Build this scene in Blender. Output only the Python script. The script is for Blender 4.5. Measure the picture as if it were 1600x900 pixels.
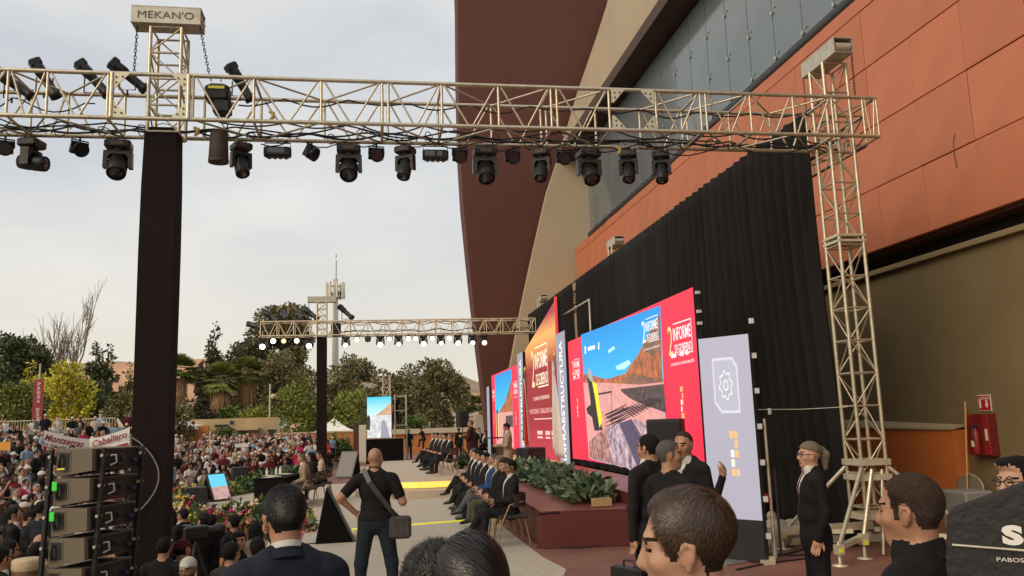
import bpy, math, random
import numpy as np
from mathutils import Matrix, Vector
random.seed(7); rng = np.random.default_rng(7)
for o in list(bpy.data.objects): bpy.data.objects.remove(o)
S = bpy.context.scene
COL = S.collection
rad = math.radians
# ---------------------------------------------------------------- camera
F = 1305.0; HC = 1.92
def cam_axes(yaw, pitch, roll):
    f = np.array([math.sin(yaw)*math.cos(pitch), math.cos(yaw)*math.cos(pitch), math.sin(pitch)])
    r0 = np.array([math.cos(yaw), -math.sin(yaw), 0.]); u0 = np.cross(r0, f)
    return np.array([math.cos(roll)*r0+math.sin(roll)*u0, -math.sin(roll)*r0+math.cos(roll)*u0, f])
CM = cam_axes(rad(9.49), rad(9.14), rad(-1.93)); CO = np.array([0, 0, HC])
cd = bpy.data.cameras.new('camera'); cam = bpy.data.objects.new('camera', cd); COL.objects.link(cam)
cam.matrix_world = Matrix(((CM[0][0], CM[1][0], -CM[2][0], 0), (CM[0][1], CM[1][1], -CM[2][1], 0), (CM[0][2], CM[1][2], -CM[2][2], HC), (0, 0, 0, 1)))
cd.sensor_width = 36; cd.lens = F/1600*36; cd.clip_start = .05; cd.clip_end = 5000
S.camera = cam
def ray(x, y): return CM.T @ np.array([(x-800)/F, (450-y)/F, 1.])
def onz(x, y, z=0.): d = ray(x, y); return CO + d*((z-HC)/d[2])
def onx(x, y, X): d = ray(x, y); return CO + d*(X/d[0])
def ony(x, y, Y): d = ray(x, y); return CO + d*(Y/d[1])
def atd(x, y, D): return CO + ray(x, y)*D
# ---------------------------------------------------------------- world and sun
W = bpy.data.worlds.new('World'); S.world = W; W.use_nodes = True
nt = W.node_tree; nt.nodes.clear()
def N(t, typ, **kw):
    n = t.nodes.new(typ)
    for k, v in kw.items():
        if k.startswith('i_'):
            key = k[2:]
            n.inputs[int(key) if key.isdigit() else key.replace('_', ' ')].default_value = v
        else: setattr(n, k, v)
    return n
SUN_EL, SUN_AZ = rad(33), rad(236)      # azimuth clockwise from +Y: behind the camera on the left
out = N(nt, 'ShaderNodeOutputWorld'); bg = N(nt, 'ShaderNodeBackground', i_Strength=0.092)
sky = N(nt, 'ShaderNodeTexSky', sky_type='NISHITA', sun_disc=False, sun_elevation=SUN_EL, sun_rotation=SUN_AZ, air_density=1.2, dust_density=2.5)
tc = N(nt, 'ShaderNodeTexCoord'); mp = N(nt, 'ShaderNodeMapping'); mp.inputs['Scale'].default_value = (1, 1, 2.6)
n1 = N(nt, 'ShaderNodeTexNoise', i_Scale=2.1, i_Detail=6.0, i_Roughness=.52)
cr = N(nt, 'ShaderNodeValToRGB')
cr.color_ramp.elements[0].position = .32; cr.color_ramp.elements[0].color = (5.0, 5.35, 5.75, 1)
cr.color_ramp.elements[1].position = .68; cr.color_ramp.elements[1].color = (7.5, 7.35, 7.1, 1)
sx = N(nt, 'ShaderNodeSeparateXYZ'); hz = N(nt, 'ShaderNodeMapRange', clamp=True); hz.inputs[1].default_value = 0; hz.inputs[2].default_value = .3; hz.inputs[3].default_value = 1; hz.inputs[4].default_value = 0
hm = N(nt, 'ShaderNodeMix', data_type='RGBA'); hm.inputs[7].default_value = (7.9, 7.1, 5.5, 1)
mx = N(nt, 'ShaderNodeMix', data_type='RGBA'); mx.inputs[0].default_value = .93
L = nt.links.new
L(tc.outputs['Generated'], mp.inputs['Vector']); L(mp.outputs[0], n1.inputs['Vector']); L(n1.outputs[0], cr.inputs[0])
L(tc.outputs['Generated'], sx.inputs[0]); L(sx.outputs[2], hz.inputs[0])
pw = N(nt, 'ShaderNodeMath', operation='POWER', i_1=1.7); L(hz.outputs[0], pw.inputs[0]); L(pw.outputs[0], hm.inputs[0])
L(cr.outputs[0], hm.inputs[6]); L(sky.outputs[0], mx.inputs[6]); L(hm.outputs[2], mx.inputs[7])
L(mx.outputs[2], bg.inputs[0]); L(bg.outputs[0], out.inputs[0])
sd = bpy.data.lights.new('sun', 'SUN'); sd.energy = 1.5; sd.angle = rad(42); sd.color = (1, .80, .56)
so = bpy.data.objects.new('sun', sd); COL.objects.link(so)
so.rotation_euler = (math.pi/2-SUN_EL, 0, -SUN_AZ+math.pi)
sdir = Vector((math.sin(SUN_AZ)*math.cos(SUN_EL), math.cos(SUN_AZ)*math.cos(SUN_EL), math.sin(SUN_EL)))
so.rotation_euler = sdir.to_track_quat('Z', 'Y').to_euler()
S.view_settings.view_transform = 'Standard'; S.view_settings.look = 'None'; S.view_settings.exposure = 0.36; S.view_settings.gamma = 1
S.render.engine = 'CYCLES'; S.render.resolution_x = 1024; S.render.resolution_y = 576
# ---------------------------------------------------------------- materials
MATS = {}
def mat(name, col=(.5, .5, .5), rough=.6, metal=0., noise=0., nscale=8., bump=0., bscale=40., emit=0., spec=.5, col2=None, coat=0., obj_tint=0., stretch=None):
    if name in MATS: return MATS[name]
    m = bpy.data.materials.new(name); m.use_nodes = True; t = m.node_tree; b = t.nodes['Principled BSDF']
    b.inputs['Roughness'].default_value = rough; b.inputs['Metallic'].default_value = metal; b.inputs['Specular IOR Level'].default_value = spec
    b.inputs['Base Color'].default_value = (*col, 1)
    if coat: b.inputs['Coat Weight'].default_value = coat
    c = None; vec = None
    if noise or bump or obj_tint:
        tcn = N(t, 'ShaderNodeTexCoord'); vec = tcn.outputs['Object']
        if stretch:
            mpn = N(t, 'ShaderNodeMapping'); mpn.inputs['Scale'].default_value = stretch; t.links.new(vec, mpn.inputs[0]); vec = mpn.outputs[0]
    if noise:
        nz = N(t, 'ShaderNodeTexNoise', i_Scale=nscale, i_Detail=7., i_Roughness=.62); t.links.new(vec, nz.inputs['Vector'])
        rp = N(t, 'ShaderNodeMapRange'); rp.inputs[1].default_value = .3; rp.inputs[2].default_value = .7; t.links.new(nz.outputs[0], rp.inputs[0])
        mi = N(t, 'ShaderNodeMix', data_type='RGBA'); c2 = col2 or tuple(x*(1-noise) for x in col)
        mi.inputs[6].default_value = (*col, 1); mi.inputs[7].default_value = (*c2, 1)
        t.links.new(rp.outputs[0], mi.inputs[0]); c = mi.outputs[2]
    if obj_tint:
        oi = N(t, 'ShaderNodeObjectInfo'); hs = N(t, 'ShaderNodeHueSaturation'); mr = N(t, 'ShaderNodeMapRange')
        mr.inputs[3].default_value = 1-obj_tint; mr.inputs[4].default_value = 1+obj_tint
        t.links.new(oi.outputs['Random'], mr.inputs[0]); t.links.new(mr.outputs[0], hs.inputs['Value'])
        if c: t.links.new(c, hs.inputs['Color'])
        else: hs.inputs['Color'].default_value = (*col, 1)
        c = hs.outputs[0]
    if c: t.links.new(c, b.inputs['Base Color'])
    if bump:
        nb = N(t, 'ShaderNodeTexNoise', i_Scale=bscale, i_Detail=4.); t.links.new(vec, nb.inputs['Vector'])
        bp = N(t, 'ShaderNodeBump', i_Strength=bump, i_Distance=.02); t.links.new(nb.outputs[0], bp.inputs['Height']); t.links.new(bp.outputs[0], b.inputs['Normal'])
    if emit:
        b.inputs['Emission Strength'].default_value = emit; b.inputs['Emission Color'].default_value = (*col, 1)
        if c: t.links.new(c, b.inputs['Emission Color'])
    MATS[name] = m
    return m
def screen_mat(name, c1, c2=None, nscale=6., emit=1.0, axis=None, lo=0, hi=1, stretch=None):
    """a lit screen: emission only, colour from a gradient along an object axis or from noise"""
    if name in MATS: return MATS[name]
    m = bpy.data.materials.new(name); m.use_nodes = True; t = m.node_tree; b = t.nodes['Principled BSDF']
    b.inputs['Base Color'].default_value = (.02, .02, .02, 1); b.inputs['Roughness'].default_value = .55
    b.inputs['Emission Strength'].default_value = emit; b.inputs['Emission Color'].default_value = (*c1, 1)
    if c2:
        tcn = N(t, 'ShaderNodeTexCoord'); mr = N(t, 'ShaderNodeMapRange'); mi = N(t, 'ShaderNodeMix', data_type='RGBA')
        mi.inputs[6].default_value = (*c1, 1); mi.inputs[7].default_value = (*c2, 1)
        if axis is None:
            mpn = N(t, 'ShaderNodeMapping'); mpn.inputs['Scale'].default_value = stretch or (1, 1, 1)
            nz = N(t, 'ShaderNodeTexNoise', i_Scale=nscale, i_Detail=8., i_Roughness=.7); t.links.new(tcn.outputs['Object'], mpn.inputs[0]); t.links.new(mpn.outputs[0], nz.inputs['Vector'])
            mr.inputs[1].default_value = .38; mr.inputs[2].default_value = .62; t.links.new(nz.outputs[0], mr.inputs[0])
        else:
            s = N(t, 'ShaderNodeSeparateXYZ'); t.links.new(tcn.outputs['Object'], s.inputs[0]); t.links.new(s.outputs[axis], mr.inputs[0])
            mr.inputs[1].default_value = lo; mr.inputs[2].default_value = hi
        t.links.new(mr.outputs[0], mi.inputs[0]); t.links.new(mi.outputs[2], b.inputs['Emission Color'])
    MATS[name] = m
    return m
# ---------------------------------------------------------------- mesh building
def basis(d, up=(0, 0, 1)):
    d = np.asarray(d, float); d = d/np.linalg.norm(d); up = np.asarray(up, float)
    if abs(d @ up) > .98: up = np.array([0, 1., 0]) if abs(d[1]) < .9 else np.array([1., 0, 0])
    x = np.cross(d, up); x /= np.linalg.norm(x); return x, np.cross(x, d), d
class MB:
    def __init__(s): s.v = []; s.f = []; s.m = []; s.sm = []
    def add(s, vs, fs, mi=0, smooth=False):
        k = len(s.v); s.v += [tuple(map(float, p)) for p in vs]
        for f in fs: s.f.append(tuple(i+k for i in f)); s.m.append(mi); s.sm.append(smooth)
        return s
    def box(s, c, size, mi=0, rz=0., axes=None, bev=0.):
        c = np.asarray(c, float); hx, hy, hzz = [q/2 for q in size]
        if axes is None: ax = np.array([[math.cos(rz), math.sin(rz), 0], [-math.sin(rz), math.cos(rz), 0], [0, 0, 1.]])
        else: ax = np.asarray(axes, float)
        if not bev:
            vs = [c+ax[0]*a*hx+ax[1]*b*hy+ax[2]*d*hzz for d in (-1, 1) for a, b in ((-1, -1), (1, -1), (1, 1), (-1, 1))]
            return s.add(vs, [(3, 2, 1, 0), (4, 5, 6, 7), (0, 1, 5, 4), (1, 2, 6, 5), (2, 3, 7, 6), (3, 0, 4, 7)], mi)
        b_ = bev; rings = []
        for zz, ins in ((-hzz, b_), (-hzz+b_, 0), (hzz-b_, 0), (hzz, b_)):
            X, Y = hx-ins, hy-ins; e = b_*.9
            rings.append([(-X+e, -Y), (X-e, -Y), (X, -Y+e), (X, Y-e), (X-e, Y), (-X+e, Y), (-X, Y-e), (-X, -Y+e)])
            rings[-1] = [c+ax[0]*p[0]+ax[1]*p[1]+ax[2]*zz for p in rings[-1]]
        vs = sum(rings, []); fs = [tuple(range(7, -1, -1)), tuple(range(24, 32))]
        for r in range(3):
            for i in range(8): fs.append((r*8+i, r*8+(i+1) % 8, r*8+8+(i+1) % 8, r*8+8+i))
        return s.add(vs, fs, mi)
    def tube(s, pts, r, n=8, mi=0, cap=True, smooth=True):
        pts = [np.asarray(p, float) for p in pts]; k = len(pts); rs = r if hasattr(r, '__len__') else [r]*k
        vs = []; fs = []; x = None
        for i in range(k):
            d = pts[min(i+1, k-1)]-pts[max(i-1, 0)]
            if x is None: x, y, d = basis(d)
            else:
                d = d/np.linalg.norm(d); x = x-d*(x @ d); x /= np.linalg.norm(x); y = np.cross(x, d)
            for j in range(n):
                a = 2*math.pi*j/n; vs.append(pts[i]+(x*math.cos(a)-y*math.sin(a))*rs[i])
        for i in range(k-1):
            for j in range(n): fs.append((i*n+j, i*n+(j+1) % n, (i+1)*n+(j+1) % n, (i+1)*n+j))
        s.add(vs, fs, mi, smooth)
        if cap: s.add(vs[:n], [tuple(range(n-1, -1, -1))], mi); s.add(vs[-n:], [tuple(range(n))], mi)
        return s
    def lathe(s, c, prof, n=16, mi=0, axis=(0, 0, 1), smooth=True, cap=True):
        x, y, d = basis(axis); c = np.asarray(c, float); vs = []; fs = []; k = len(prof)
        for r, h in prof:
            for j in range(n):
                a = 2*math.pi*j/n; vs.append(c+d*h+(x*math.cos(a)-y*math.sin(a))*r)
        for i in range(k-1):
            for j in range(n): fs.append((i*n+j, i*n+(j+1) % n, (i+1)*n+(j+1) % n, (i+1)*n+j))
        s.add(vs, fs, mi, smooth)
        if cap: s.add(vs[:n], [tuple(range(n-1, -1, -1))], mi); s.add(vs[-n:], [tuple(range(n))], mi)
        return s
    def prism(s, poly, ext, mi=0):
        """poly: planar 3-D outline; ext: extrusion vector"""
        n = len(poly); e = np.asarray(ext, float); A = [np.asarray(p, float) for p in poly]
        nrm = sum(np.cross(A[i], A[(i+1) % n]) for i in range(n))
        if nrm @ e > 0: A = A[::-1]
        vs = A+[p+e for p in A]
        fs = [tuple(range(n)), tuple(range(2*n-1, n-1, -1))]+[((i+1) % n, i, n+i, n+(i+1) % n) for i in range(n)]
        return s.add(vs, fs, mi)
    def poly(s, pts, mi=0): return s.add(pts, [tuple(range(len(pts)))], mi)
    def mesh(s, name, mats):
        me = bpy.data.meshes.new(name); me.from_pydata(s.v, [], s.f)
        for m in (mats if isinstance(mats, (list, tuple)) else [mats]): me.materials.append(m)
        me.polygons.foreach_set('material_index', s.m); me.polygons.foreach_set('use_smooth', s.sm); me.update()
        return me
    def build(s, name, mats, parent=None, **kw): return link(name, s.mesh(name, mats), parent, **kw)
def wmat(o):
    m = o.matrix_basis.copy()
    return wmat(o.parent) @ o.matrix_parent_inverse @ m if o.parent else m
def link(name, me, parent=None, loc=None, label=None, cat=None, group=None, kind=None, rz=None):
    o = bpy.data.objects.new(name, me); COL.objects.link(o)
    if parent is not None: o.parent = parent; o.matrix_parent_inverse = wmat(parent).inverted()
    if loc is not None: o.location = [float(q) for q in loc]
    if rz is not None: o.rotation_euler = (0, 0, rz)
    return tag(o, label, cat, group, kind)
def tag(o, label=None, cat=None, group=None, kind=None):
    for k, v in (('label', label), ('category', cat), ('group', group), ('kind', kind)):
        if v: o[k] = v
    return o
def thing(name, label, cat, loc=(0, 0, 0), rz=0, group=None): return link(name, None, None, loc, label, cat, group, rz=rz)
def copy_tree(o, parent=None):
    c = o.copy(); COL.objects.link(c)
    if parent is not None: c.parent = parent; c.matrix_parent_inverse = o.matrix_parent_inverse
    for ch in o.children: copy_tree(ch, c)
    return c
def fast_mesh(name, v, faces, mats, midx=None, smooth=True):
    """v (n,3); faces (m,4) or (m,3) int arrays"""
    me = bpy.data.meshes.new(name); m, k = faces.shape
    me.vertices.add(len(v)); me.vertices.foreach_set('co', np.ascontiguousarray(v, np.float32).ravel())
    me.loops.add(m*k); me.loops.foreach_set('vertex_index', np.ascontiguousarray(faces, np.int32).ravel())
    me.polygons.add(m); me.polygons.foreach_set('loop_start', np.arange(0, m*k, k, dtype=np.int32)); me.polygons.foreach_set('loop_total', np.full(m, k, np.int32))
    for mm in (mats if isinstance(mats, (list, tuple)) else [mats]): me.materials.append(mm)
    if midx is not None: me.polygons.foreach_set('material_index', midx.astype(np.int32))
    me.polygons.foreach_set('use_smooth', np.full(m, smooth)); me.update(calc_edges=True); me.validate()
    return me
FONTS = {}
def text_mesh(txt, width, height, depth=.0, bold=0., spacing=1., shear=0.):
    """lettering as mesh data in the XY plane, centred, fitted to width x height (m)"""
    cu = bpy.data.curves.new('lettering', 'FONT'); cu.body = txt; cu.align_x = 'CENTER'; cu.align_y = 'CENTER'; cu.space_character = spacing; cu.offset = bold; cu.shear = shear; cu.resolution_u = 3
    o = bpy.data.objects.new('lettering_source', cu); COL.objects.link(o)
    bpy.context.view_layer.update()
    me = bpy.data.meshes.new_from_object(o.evaluated_get(bpy.context.evaluated_depsgraph_get()))
    bpy.data.objects.remove(o); bpy.data.curves.remove(cu)
    n = len(me.vertices); co = np.empty(n*3, np.float32); me.vertices.foreach_get('co', co); co = co.reshape(-1, 3)
    lo, hi = co.min(0), co.max(0); c = (lo+hi)/2; co -= c
    co[:, 0] *= width/(hi[0]-lo[0]); co[:, 1] *= height/(hi[1]-lo[1])
    me.vertices.foreach_set('co', co.ravel()); me.materials.clear(); me.update()
    return me
def text(name, txt, center, xax, yax, width, height, m, parent, off=.004, **kw):
    me = text_mesh(txt, width, height, **kw); me.name = name; me.materials.append(m)
    o = bpy.data.objects.new(name, me); COL.objects.link(o); o.parent = parent
    xa, ya = np.asarray(xax, float), np.asarray(yax, float); xa = xa/np.linalg.norm(xa); ya = ya/np.linalg.norm(ya); nn = np.cross(xa, ya); c = np.asarray(center, float)+nn*off
    o.matrix_basis = Matrix(((xa[0], ya[0], nn[0], c[0]), (xa[1], ya[1], nn[1], c[1]), (xa[2], ya[2], nn[2], c[2]), (0, 0, 0, 1)))
    if parent is not None: o.matrix_parent_inverse = wmat(parent).inverted()
    return o
# ================================================================ SETTING
M_conc = mat('red_concrete', (.25, .105, .075), .75, noise=.4, nscale=.8, bump=.25, bscale=60)
M_concfar = mat('brick_paving', (.27, .12, .09), .8, noise=.3, nscale=.5)
M_carpet = mat('grey_carpet', (.56, .50, .41), .95, noise=.30, nscale=14., bump=.6, bscale=120, spec=.1)
M_carpet2 = mat('pale_carpet', (.56, .48, .38), .95, noise=.2, nscale=30., bump=.4, bscale=200, spec=.1)
M_soil = mat('dry_ground', (.22, .17, .11), .95, noise=.4, nscale=.25)
M_black = mat('black_cloth', (.008, .0075, .0075), .92, noise=.4, nscale=9, spec=.12)
def smooth(a, b, x): t = np.clip((x-a)/(b-a), 0, 1); return t*t*(3-2*t)
def ground_z(X, Y):
    X = np.asarray(X, float); Y = np.asarray(Y, float); Yc = np.maximum(Y, 1)
    left = np.interp(Y, [0, 8, 12, 18, 21, 33, 45, 60, 90], [-1.1, -1.1, -.68, -.62, -.5, .2, .9, 1.0, .6])
    right = np.interp(Y, [0, 25, 33, 52, 64, 90], [-1.15, -1.15, -.95, .0, .3, .2])
    t = smooth(-.33, -.20, X/Yc); z = left*(1-t)+right*t
    pl = smooth(-4.2, -1.5, X-np.interp(Y, [0, 30, 60, 90], [0.5, -1, 0, -6]))      # under the plaza slab
    return z*(1-pl)+np.minimum(z, -.35)*pl
def axis(core, far):
    a = list(core); s = core[-1]-core[-2]
    while a[-1] < far: s *= 1.45; a.append(a[-1]+s)
    a = a[::-1]; s = core[1]-core[0]
    while a[-1] > -far: s *= 1.45; a.append(a[-1]-s)
    return np.array(a[::-1])
gx = axis(np.arange(-30, 16, 1.), 2500); gy = axis(np.arange(-4, 92, 1.), 2500)
GX, GY = np.meshgrid(gx, gy); GZ = ground_z(GX, GY)
idx = np.arange(GX.size).reshape(GX.shape)
fc = np.stack([idx[:-1, :-1], idx[:-1, 1:], idx[1:, 1:], idx[1:, :-1]], -1).reshape(-1, 4)
link('ground', fast_mesh('ground', np.stack([GX, GY, GZ], -1).reshape(-1, 3), fc, M_soil), kind='structure')
EDGE = [(-1.3, -6), (-1.3, 12.6), (-1.45, 16.6), (-2.05, 18.4), (-3.2, 19.2), (-4.3, 20.3), (-5.0, 22.0), (-5.2, 24.0), (-4.95, 25.9), (-4.3, 27.6), (-3.75, 29.6), (-3.45, 33.2), (-2.6, 36.5), (-1.9, 39.5), (-1.6, 46), (-2.2, 60), (-6, 76)]
b = MB(); b.prism([(x, y, -1.3) for x, y in EDGE]+[(24, 76, -1.3), (24, -6, -1.3)], (0, 0, 1.3)); b.build('plaza', M_conc, kind='structure')
# carpets, a few millimetres proud of the plaza
def sheet(name, poly, z, m, th=.006):
    b = MB(); b.prism([(x, y, z-th) for x, y in poly], (0, 0, th)); return b.build(name, m, kind='structure')
inner = [(x+.12, y) for x, y in EDGE[2:11]]
sheet('stage_carpet', [(-1.15, 3.0), (-1.15, 12.6)]+inner+[(-3.2, 30.5), (2.3, 30.5), (2.35, 12.2), (2.45, 11.1), (1.3, 7.4), (.9, 3.0)], .006, M_carpet)
sheet('far_paving', [(-1.6, 46), (14, 46), (14, 75), (-4, 75)], .008, M_concfar)
sheet('paving_band', [(-1.3, 40.0), (12, 40.0), (12, 43.0), (-1.4, 43.0)], .008, mat('pale_paving', (.34, .27, .22), .8, noise=.2, nscale=2))
# stepped platform in the middle distance with lit yellow risers
M_yel = mat('yellow_light_strip', (.95, .66, .12), .6, emit=.5)
M_step = mat('step_board', (.50, .40, .29), .7, noise=.15, nscale=3)
st = thing('stepped_platform', 'low beige stepped platform with yellow lit edge behind the seated row', 'platform', (1.2, 26, 0))
def rounded(x0, x1, y0, y1, r): return [(x0+r-r*math.cos(a), y0+r-r*math.sin(a)) for a in [i*math.pi/12 for i in range(7)]]+[(x1, y0), (x1, y1), (x0, y1)]
for nm, (x0, y0, r), z0, z1, m in (('lower_step', (-.6, 22.9, 2.0), 0.008, .20, M_step), ('upper_step', (-.2, 23.5, 1.8), .20, .40, M_step)):
    b = MB(); b.prism([(x, y, z0) for x, y in rounded(x0, 3.05, y0, 38.5, r)], (0, 0, z1-z0)); b.build(nm, m, st)
b = MB(); ro = rounded(-.2, 3.05, 23.5, 38.5, 1.8)[:8]; ro = [(x-.012*(1 if i < 4 else .3), y-.012) for i, (x, y) in enumerate(ro)]
for p, q in zip(ro[:-1], ro[1:]): b.prism([(p[0], p[1], .235), (q[0], q[1], .235), (q[0], q[1], .395), (p[0], p[1], .395)], (.008, .008, 0))
b.build('light_strip', M_yel, st)
b = MB(); b.prism([(.3, 25.4, .4), (2.9, 25.4, .4), (2.9, 38.3, .4), (.3, 38.3, .4)], (0, 0, .006)); b.build('carpet_top', M_carpet2, st)
b = MB(); p, q = onz(545, 829), onz(768, 811); d = (q-p)/np.linalg.norm(q-p); n_ = np.array([-d[1], d[0], 0])*.045
b.prism([p-n_+(0, 0, .006), q-n_+(0, 0, .006), q+n_+(0, 0, .006), p+n_+(0, 0, .006)], (0, 0, .02)); b.build('floor_light_strip', mat('yellow_floor_tape', (.72, .70, .03), .5, emit=.35), label='thin yellow lit strip lying across the grey carpet', cat='light strip')
# red presentation stage, two levels
M_stage = mat('maroon_stage_board', (.13, .026, .021), .42, noise=.25, nscale=2.5, bump=.05)
M_staget = mat('maroon_stage_top', (.24, .075, .055), .33, noise=.3, nscale=2.0, bump=.04, bscale=20)
c0 = onz(848, 859)
ps = thing('maroon_stage', 'low maroon stage of two levels in front of the lit screens', 'stage', (c0[0], c0[1], 0))
E2 = .56
low = [(2.5, 12.95), (4.05, 12.75), (5.0, 13.4), (5.0, 32), (4.2, 32), (4.1, 22.4), (3.1, 22.3), (2.62, 18)]
b = MB(); b.prism([(x, y, .008) for x, y in low], (0, 0, E2-.025)); b.build('skirt', M_stage, ps)
b = MB(); b.prism([(x+(.0 if x > 3 else -.012), y-(.012 if y < 14 else 0), E2-.015) for x, y in low], (0, 0, .02)); b.build('deck', M_staget, ps)
b = MB(); b.prism([(3.95, 12.5, .008), (5.02, 12.3, .008), (5.14, 22.6, .008), (4.25, 22.6, .008), (3.98, 16, .008)], (0, 0, .74)); b.build('upper_skirt', M_stage, ps)
b = MB(); b.prism([(3.94, 12.49, .75), (5.02, 12.29, .75), (5.14, 22.61, .75), (4.24, 22.61, .75), (3.97, 16, .75)], (0, 0, .02)); b.build('upper_deck', M_staget, ps)
M_cream = mat('cream_riser', (.62, .50, .20), .7)
b = MB(); b.box((4.35, 26.0, .69), (1.5, 6.5, .22)); b.build('cream_riser', M_cream, ps)
b = MB(); b.box((3.62, 25.2, .1), (1.05, 5.2, .2)); b.build('side_step', M_step, ps)
# hills far behind
def ridge(name, m, D, pts, depth=160, n=90):
    xs = np.linspace(pts[0][0], pts[-1][0], n); ys = np.interp(xs, [p[0] for p in pts], [p[1] for p in pts])
    V = []; rows = 9
    nz_ = np.cumsum(rng.normal(0, .5, n)); nz_ -= np.linspace(nz_[0], nz_[-1], n)
    for k in range(rows):
        t = k/(rows-1)
        for i in range(n):
            top = atd(xs[i], ys[i]+nz_[i]*.25, D); base = np.array([top[0]*(1-.32*(1-t)), top[1]*(1-.32*(1-t)), 0])
            V.append((base[0], base[1], -3+(top[2]+3)*(t**1.25)*(1+.10*math.sin(i*.9+k*2)*(1-t))))
    id_ = np.arange(rows*n).reshape(rows, n); f_ = np.stack([id_[:-1, :-1], id_[:-1, 1:], id_[1:, 1:], id_[1:, :-1]], -1).reshape(-1, 4)
    return link(name, fast_mesh(name, np.array(V), f_, m, smooth=False), kind='structure')
ridge('hills', mat('dry_hill', (.40, .27, .18), .95, noise=.5, nscale=.05, col2=(.22, .19, .11)), 620, [(-700, 600), (-100, 590), (60, 575), (170, 565), (260, 570), (420, 572), (520, 585), (640, 590), (690, 583), (716, 580), (745, 600), (790, 605), (1000, 615), (1500, 640)])
ridge('hill_terrace', mat('bare_earth', (.58, .33, .19), .95, noise=.3, nscale=.04), 560, [(-100, 640), (150, 585), (170, 567), (215, 566), (330, 560), (380, 572), (450, 610), (620, 640), (690, 622), (715, 612), (800, 618), (900, 650)])
# ================================================================ BUILDING on the right
XW = 9.7
bd = thing('arena_building', 'tall arena with orange panel wall, strip glazing and dark red curved fin', 'building', (XW, 20, 0))
M_or = mat('orange_panel', (.56, .18, .085), .55, noise=.16, nscale=.9, bump=.05, bscale=6, obj_tint=.06)
M_joint = mat('panel_joint', (.09, .035, .025), .8)
M_olive = mat('olive_render', (.205, .150, .068), .8, noise=.2, nscale=.7, bump=.1, bscale=50)
M_beige = mat('beige_render', (.47, .38, .26), .8, noise=.12, nscale=.5, bump=.05, bscale=30)
M_maroon = mat('dark_red_render', (.105, .031, .019), .75, noise=.15, nscale=.4)
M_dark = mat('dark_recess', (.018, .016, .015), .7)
M_glass = mat('grey_glazing', (.17, .21, .22), .10, spec=.8, noise=.25, nscale=.25)
M_frame = mat('dark_frame', (.03, .03, .03), .45)
b = MB(); b.box((XW+.85, 17.0, 7.6), (1.5, 44, 5.3)); b.build('wall_backing', M_joint, bd)
zr = [5.0, 6.21, 7.43, 8.65, 9.86, 10.22]; YE = 38.9
ycols = [11.70+1.355*k for k in range(-4, 21)]
pm = {}
for r in range(5):
    hgt = zr[r+1]-zr[r]; me = MB().box((0, 0, 0), (.16, 1.34, hgt-.016), bev=.008).mesh('wall_panel', M_or)
    for y in ycols:
        if y+1.355 > YE: continue
        dx = random.uniform(-.006, .006); link('wall_panel', me, bd, (XW+.08+dx, y+.6775, (zr[r]+zr[r+1])/2))
# olive base wall, ledge and dark recess between
b = MB(); b.prism([(XW+.1, -4, -.2), (XW+.1, YE, -.2), (XW+1.5, YE, -.2), (XW+1.5, -4, -.2)], (0, 0, 4.78)); b.build('base_wall', M_olive, bd)
b = MB(); b.box((XW+.16, 17.4, 4.59), (.32, 43, .10), bev=.01); b.build('ledge', mat('olive_ledge', (.26, .20, .10), .8, noise=.2, nscale=2), bd)
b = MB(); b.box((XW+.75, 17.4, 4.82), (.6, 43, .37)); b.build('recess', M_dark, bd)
# plinth: pale sloping coping over a bright orange dado
cop = [onx(x, y, XW-.15) for x, y in ((1385, 640), (1400, 655), (1440, 662), (1516, 668))]
b = MB(); b.prism([(XW-.15, 12.85, -.05), (XW-.15, 24, -.05), (XW-.15, 24, 1.62), (XW-.15, 12.85, 1.55)], (.24, 0, 0)); b.build('dado', mat('bright_orange_render', (.62, .17, .035), .7, noise=.15, nscale=1.5), bd)
b = MB(); b.prism([(XW-.18, 12.83, 1.55), (XW-.18, 24, 1.62), (XW+.09, 24, 1.95), (XW+.09, 12.83, 1.60)], (0, 0, .03)); b.build('coping', mat('dado_coping', (.36, .28, .16), .8), bd)
# strip glazing: each pane its own part
GB, GT = 10.30, 14.6
b = MB(); b.box((XW+1.0, 17.2, 12.5), (1.2, 38.4, 4.9)); b.build('glazing_core', mat('glazing_core', (.04, .05, .05), .5), bd)
gm = MB().box((0, 0, 0), (.05, 1.33, GT-GB-.02)).mesh('pane', M_glass)
gsp = MB()
k = 0; y = 36.0
while y > -1:
    o = link('pane', gm, bd, (XW+.3, y-.675, (GB+GT)/2)); o.rotation_euler = (0, 0, random.uniform(-.004, .004))
    if k % 1 == 0:
        for zz in (GB+.4, GB+1.6, GB+2.9):
            gsp.lathe((XW+.262, y-.02, zz), [(.05, 0), (.05, .035)], 8, axis=(-1, 0, 0)); gsp.lathe((XW+.262, y-.15, zz+.1), [(.03, 0), (.03, .03)], 8, axis=(-1, 0, 0))
    y -= 1.355; k += 1
sp = gsp.build('glazing_fixing', mat('steel_fixing', (.55, .55, .53), .35, metal=.8), bd); sp['kind'] = 'stuff'
b = MB(); b.tube([(XW+.12, 36.25, GB-.02), (XW+.12, -1.5, GB-.02)], .17, 10); b.build('gutter_pipe', M_frame, bd)
b = MB(); b.box((XW+.2, 36.2, 12.4), (.35, .3, 4.4)); b.build('glazing_end', mat('end_trim', (.30, .27, .22), .6), bd)
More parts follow.
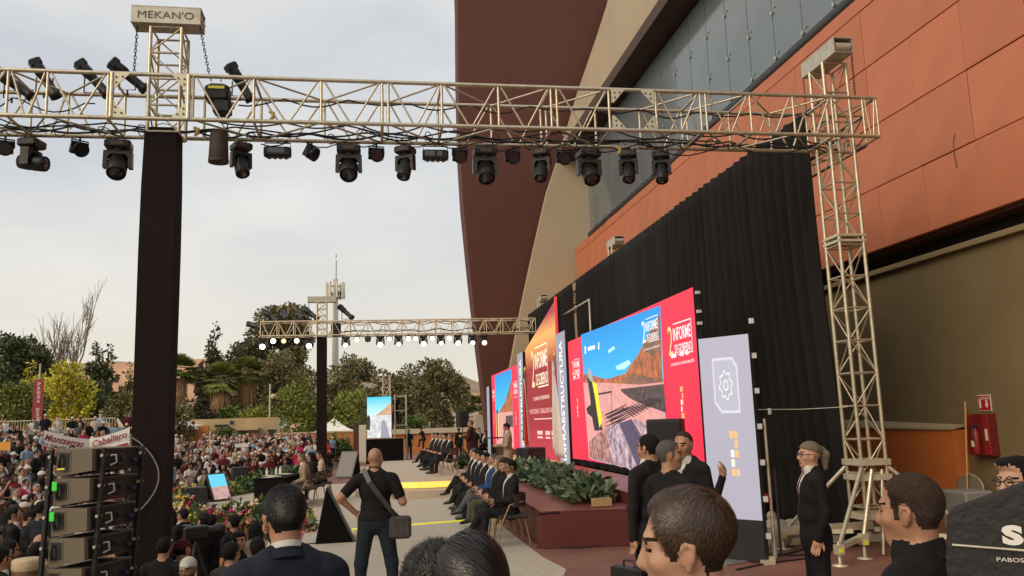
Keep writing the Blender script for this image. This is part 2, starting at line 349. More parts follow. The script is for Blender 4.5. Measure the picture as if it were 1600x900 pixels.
# soffit and beige fascia above the glass
b = MB(); b.prism([(XW-.6, -4, 14.75), (XW-.6, 38.6, 14.75), (XW-.5, 40.6, 14.1), (XW+.5, 38.85, 14.75), (XW+1.2, 38.85, 14.75), (XW+1.2, -4, 14.75)], (0, 0, .44)); b.build('soffit', mat('soffit_brown', (.075, .05, .038), .8), bd)
fpx = [(958, -25), (952, 0), (936, 50), (905, 140), (890, 190), (873, 252)]
fo = [tuple(onx(x, y, XW-.57)) for x, y in fpx]; fo[-1] = (fo[-1][0], fo[-1][1], 15.2)
b = MB(); b.prism([(XW-.57, -4, 15.2), (XW-.57, -4, fo[0][2])]+fo, (1.9, 0, 0)); b.build('fascia', M_beige, bd)
# beige end wall with the sweeping curve, then the dark red fin
cur = [onz(0, 0, 0)]
cpx = [(958, -25), (952, 0), (936, 50), (905, 140), (880, 225), (855, 300), (832, 400), (815, 480), (800, 560), (786, 630), (775, 700)]
cl = [ony(x, y, 39.0) for x, y in cpx]; cl.append(np.array([cl[-1][0]-.1, 39.0, -.2]))
b = MB(); b.prism([(13, 39.0, -.2), (13, 39.0, 26)]+[tuple(p) for p in cl if p[2] < 26], (0, .5, 0)); b.build('curved_end_wall', M_beige, bd)
lpx = [(714, -30), (715, 0), (716, 120), (719, 240), (724, 320), (735, 430), (745, 520), (755, 600), (764, 680), (768, 720)]
ll = [ony(x, y, 40.0) for x, y in lpx]; ll.append(np.array([ll[-1][0]+.03, 40., -.2]))
b = MB(); b.prism([tuple(p) for p in ll]+[(14, 40.0, -.2), (14, 40.0, ll[0][2])], (0, 1.6, 0)); b.build('curved_fin', M_maroon, bd)
# crack in a panel seen beside the tower
b = MB(); cp = [onx(x, y, XW-.004) for x, y in ((1492, 209), (1490, 222), (1491, 240), (1495, 262))]; b.tube(cp, .008, 5); b.build('hanging_wire', M_frame, bd)
# ================================================================ RIGGING
M_alu = mat('aluminium_truss', (.70, .62, .46), .36, metal=.75, noise=.4, nscale=14, col2=(.47, .41, .30))
M_alu2 = mat('aluminium_plate', (.74, .68, .50), .45, metal=.5, noise=.2, nscale=6)
M_steel = mat('steel_beam', (.62, .58, .47), .5, metal=.5, noise=.3, nscale=10)
M_lampb = mat('lamp_black', (.011, .011, .012), .42, noise=.3, nscale=10)
M_lampy = mat('lamp_yoke', (.055, .045, .034), .4)
M_lens = mat('lamp_lens', (.025, .022, .035), .08, spec=.9, coat=.6)
M_rubber = mat('cable_black', (.012, .012, .012), .6)
M_wrap = mat('post_wrap', (.017, .011, .010), .9, noise=.25, nscale=2., spec=.15)
_bm = {}
def bar(name, p, q, r, m, parent, n=6):
    p = np.asarray(p, float); q = np.asarray(q, float); d = q-p; key = (name, tuple(np.round(d, 2)), round(r, 4), m.name)
    if key not in _bm: _bm[key] = MB().tube([-d/2, d/2], r, n).mesh(name, m)
    return link(name, _bm[key], parent, (p+q)/2)
def box_truss(root, nodes, axis, a0, a1, b0, b1, blocks=(), r=.027, rb=.0135, m=None, rungs=False, skip=()):
    """four-chord truss along axis (0=x,1=y,2=z); a,b ranges on the two other axes; blocks: index of node gaps that are sleeves"""
    m = m or M_alu; oth = [i for i in (0, 1, 2) if i != axis]
    def P(t, a, b_): v = [0, 0, 0]; v[axis] = t; v[oth[0]] = a; v[oth[1]] = b_; return v
    for a in (a0, a1):
        for b_ in (b0, b1): bar('chord', P(nodes[0], a, b_), P(nodes[-1], a, b_), r, m, root, 10)
    cor = [(a0, b0), (a1, b0), (a1, b1), (a0, b1)]
    for i, t in enumerate(nodes):
        for k in range(4):
            (a, b_), (c, d) = cor[k], cor[(k+1) % 4]
            if axis != 2 and k in (0, 2) and i % 2: continue
            bar('upright', P(t, a, b_), P(t, c, d), rb*1.35, m, root)
    for i in range(len(nodes)-1):
        t0, t1 = nodes[i], nodes[i+1]
        if i in blocks or t1-t0 < .12: continue
        for k in range(4):
            (a, b_), (c, d) = cor[k], cor[(k+1) % 4]
            if axis == 2 or k in (0, 2):
                if (i+k) % 2: bar('brace', P(t0, a, b_), P(t1, c, d), rb, m, root)
                else: bar('brace', P(t0, c, d), P(t1, a, b_), rb, m, root)
            else:
                hi = (a, b_) if b_ > d else (c, d); lo = (c, d) if b_ > d else (a, b_); tm = (t0+t1)/2
                bar('brace', P(t0+.03, *hi), P(tm-.02, *lo), rb, m, root); bar('brace', P(tm+.02, *lo), P(t1-.03, *hi), rb, m, root)
TY0, TY1, TZ0, TZ1 = 10.52, 11.24, 5.81, 6.39
def corner_plates(root, x0, x1, y, z0, z1, s=.21):
    for (cx, sx_) in ((x0, 1), (x1, -1)):
        for (cz, sz) in ((z0, 1), (z1, -1)):
            b = MB(); b.prism([(cx, y, cz), (cx+sx_*s, y, cz), (cx+sx_*s*.15, y, cz+sz*s*1.0), (cx, y, cz+sz*s)], (0, .012, 0)); o = b.build('corner_plate', M_alu2, root)
            b = MB()
            for u, v in ((.25, .28), (.25, .62), (.6, .25)): b.lathe((cx+sx_*s*u, y+.002, cz+sz*s*v), [(.012, 0), (.012, .012)], 6, axis=(0, -1, 0))
            b.build('bolt', M_frame, o)['kind'] = 'stuff'
near = thing('lighting_truss', 'long aluminium box truss crossing the whole view near the top', 'truss', (0, 10.88, TZ0))
nd = [-7.4, -6.65, -5.9, -5.15, -4.4, -3.95, -3.25, -2.24, -1.5, -.66, .12, .2, .9, 1.66, 2.38, 2.46, 3.19, 3.86, 4.51, 4.59, 5.25, 5.9, 6.5, 6.98, 7.2]
box_truss(near, nd, 0, TY0, TY1, TZ0, TZ1, blocks=(6, 16, 22))
corner_plates(near, -3.2, -2.29, TY0-.03, TZ0, TZ1); corner_plates(near, 3.22, 3.83, TY0-.03, TZ0, TZ1, .2)
for xx in (-3.2, -2.29): bar('upright', (xx, TY0-.02, TZ0), (xx, TY0-.02, TZ1), .03, M_alu, near)
# left tower: black wrapped post, truss top, beam with lettering, chains
pl = thing('wrapped_post', 'thick tower post wrapped in black cloth under the near truss', 'post', (-2.62, 10.9, -1.1))
b = MB(); pts = [(-.205, -.19), (.205, -.19), (.205, .19), (-.205, .19)]; lv = [(-1.1, 1.0), (.6, .97), (2.4, 1.0), (4.2, 1.02), (5.0, 1.0), (TZ0-.04, .93)]
for (z0, s0), (z1, s1) in zip(lv[:-1], lv[1:]):
    for i in range(4):
        p, q = pts[i], pts[(i+1) % 4]; b.add([(-2.66+p[0]*s0, 10.88+p[1]*s0, z0), (-2.66+q[0]*s0, 10.88+q[1]*s0, z0), (-2.66+q[0]*s1, 10.88+q[1]*s1, z1), (-2.66+p[0]*s1, 10.88+p[1]*s1, z1)], [(0, 1, 2, 3)])
b.build('cloth_wrap', M_wrap, pl)
tz = list(np.linspace(TZ0-.1, 7.12, 5))
mast = link('mast', None, pl); box_truss(mast, tz, 2, -2.82, -2.44, 10.70, 11.08, r=.024, rb=.011)
def head_beam(root, cx, cy, z, ln, ax, txt=None):
    d = np.array([1., 0, 0]) if ax == 0 else np.array([0, 1., 0]); p = np.array([0, -1., 0]) if ax == 0 else np.array([-1., 0, 0]); c = np.array([cx, cy, z])
    fr = (d, -p, np.array([0, 0, 1.]))
    b = MB(); b.box(c+(0, 0, .12), (ln, .30, .012), axes=fr); b.box(c-(0, 0, .10), (ln, .30, .012), axes=fr)
    b.box(c+p*.142+(0, 0, .01), (ln-.01, .012, .205), axes=fr); b.box(c-p*.142+(0, 0, .01), (ln-.01, .012, .205), axes=fr)
    for s in (-1, 1): b.lathe(c+d*s*ln*.43, [(.07, -.12), (.07, .12)], 10, axis=p)
    o = b.build('head_beam', M_steel, root)
    if txt:
        text('lettering', txt, c+p*.150+(0, 0, .005), d, (0, 0, 1), ln*.80, .10, mat('beam_lettering', (.10, .085, .06), .5), o, off=.004)
        text('lettering', '   KA   ', c+p*.150+(0, 0, .005), d, (0, 0, 1), ln*.20, .10, mat('beam_lettering_gold', (.75, .52, .12), .5), o, off=.006) if False else None
    return o
def chain(root, p, q, n=None):
    p = np.asarray(p, float); q = np.asarray(q, float); d = q-p; Ln = np.linalg.norm(d); n = n or max(6, int(Ln/.045)); x, y, dd = basis(d); b = MB()
    for i in range(n):
        c = p+d*(i+.5)/n; h = Ln/n*.72; a_ = x if i % 2 else y; w = .014
        b.tube([c-dd*h-a_*w*.4, c-dd*h*.5-a_*w, c+dd*h*.5-a_*w, c+dd*h+a_*0, c+dd*h*.5+a_*w, c-dd*h*.5+a_*w, c-dd*h-a_*w*.4], .0052, 4)
    return b.build('hoist_chain', M_frame, root)
head_beam(pl, -2.63, 10.80, 7.26, .86, 0, "MEKAN'O")
chain(pl, (-3.0, 10.75, 7.16), (-3.02, 10.75, 6.4)); chain(pl, (-2.22, 10.72, 7.16), (-2.08, 10.72, 6.45))
# chain hoist and its bag
ho = thing('chain_hoist', 'black chain hoist hanging inside the near truss beside the wrapped post', 'hoist', (-1.95, 10.8, TZ0))
b = MB(); b.box((-1.99, 10.8, 6.26), (.30, .26, .24), bev=.04); b.box((-1.93, 10.8, 6.08), (.22, .22, .2), bev=.03); b.build('motor_body', M_lampb, ho)
b = MB(); b.box((-1.99, 10.665, 6.31), (.2, .008, .035)); b.build('name_strip', mat('yellow_label', (.8, .72, .1), .6), ho)
b = MB(); b.tube([(-2.06, 10.7, 6.4), (-2.06, 10.7, 6.46), (-1.94, 10.7, 6.46), (-1.94, 10.7, 6.4)], .009, 6); b.build('hook_ring', M_frame, ho)
b = MB(); b.lathe((-1.95, 10.72, 5.32), [(.10, 0), (.125, .03), (.118, .2), (.108, .40)], 20); b.lathe((-1.95, 10.72, 5.318), [(.128, .0), (.13, .035)], 20); b.build('chain_bag', mat('chain_bag', (.06, .036, .024), .7, noise=.3, nscale=8), ho)
chain(ho, (-1.83, 10.75, 6.2), (-1.86, 10.73, 5.7))
# right tower standing on outriggers
TX, TY = 6.72, 10.9
rt = thing('truss_tower', 'silver truss tower on outrigger legs at the right end of the near truss', 'tower', (TX, TY, 0))
box_truss(rt, list(np.linspace(.62, 7.0, 15)), 2, TX-.185, TX+.185, TY-.185, TY+.185, r=.026, rb=.011)
head_beam(rt, TX, TY, 7.14, .95, 1)
chain(rt, (TX+.16, TY-.4, 7.03), (TX+.16, TY-.38, 6.42)); bar('safety_rod', (TX-.2, TY+.35, 7.0), (TX-.2, TY+.35, 6.4), .01, M_frame, rt)
for zz in (4.32, 4.40): b = MB(); b.box((TX, TY, zz), (.43, .43, .035)); b.build('joint_plate', M_alu2, rt)
for zz in (.5, 1.02, 1.22): b = MB(); b.box((TX, TY, zz), (.46, .46, .08)); b.build('base_frame', M_alu2, rt)
for sx_, sy in ((-1, -1), (1, -1), (-1, 1), (1, 1)):
    a = np.array([TX+sx_*.2, TY+sy*.2, 1.15]); f = np.array([TX+sx_*(1.05 if sx_ > 0 else .95), TY+sy*.75, .22])
    leg = link('outrigger', None, rt)
    bar('leg_tube', a, f, .03, M_alu, leg, 10)
    b = MB(); d_ = f-np.array([TX+sx_*.18, TY+sy*.18, .28]); x_, y_, dd = basis(d_); b.box((f+np.array([TX+sx_*.18, TY+sy*.18, .28]))/2, (.08, .06, np.linalg.norm(d_)), axes=(x_, y_, dd)); b.build('leg_beam', M_alu2, leg)
    b = MB(); b.lathe((f[0], f[1], 0.0), [(.10, .0), (.10, .012), (.02, .02), (.018, .3)], 14); b.box((f[0], f[1], .2), (.1, .1, .12)); b.build('foot_jack', M_alu2, leg)
    b = MB(); b.box((f[0], f[1]-.056, .19), (.05, .01, .05)); b.build('level_mark', mat('level_yellow', (.75, .75, .05), .4), leg)
# front jack close to the photographer
jf = onz(1352, 873); leg = link('outrigger', None, rt); bar('leg_tube', (TX-.05, TY-.2, 1.12), (jf[0], jf[1], .24), .032, M_alu, leg, 10); bar('leg_tube', (TX+.1, TY-.2, 1.12), (jf[0]+.33, jf[1]+.1, .02), .022, M_alu, leg, 10)
b = MB(); b.lathe((jf[0], jf[1], 0.0), [(.10, .0), (.10, .012), (.02, .02), (.018, .3)], 14); b.box((jf[0], jf[1], .25), (.1, .1, .14)); b.build('foot_jack', M_alu2, leg)
b = MB(); b.box((jf[0], jf[1]-.056, .21), (.06, .01, .06)); b.build('level_mark', MATS['level_yellow'], leg)
# curtain truss along the building and the curtain
ct = thing('curtain_truss', 'aluminium truss above the black curtain running along the building', 'truss', (7.1, 22, 5.9))
box_truss(ct, list(np.arange(11.3, 36.2, 1.55)), 1, 6.98, 7.5, 5.95, 6.42, m=M_alu)
for yy, nm in ((23.6, 'small truss tower top rising above the middle of the black curtain'), (34.8, 'small truss tower top beyond the burgundy screen at the far curtain end')):
    q = thing('truss_tower', nm, 'tower', (7.1, yy, 0)); box_truss(q, list(np.linspace(0.1, 7.0, 12)), 2, 6.95, 7.3, yy-.18, yy+.18, r=.026, rb=.012); head_beam(q, 7.12, yy, 7.1, .9, 1)
M_curt = mat('curtain_black', (.017, .0145, .0135), .85, noise=.5, nscale=1.2, spec=.2, stretch=(1, 1, .15))
def curtain(name, label, y0, y1, ztop, zbot, x=6.78, amp=.07, per=.32, gather=None, flare=0., seed=1):
    R = np.random.default_rng(seed); ny = int((y1-y0)/.035); nz_ = 26; ys = np.linspace(y0, y1, ny); V = np.zeros((nz_, ny, 3))
    ph = np.cumsum(R.uniform(.6, 1.5, ny))*(2*math.pi*.035/per); am = amp*(.6+.5*np.sin(np.cumsum(R.normal(0, .12, ny))))
    for k in range(nz_):
        t = k/(nz_-1); z = ztop+(zbot-ztop)*t
        sc = 1-(gather(t) if gather else 0); yy = y0+(ys-y0)*sc-flare*t**1.5*(1-(ys-y0)/(y1-y0))
        V[k, :, 0] = x+am*np.sin(ph+t*.8*np.sin(ys*1.3+seed))*(1-.45*(t < .04))+.10*np.sin(ys*.9+t*3)*t-.05*t
        V[k, :, 1] = yy; V[k, :, 2] = z+.015*np.abs(np.sin(ph*.5))*(t < .02)
    id_ = np.arange(nz_*ny).reshape(nz_, ny); f_ = np.stack([id_[:-1, :-1], id_[:-1, 1:], id_[1:, 1:], id_[1:, :-1]], -1).reshape(-1, 4)
    me = fast_mesh(name, V.reshape(-1, 3), f_, M_curt); o = link(name, me, loc=(0, 0, 0), label=label, cat='curtain', group='black curtains along the building'); md = o.modifiers.new('thickness', 'SOLIDIFY'); md.thickness = .006
    return o
curtain('curtain', 'wide black curtain nearest the right tower, hanging to the floor', 11.75, 17.55, 6.62, .02, per=.36, amp=.12, flare=.35, seed=3)
curtain('curtain', 'black curtain behind the big red screen, left of a narrow gap', 17.75, 27.3, 6.62, .3, per=.34, seed=5)
curtain('curtain', 'black curtain gathered to one side behind the lettered grey column', 28.0, 31.4, 6.62, .3, per=.3, gather=lambda t: .45*t, seed=9)
curtain('curtain', 'farthest black curtain beside the burgundy screen', 31.6, 36.3, 6.62, .3, per=.36, seed=11)
b = MB(); b.tube([(6.82, 11.4, 6.64), (6.82, 36.4, 6.64)], .025, 8); b.build('curtain_rail', M_frame, label='thin dark rail carrying the black curtains', cat='rail')
b = MB(); w0, w1 = onx(1185, 640, 5.6), np.array([TX-.2, TY, 1.98]); b.tube([w0, (w0+w1)/2-(0, 0, .015), w1], .006, 5); o = b.build('guy_wire', M_steel, label='thin wire stretched from the grey screen to the truss tower', cat='wire')
b = MB(); b.box(w0+(w1-w0)*.13-(0, 0, .03), (.03, .05, .09)); b.build('wire_clip', mat('white_plastic', (.75, .74, .7), .5), o)
# ---------------------------------------------------------------- lamps
def frame_at(yaw, pitch):
    cy, sy, cp, sp_ = math.cos(yaw), math.sin(yaw), math.cos(pitch), math.sin(pitch)
    return np.array([sy*cp, -cy*cp, -sp_])       # aim direction: yaw 0 = towards the camera side (-y), pitch down
def moving_head(loc, yaw=0., pitch=.9, big=True, lit=0., label='', group='moving head lamps on the near truss', s=1.0, glow=(1, .96, .85)):
    t = thing('moving_head_lamp', label, 'stage lamp', loc, yaw, group); z = 0; w = .175 if big else .145
    b = MB(); b.box((0, 0, -.11*s), (2*w*s*.92, .25*s, .11*s), bev=.02*s); b.build('base_unit', M_lampb, t).matrix_parent_inverse = Matrix()
    def ch(b_, n_, m_, par=t): o = b_.build(n_, m_, par); o.matrix_parent_inverse = Matrix(); return o
    b = MB(); b.box((0, -.128*s, -.105*s), (w*s*.9, .006, .05*s)); ch(b, 'control_panel', mat('lamp_panel', (.10, .06, .045), .4))
    b = MB()
    for sx_ in (-1, 1): b.tube([(sx_*.07*s, 0, -.06*s), (sx_*.07*s, 0, -.01*s), (sx_*.09*s, .02, .035*s)], .011*s, 6)
    ch(b, 'clamp', M_steel)
    b = MB(); hz_ = -.36*s
    b.prism([(-w*s, -.055*s, -.19*s), (w*s, -.055*s, -.19*s), (w*s*1.03, -.055*s, -.42*s), (w*s*.74, -.055*s, -.42*s), (w*s*.72, -.055*s, -.28*s), (w*s*.5, -.055*s, -.235*s), (-w*s*.5, -.055*s, -.235*s), (-w*s*.72, -.055*s, -.28*s), (-w*s*.74, -.055*s, -.42*s), (-w*s*1.03, -.055*s, -.42*s)], (0, .11*s, 0))
    b.lathe((0, 0, -.19*s), [(.08*s, 0), (.08*s, .04*s)], 14); ch(b, 'yoke', M_lampy if big else M_lampb)
    d = np.array([0, -math.cos(pitch), -math.sin(pitch)]); c = np.array([0, 0, hz_]); R0 = w*s*.68
    b = MB(); b.lathe(c-d*.17*s, [(R0*.5, 0), (R0*.92, .03*s), (R0*1.0, .12*s), (R0*1.0, .20*s), (R0*1.03, .22*s), (R0*1.03, .36*s), (R0*.98, .375*s), (R0*.9, .375*s), (R0*.86, .355*s)], 20, axis=d); hd = ch(b, 'lamp_head', M_lampb)
    for k_ in (1, -1): ch(MB().lathe((0, 0, hz_), [(.05*s, w*s*.60), (.05*s, w*s*.75)], 10, axis=(k_, 0, 0)), 'pivot', M_lampb)
    lm = M_lens if not lit else mat('lit_lens_%.1f_%.2f' % (lit, glow[2]), glow, .3, emit=lit)
    b = MB(); b.lathe(c+d*.188*s, [(R0*.88, -.004), (R0*.88, .002*s), (R0*.5, .022*s), (0.002, .03*s)], 20, axis=d); ch(b, 'lens', lm, hd)
    if not lit:
        b = MB()
        for rr in (.75, .5): b.lathe(c+d*(.188+.024*(1-rr))*s, [(R0*rr, 0), (R0*rr, .012*s), (R0*(rr-.06), .012*s)], 20, axis=d, cap=False)
        ch(b, 'lens_ring', M_lampb, hd)
    return t
def par_can(loc, yaw=0., pitch=.6, label='', group='small flood lamps on the near truss', s=1., lit=0., glow=(1, .95, .8)):
    t = thing('flood_lamp', label, 'stage lamp', loc, yaw, group)
    def ch(b_, n_, m_, par=t): o = b_.build(n_, m_, par); o.matrix_parent_inverse = Matrix(); return o
    b = MB(); b.tube([(-.105*s, 0, -.16*s), (-.105*s, 0, -.05*s), (.105*s, 0, -.05*s), (.105*s, 0, -.16*s)], .011*s, 6); b.tube([(0, 0, -.05*s), (0, 0, .03*s)], .014*s, 6); ch(b, 'bracket', M_lampb)
    d = np.array([0, -math.cos(pitch), -math.sin(pitch)]); c = np.array([0, 0, -.16*s])
    b = MB(); b.lathe(c-d*.07*s, [(.05*s, 0), (.088*s, .02*s), (.095*s, .10*s), (.10*s, .14*s), (.09*s, .14*s), (.085*s, .125*s)], 16, axis=d); hd = ch(b, 'lamp_body', M_lampb)
    b = MB()
    if lit: b.lathe(c+d*.052*s, [(.085*s, 0), (.085*s, .012)], 16, axis=d); ch(b, 'lens', mat('lit_lens_%.1f_%.2f' % (lit, glow[2]), glow, .3, emit=lit), hd)
    else:
        b.lathe(c+d*.05*s, [(.085*s, 0), (.08*s, .012)], 16, axis=d); ch(b, 'lens', M_lens, hd)
        b = MB()
        for k_ in range(4): b.box(c-d*(.02*k_)+(0, 0, .0), (.20*s, .012*s, .16*s), axes=(np.array([1., 0, 0]), d, np.cross([1., 0, 0], d)))
        ch(b, 'cooling_fin', M_lampb, hd)
    return t
def bar_lamp(loc, label, group='strobe bars on the near truss'):
    t = thing('strobe_bar', label, 'stage lamp', loc, 0, group)
    def ch(b_, n_, m_): o = b_.build(n_, m_, t); o.matrix_parent_inverse = Matrix(); return o
    b = MB(); b.box((0, 0, -.16), (.36, .13, .14), bev=.02); ch(b, 'housing', M_lampb)
    b = MB(); b.tube([(-.17, 0, -.12), (-.17, 0, -.03), (.17, 0, -.03), (.17, 0, -.12)], .009, 6); b.tube([(0, 0, -.03), (0, 0, .03)], .012, 6); ch(b, 'bracket', M_frame)
    b = MB(); b.box((-.03, -.066, -.16), (.24, .004, .09)); ch(b, 'front_glass', M_lens)
    b = MB()
    for k_ in range(4): b.box((-.11+.073*k_, .0, -.236), (.05, .1, .016), bev=.006)
    ch(b, 'base_foot', M_lampb)
    return t
YB = TY1-.0
def hx(px): return float(ony(px, 222, YB)[0])
far_name = lambda px: 'left of the wrapped post' if px < 245 else ''
for px, big, yaw, pit, lb in ((186, 1, .1, .95, 'moving head lamp with open yoke just left of the wrapped post'), (545, 1, .0, .8, 'moving head lamp with open yoke against the open sky in mid truss'),
        (757, 1, .0, .9, 'moving head lamp with brown yoke in front of the dark red fin'), (918, 1, .1, .9, 'moving head lamp with brown yoke hanging before the beige end wall'),
        (377, 0, .5, 1.1, 'slim moving head lamp right of the hoist chain bag'), (633, 0, -.5, 1.15, 'slim moving head lamp against the sky left of the dark red fin'),
        (845, 0, -.5, 1.1, 'slim moving head lamp at the edge between fin and beige wall'), (980, 0, -.4, 1.1, 'slim moving head lamp in front of the strip glazing, second from the right'),
        (1031, 0, -.4, 1.15, 'rightmost slim moving head lamp on the near truss')):
    moving_head((hx(px), YB, TZ0-.01), yaw, pit, bool(big), label=lb, s=1.0 if big else .92)
moving_head((hx(50), YB, TZ0-.01), 1.35, .15, False, label='moving head lamp seen from the side near the left picture edge', s=1.0)
for px, yaw, lb in ((8, .4, 'small flood lamp at the very left picture edge'), (125, .7, 'small flood lamp between the two leftmost moving heads'), (487, 1.2, 'small tilted flood lamp left of the first open sky moving head'),
        (588, .2, 'small flood lamp between two moving heads against the sky'), (718, .0, 'small flood lamp hanging at the left edge of the fin'), (800, .1, 'small flood lamp hanging before the dark red fin'), (880, .1, 'small flood lamp beside the brown yoke lamp at the beige wall')):
    par_can((hx(px), YB, TZ0-.01), yaw, .5, label=lb)
bar_lamp((hx(434), YB, TZ0-.01), 'black strobe bar under the truss right of the first slim moving head'); bar_lamp((hx(680), YB, TZ0-.01), 'black strobe bar under the truss near the left edge of the fin')
# spot lamps standing on the truss
def spot(loc, dirv, label, group='spot lamps on top of the near truss', s=1.):
    t = thing('spot_lamp', label, 'stage lamp', loc, 0, group)
    def ch(b_, n_, m_, par=t): o = b_.build(n_, m_, par); o.matrix_parent_inverse = Matrix(); return o
    d = np.asarray(dirv, float); d /= np.linalg.norm(d); c = np.array([0, 0, .10*s])
    b = MB(); b.lathe(c-d*.26*s, [(.05*s, 0), (.075*s, .03*s), (.078*s, .2*s), (.062*s, .24*s), (.06*s, .46*s), (.078*s, .48*s), (.08*s, .55*s), (.07*s, .55*s), (.066*s, .5*s)], 14, axis=d); ch(b, 'barrel', M_lampb)
    b = MB(); b.box(c-d*.22*s, (.15*s, .15*s, .10*s), axes=basis(d), bev=.015); ch(b, 'lamp_housing', M_lampb)
    b = MB(); b.tube([c+(.1*s, 0, 0), (.1*s, 0, -.1*s), (-.1*s, 0, -.1*s), c+(-.1*s, 0, 0)], .010*s, 6); b.tube([(0, 0, -.1*s), (0, 0, -.17*s)], .014, 6); ch(b, 'bracket', M_lampb)
    b = MB(); b.lathe(c+d*.26*s, [(.066*s, 0), (.05*s, .01)], 14, axis=d); ch(b, 'lens', M_lens)
    return t
for (px, py), dv, lb in (((20, 130), (.9, .3, -.6), 'spot lamp lying inside the truss at the left picture edge'), ((70, 122), (.5, .2, -.85), 'spot lamp on the truss second from the left picture edge'), ((145, 122), (.75, .3, -.85), 'long spot lamp on the truss left of the mast'),
        ((200, 118), (.8, .4, -.6), 'spot lamp on the truss directly left of the mast'), ((375, 128), (.55, .3, -.9), 'spot lamp on the truss right of the hoist')):
    p = ony(px, py, 11.2); spot((p[0], 11.2, p[2]-.1), dv, lb)
# cables swagged along the truss
R_ = np.random.default_rng(4)
def swag(x0, x1, y, z, sag, per, r, label, grp='cables along the near truss'):
    n = max(8, int((x1-x0)/.12)); xs = np.linspace(x0, x1, n); ph = R_.uniform(0, 6)
    pts = [(x, y+.05*math.sin(x*2.1+ph), z-sag*abs(math.sin((x-x0)/per*math.pi+ph*.2))-.02*math.sin(x*5+ph)) for x in xs]
    return MB().tube(pts, r, 5).build('cable', M_rubber, label=label, cat='cable', group=grp)
for i, (x0, x1, y, z, sg, per, r) in enumerate(((-7.3, 7.0, 11.16, 5.90, .07, .75, .014), (-7.3, 6.8, 11.1, 5.87, .05, 1.1, .016), (-7.3, 5.0, 11.02, 5.93, .10, 1.5, .012), (-2.0, 7.0, 10.92, 5.95, .09, .9, .012), (-1.5, 3.5, 11.2, 5.84, .12, .62, .009), (-7.0, -3.4, 10.9, 5.92, .14, .8, .010), (-1.8, 6.5, 11.18, 6.38, .09, .85, .012), (-7.2, -3.6, 11.18, 6.3, .22, .9, .010), (3.0, 6.8, 11.05, 5.83, .16, 1.3, .010))):
    swag(x0, x1, y, z, sg, per, r, 'black cable swagged along the near lighting truss')
for i in range(26):
    x = -6.8+i*.47+R_.uniform(-.15, .15); y = R_.uniform(11.0, 11.25); a = R_.uniform(.05, .11); c = np.array([x, y, 5.84]); n = 16; e = R_.uniform(.6, 1.4)
    MB().tube([c+(a*math.cos(t)*e, .05*math.sin(2*t), a*.9*math.sin(t)) for t in np.linspace(0, 5.6, n)], .007, 4).build('cable_loop', M_rubber, label='small loop of black cable tied to the near truss bottom', cat='cable', group='cables along the near truss')
for px, py in ((360, 165), (423, 180), (305, 205), (1305, 250), (965, 235)):
    p = ony(px, py, 10.9); b = MB(); b.tube([p+(-.02, 0, .05), p+(.03, 0, .03), p+(.03, 0, -.03), p+(-.01, 0, -.06)], [.02, .028, .026, .018], 8); b.build('rope_knot', mat('yellow_strap', (.55, .42, .12), .7), label='yellow strap knot tied on the near truss', cat='strap', group='strap knots on the near truss')
# ---------------------------------------------------------------- far truss
FY0, FY1 = 34.6, 35.3
xl = float(ony(407, 515, FY0)[0]); ft = thing('lighting_truss', 'far aluminium box truss with lit lamps, in front of the trees', 'truss', (2, 35, TZ0))
fz1 = float(ony(620, 500, FY0)[2]); fz0 = fz1-.58
px_post = float(ony(503, 530, 34.95)[0])
fn = list(np.linspace(xl, px_post-.45, 4))+list(np.linspace(px_post+.45, 6.75, 13))
box_truss(ft, fn, 0, FY0, FY1, fz0, fz1, blocks=(3,), r=.028, rb=.015, m=mat('aluminium_truss_far', (.74, .62, .42), .45, metal=.5))
corner_plates(ft, px_post-.42, px_post+.42, FY0-.03, fz0, fz1)
fp = thing('wrapped_post', 'thin looking black wrapped post carrying the far lit truss', 'post', (px_post, 34.95, 0))
b = MB(); b.box((px_post, 34.95, fz0/2-.1), (.40, .38, fz0-.0+.1), bev=.03); b.build('cloth_wrap', M_wrap, fp)
mast = link('mast', None, fp); box_truss(mast, list(np.linspace(fz0, fz1+.82, 6)), 2, px_post-.19, px_post+.19, 34.76, 35.14, r=.026, rb=.014, m=MATS['aluminium_truss_far']); head_beam(fp, px_post, 34.95, fz1+.92, 1.15, 0)
for s in (-1, 1): bar('hoist_chain', (px_post+s*.52, 34.9, fz1+.86), (px_post+s*.52, 34.9, fz1), .012, M_frame, fp)
WARM = (1, .80, .42)
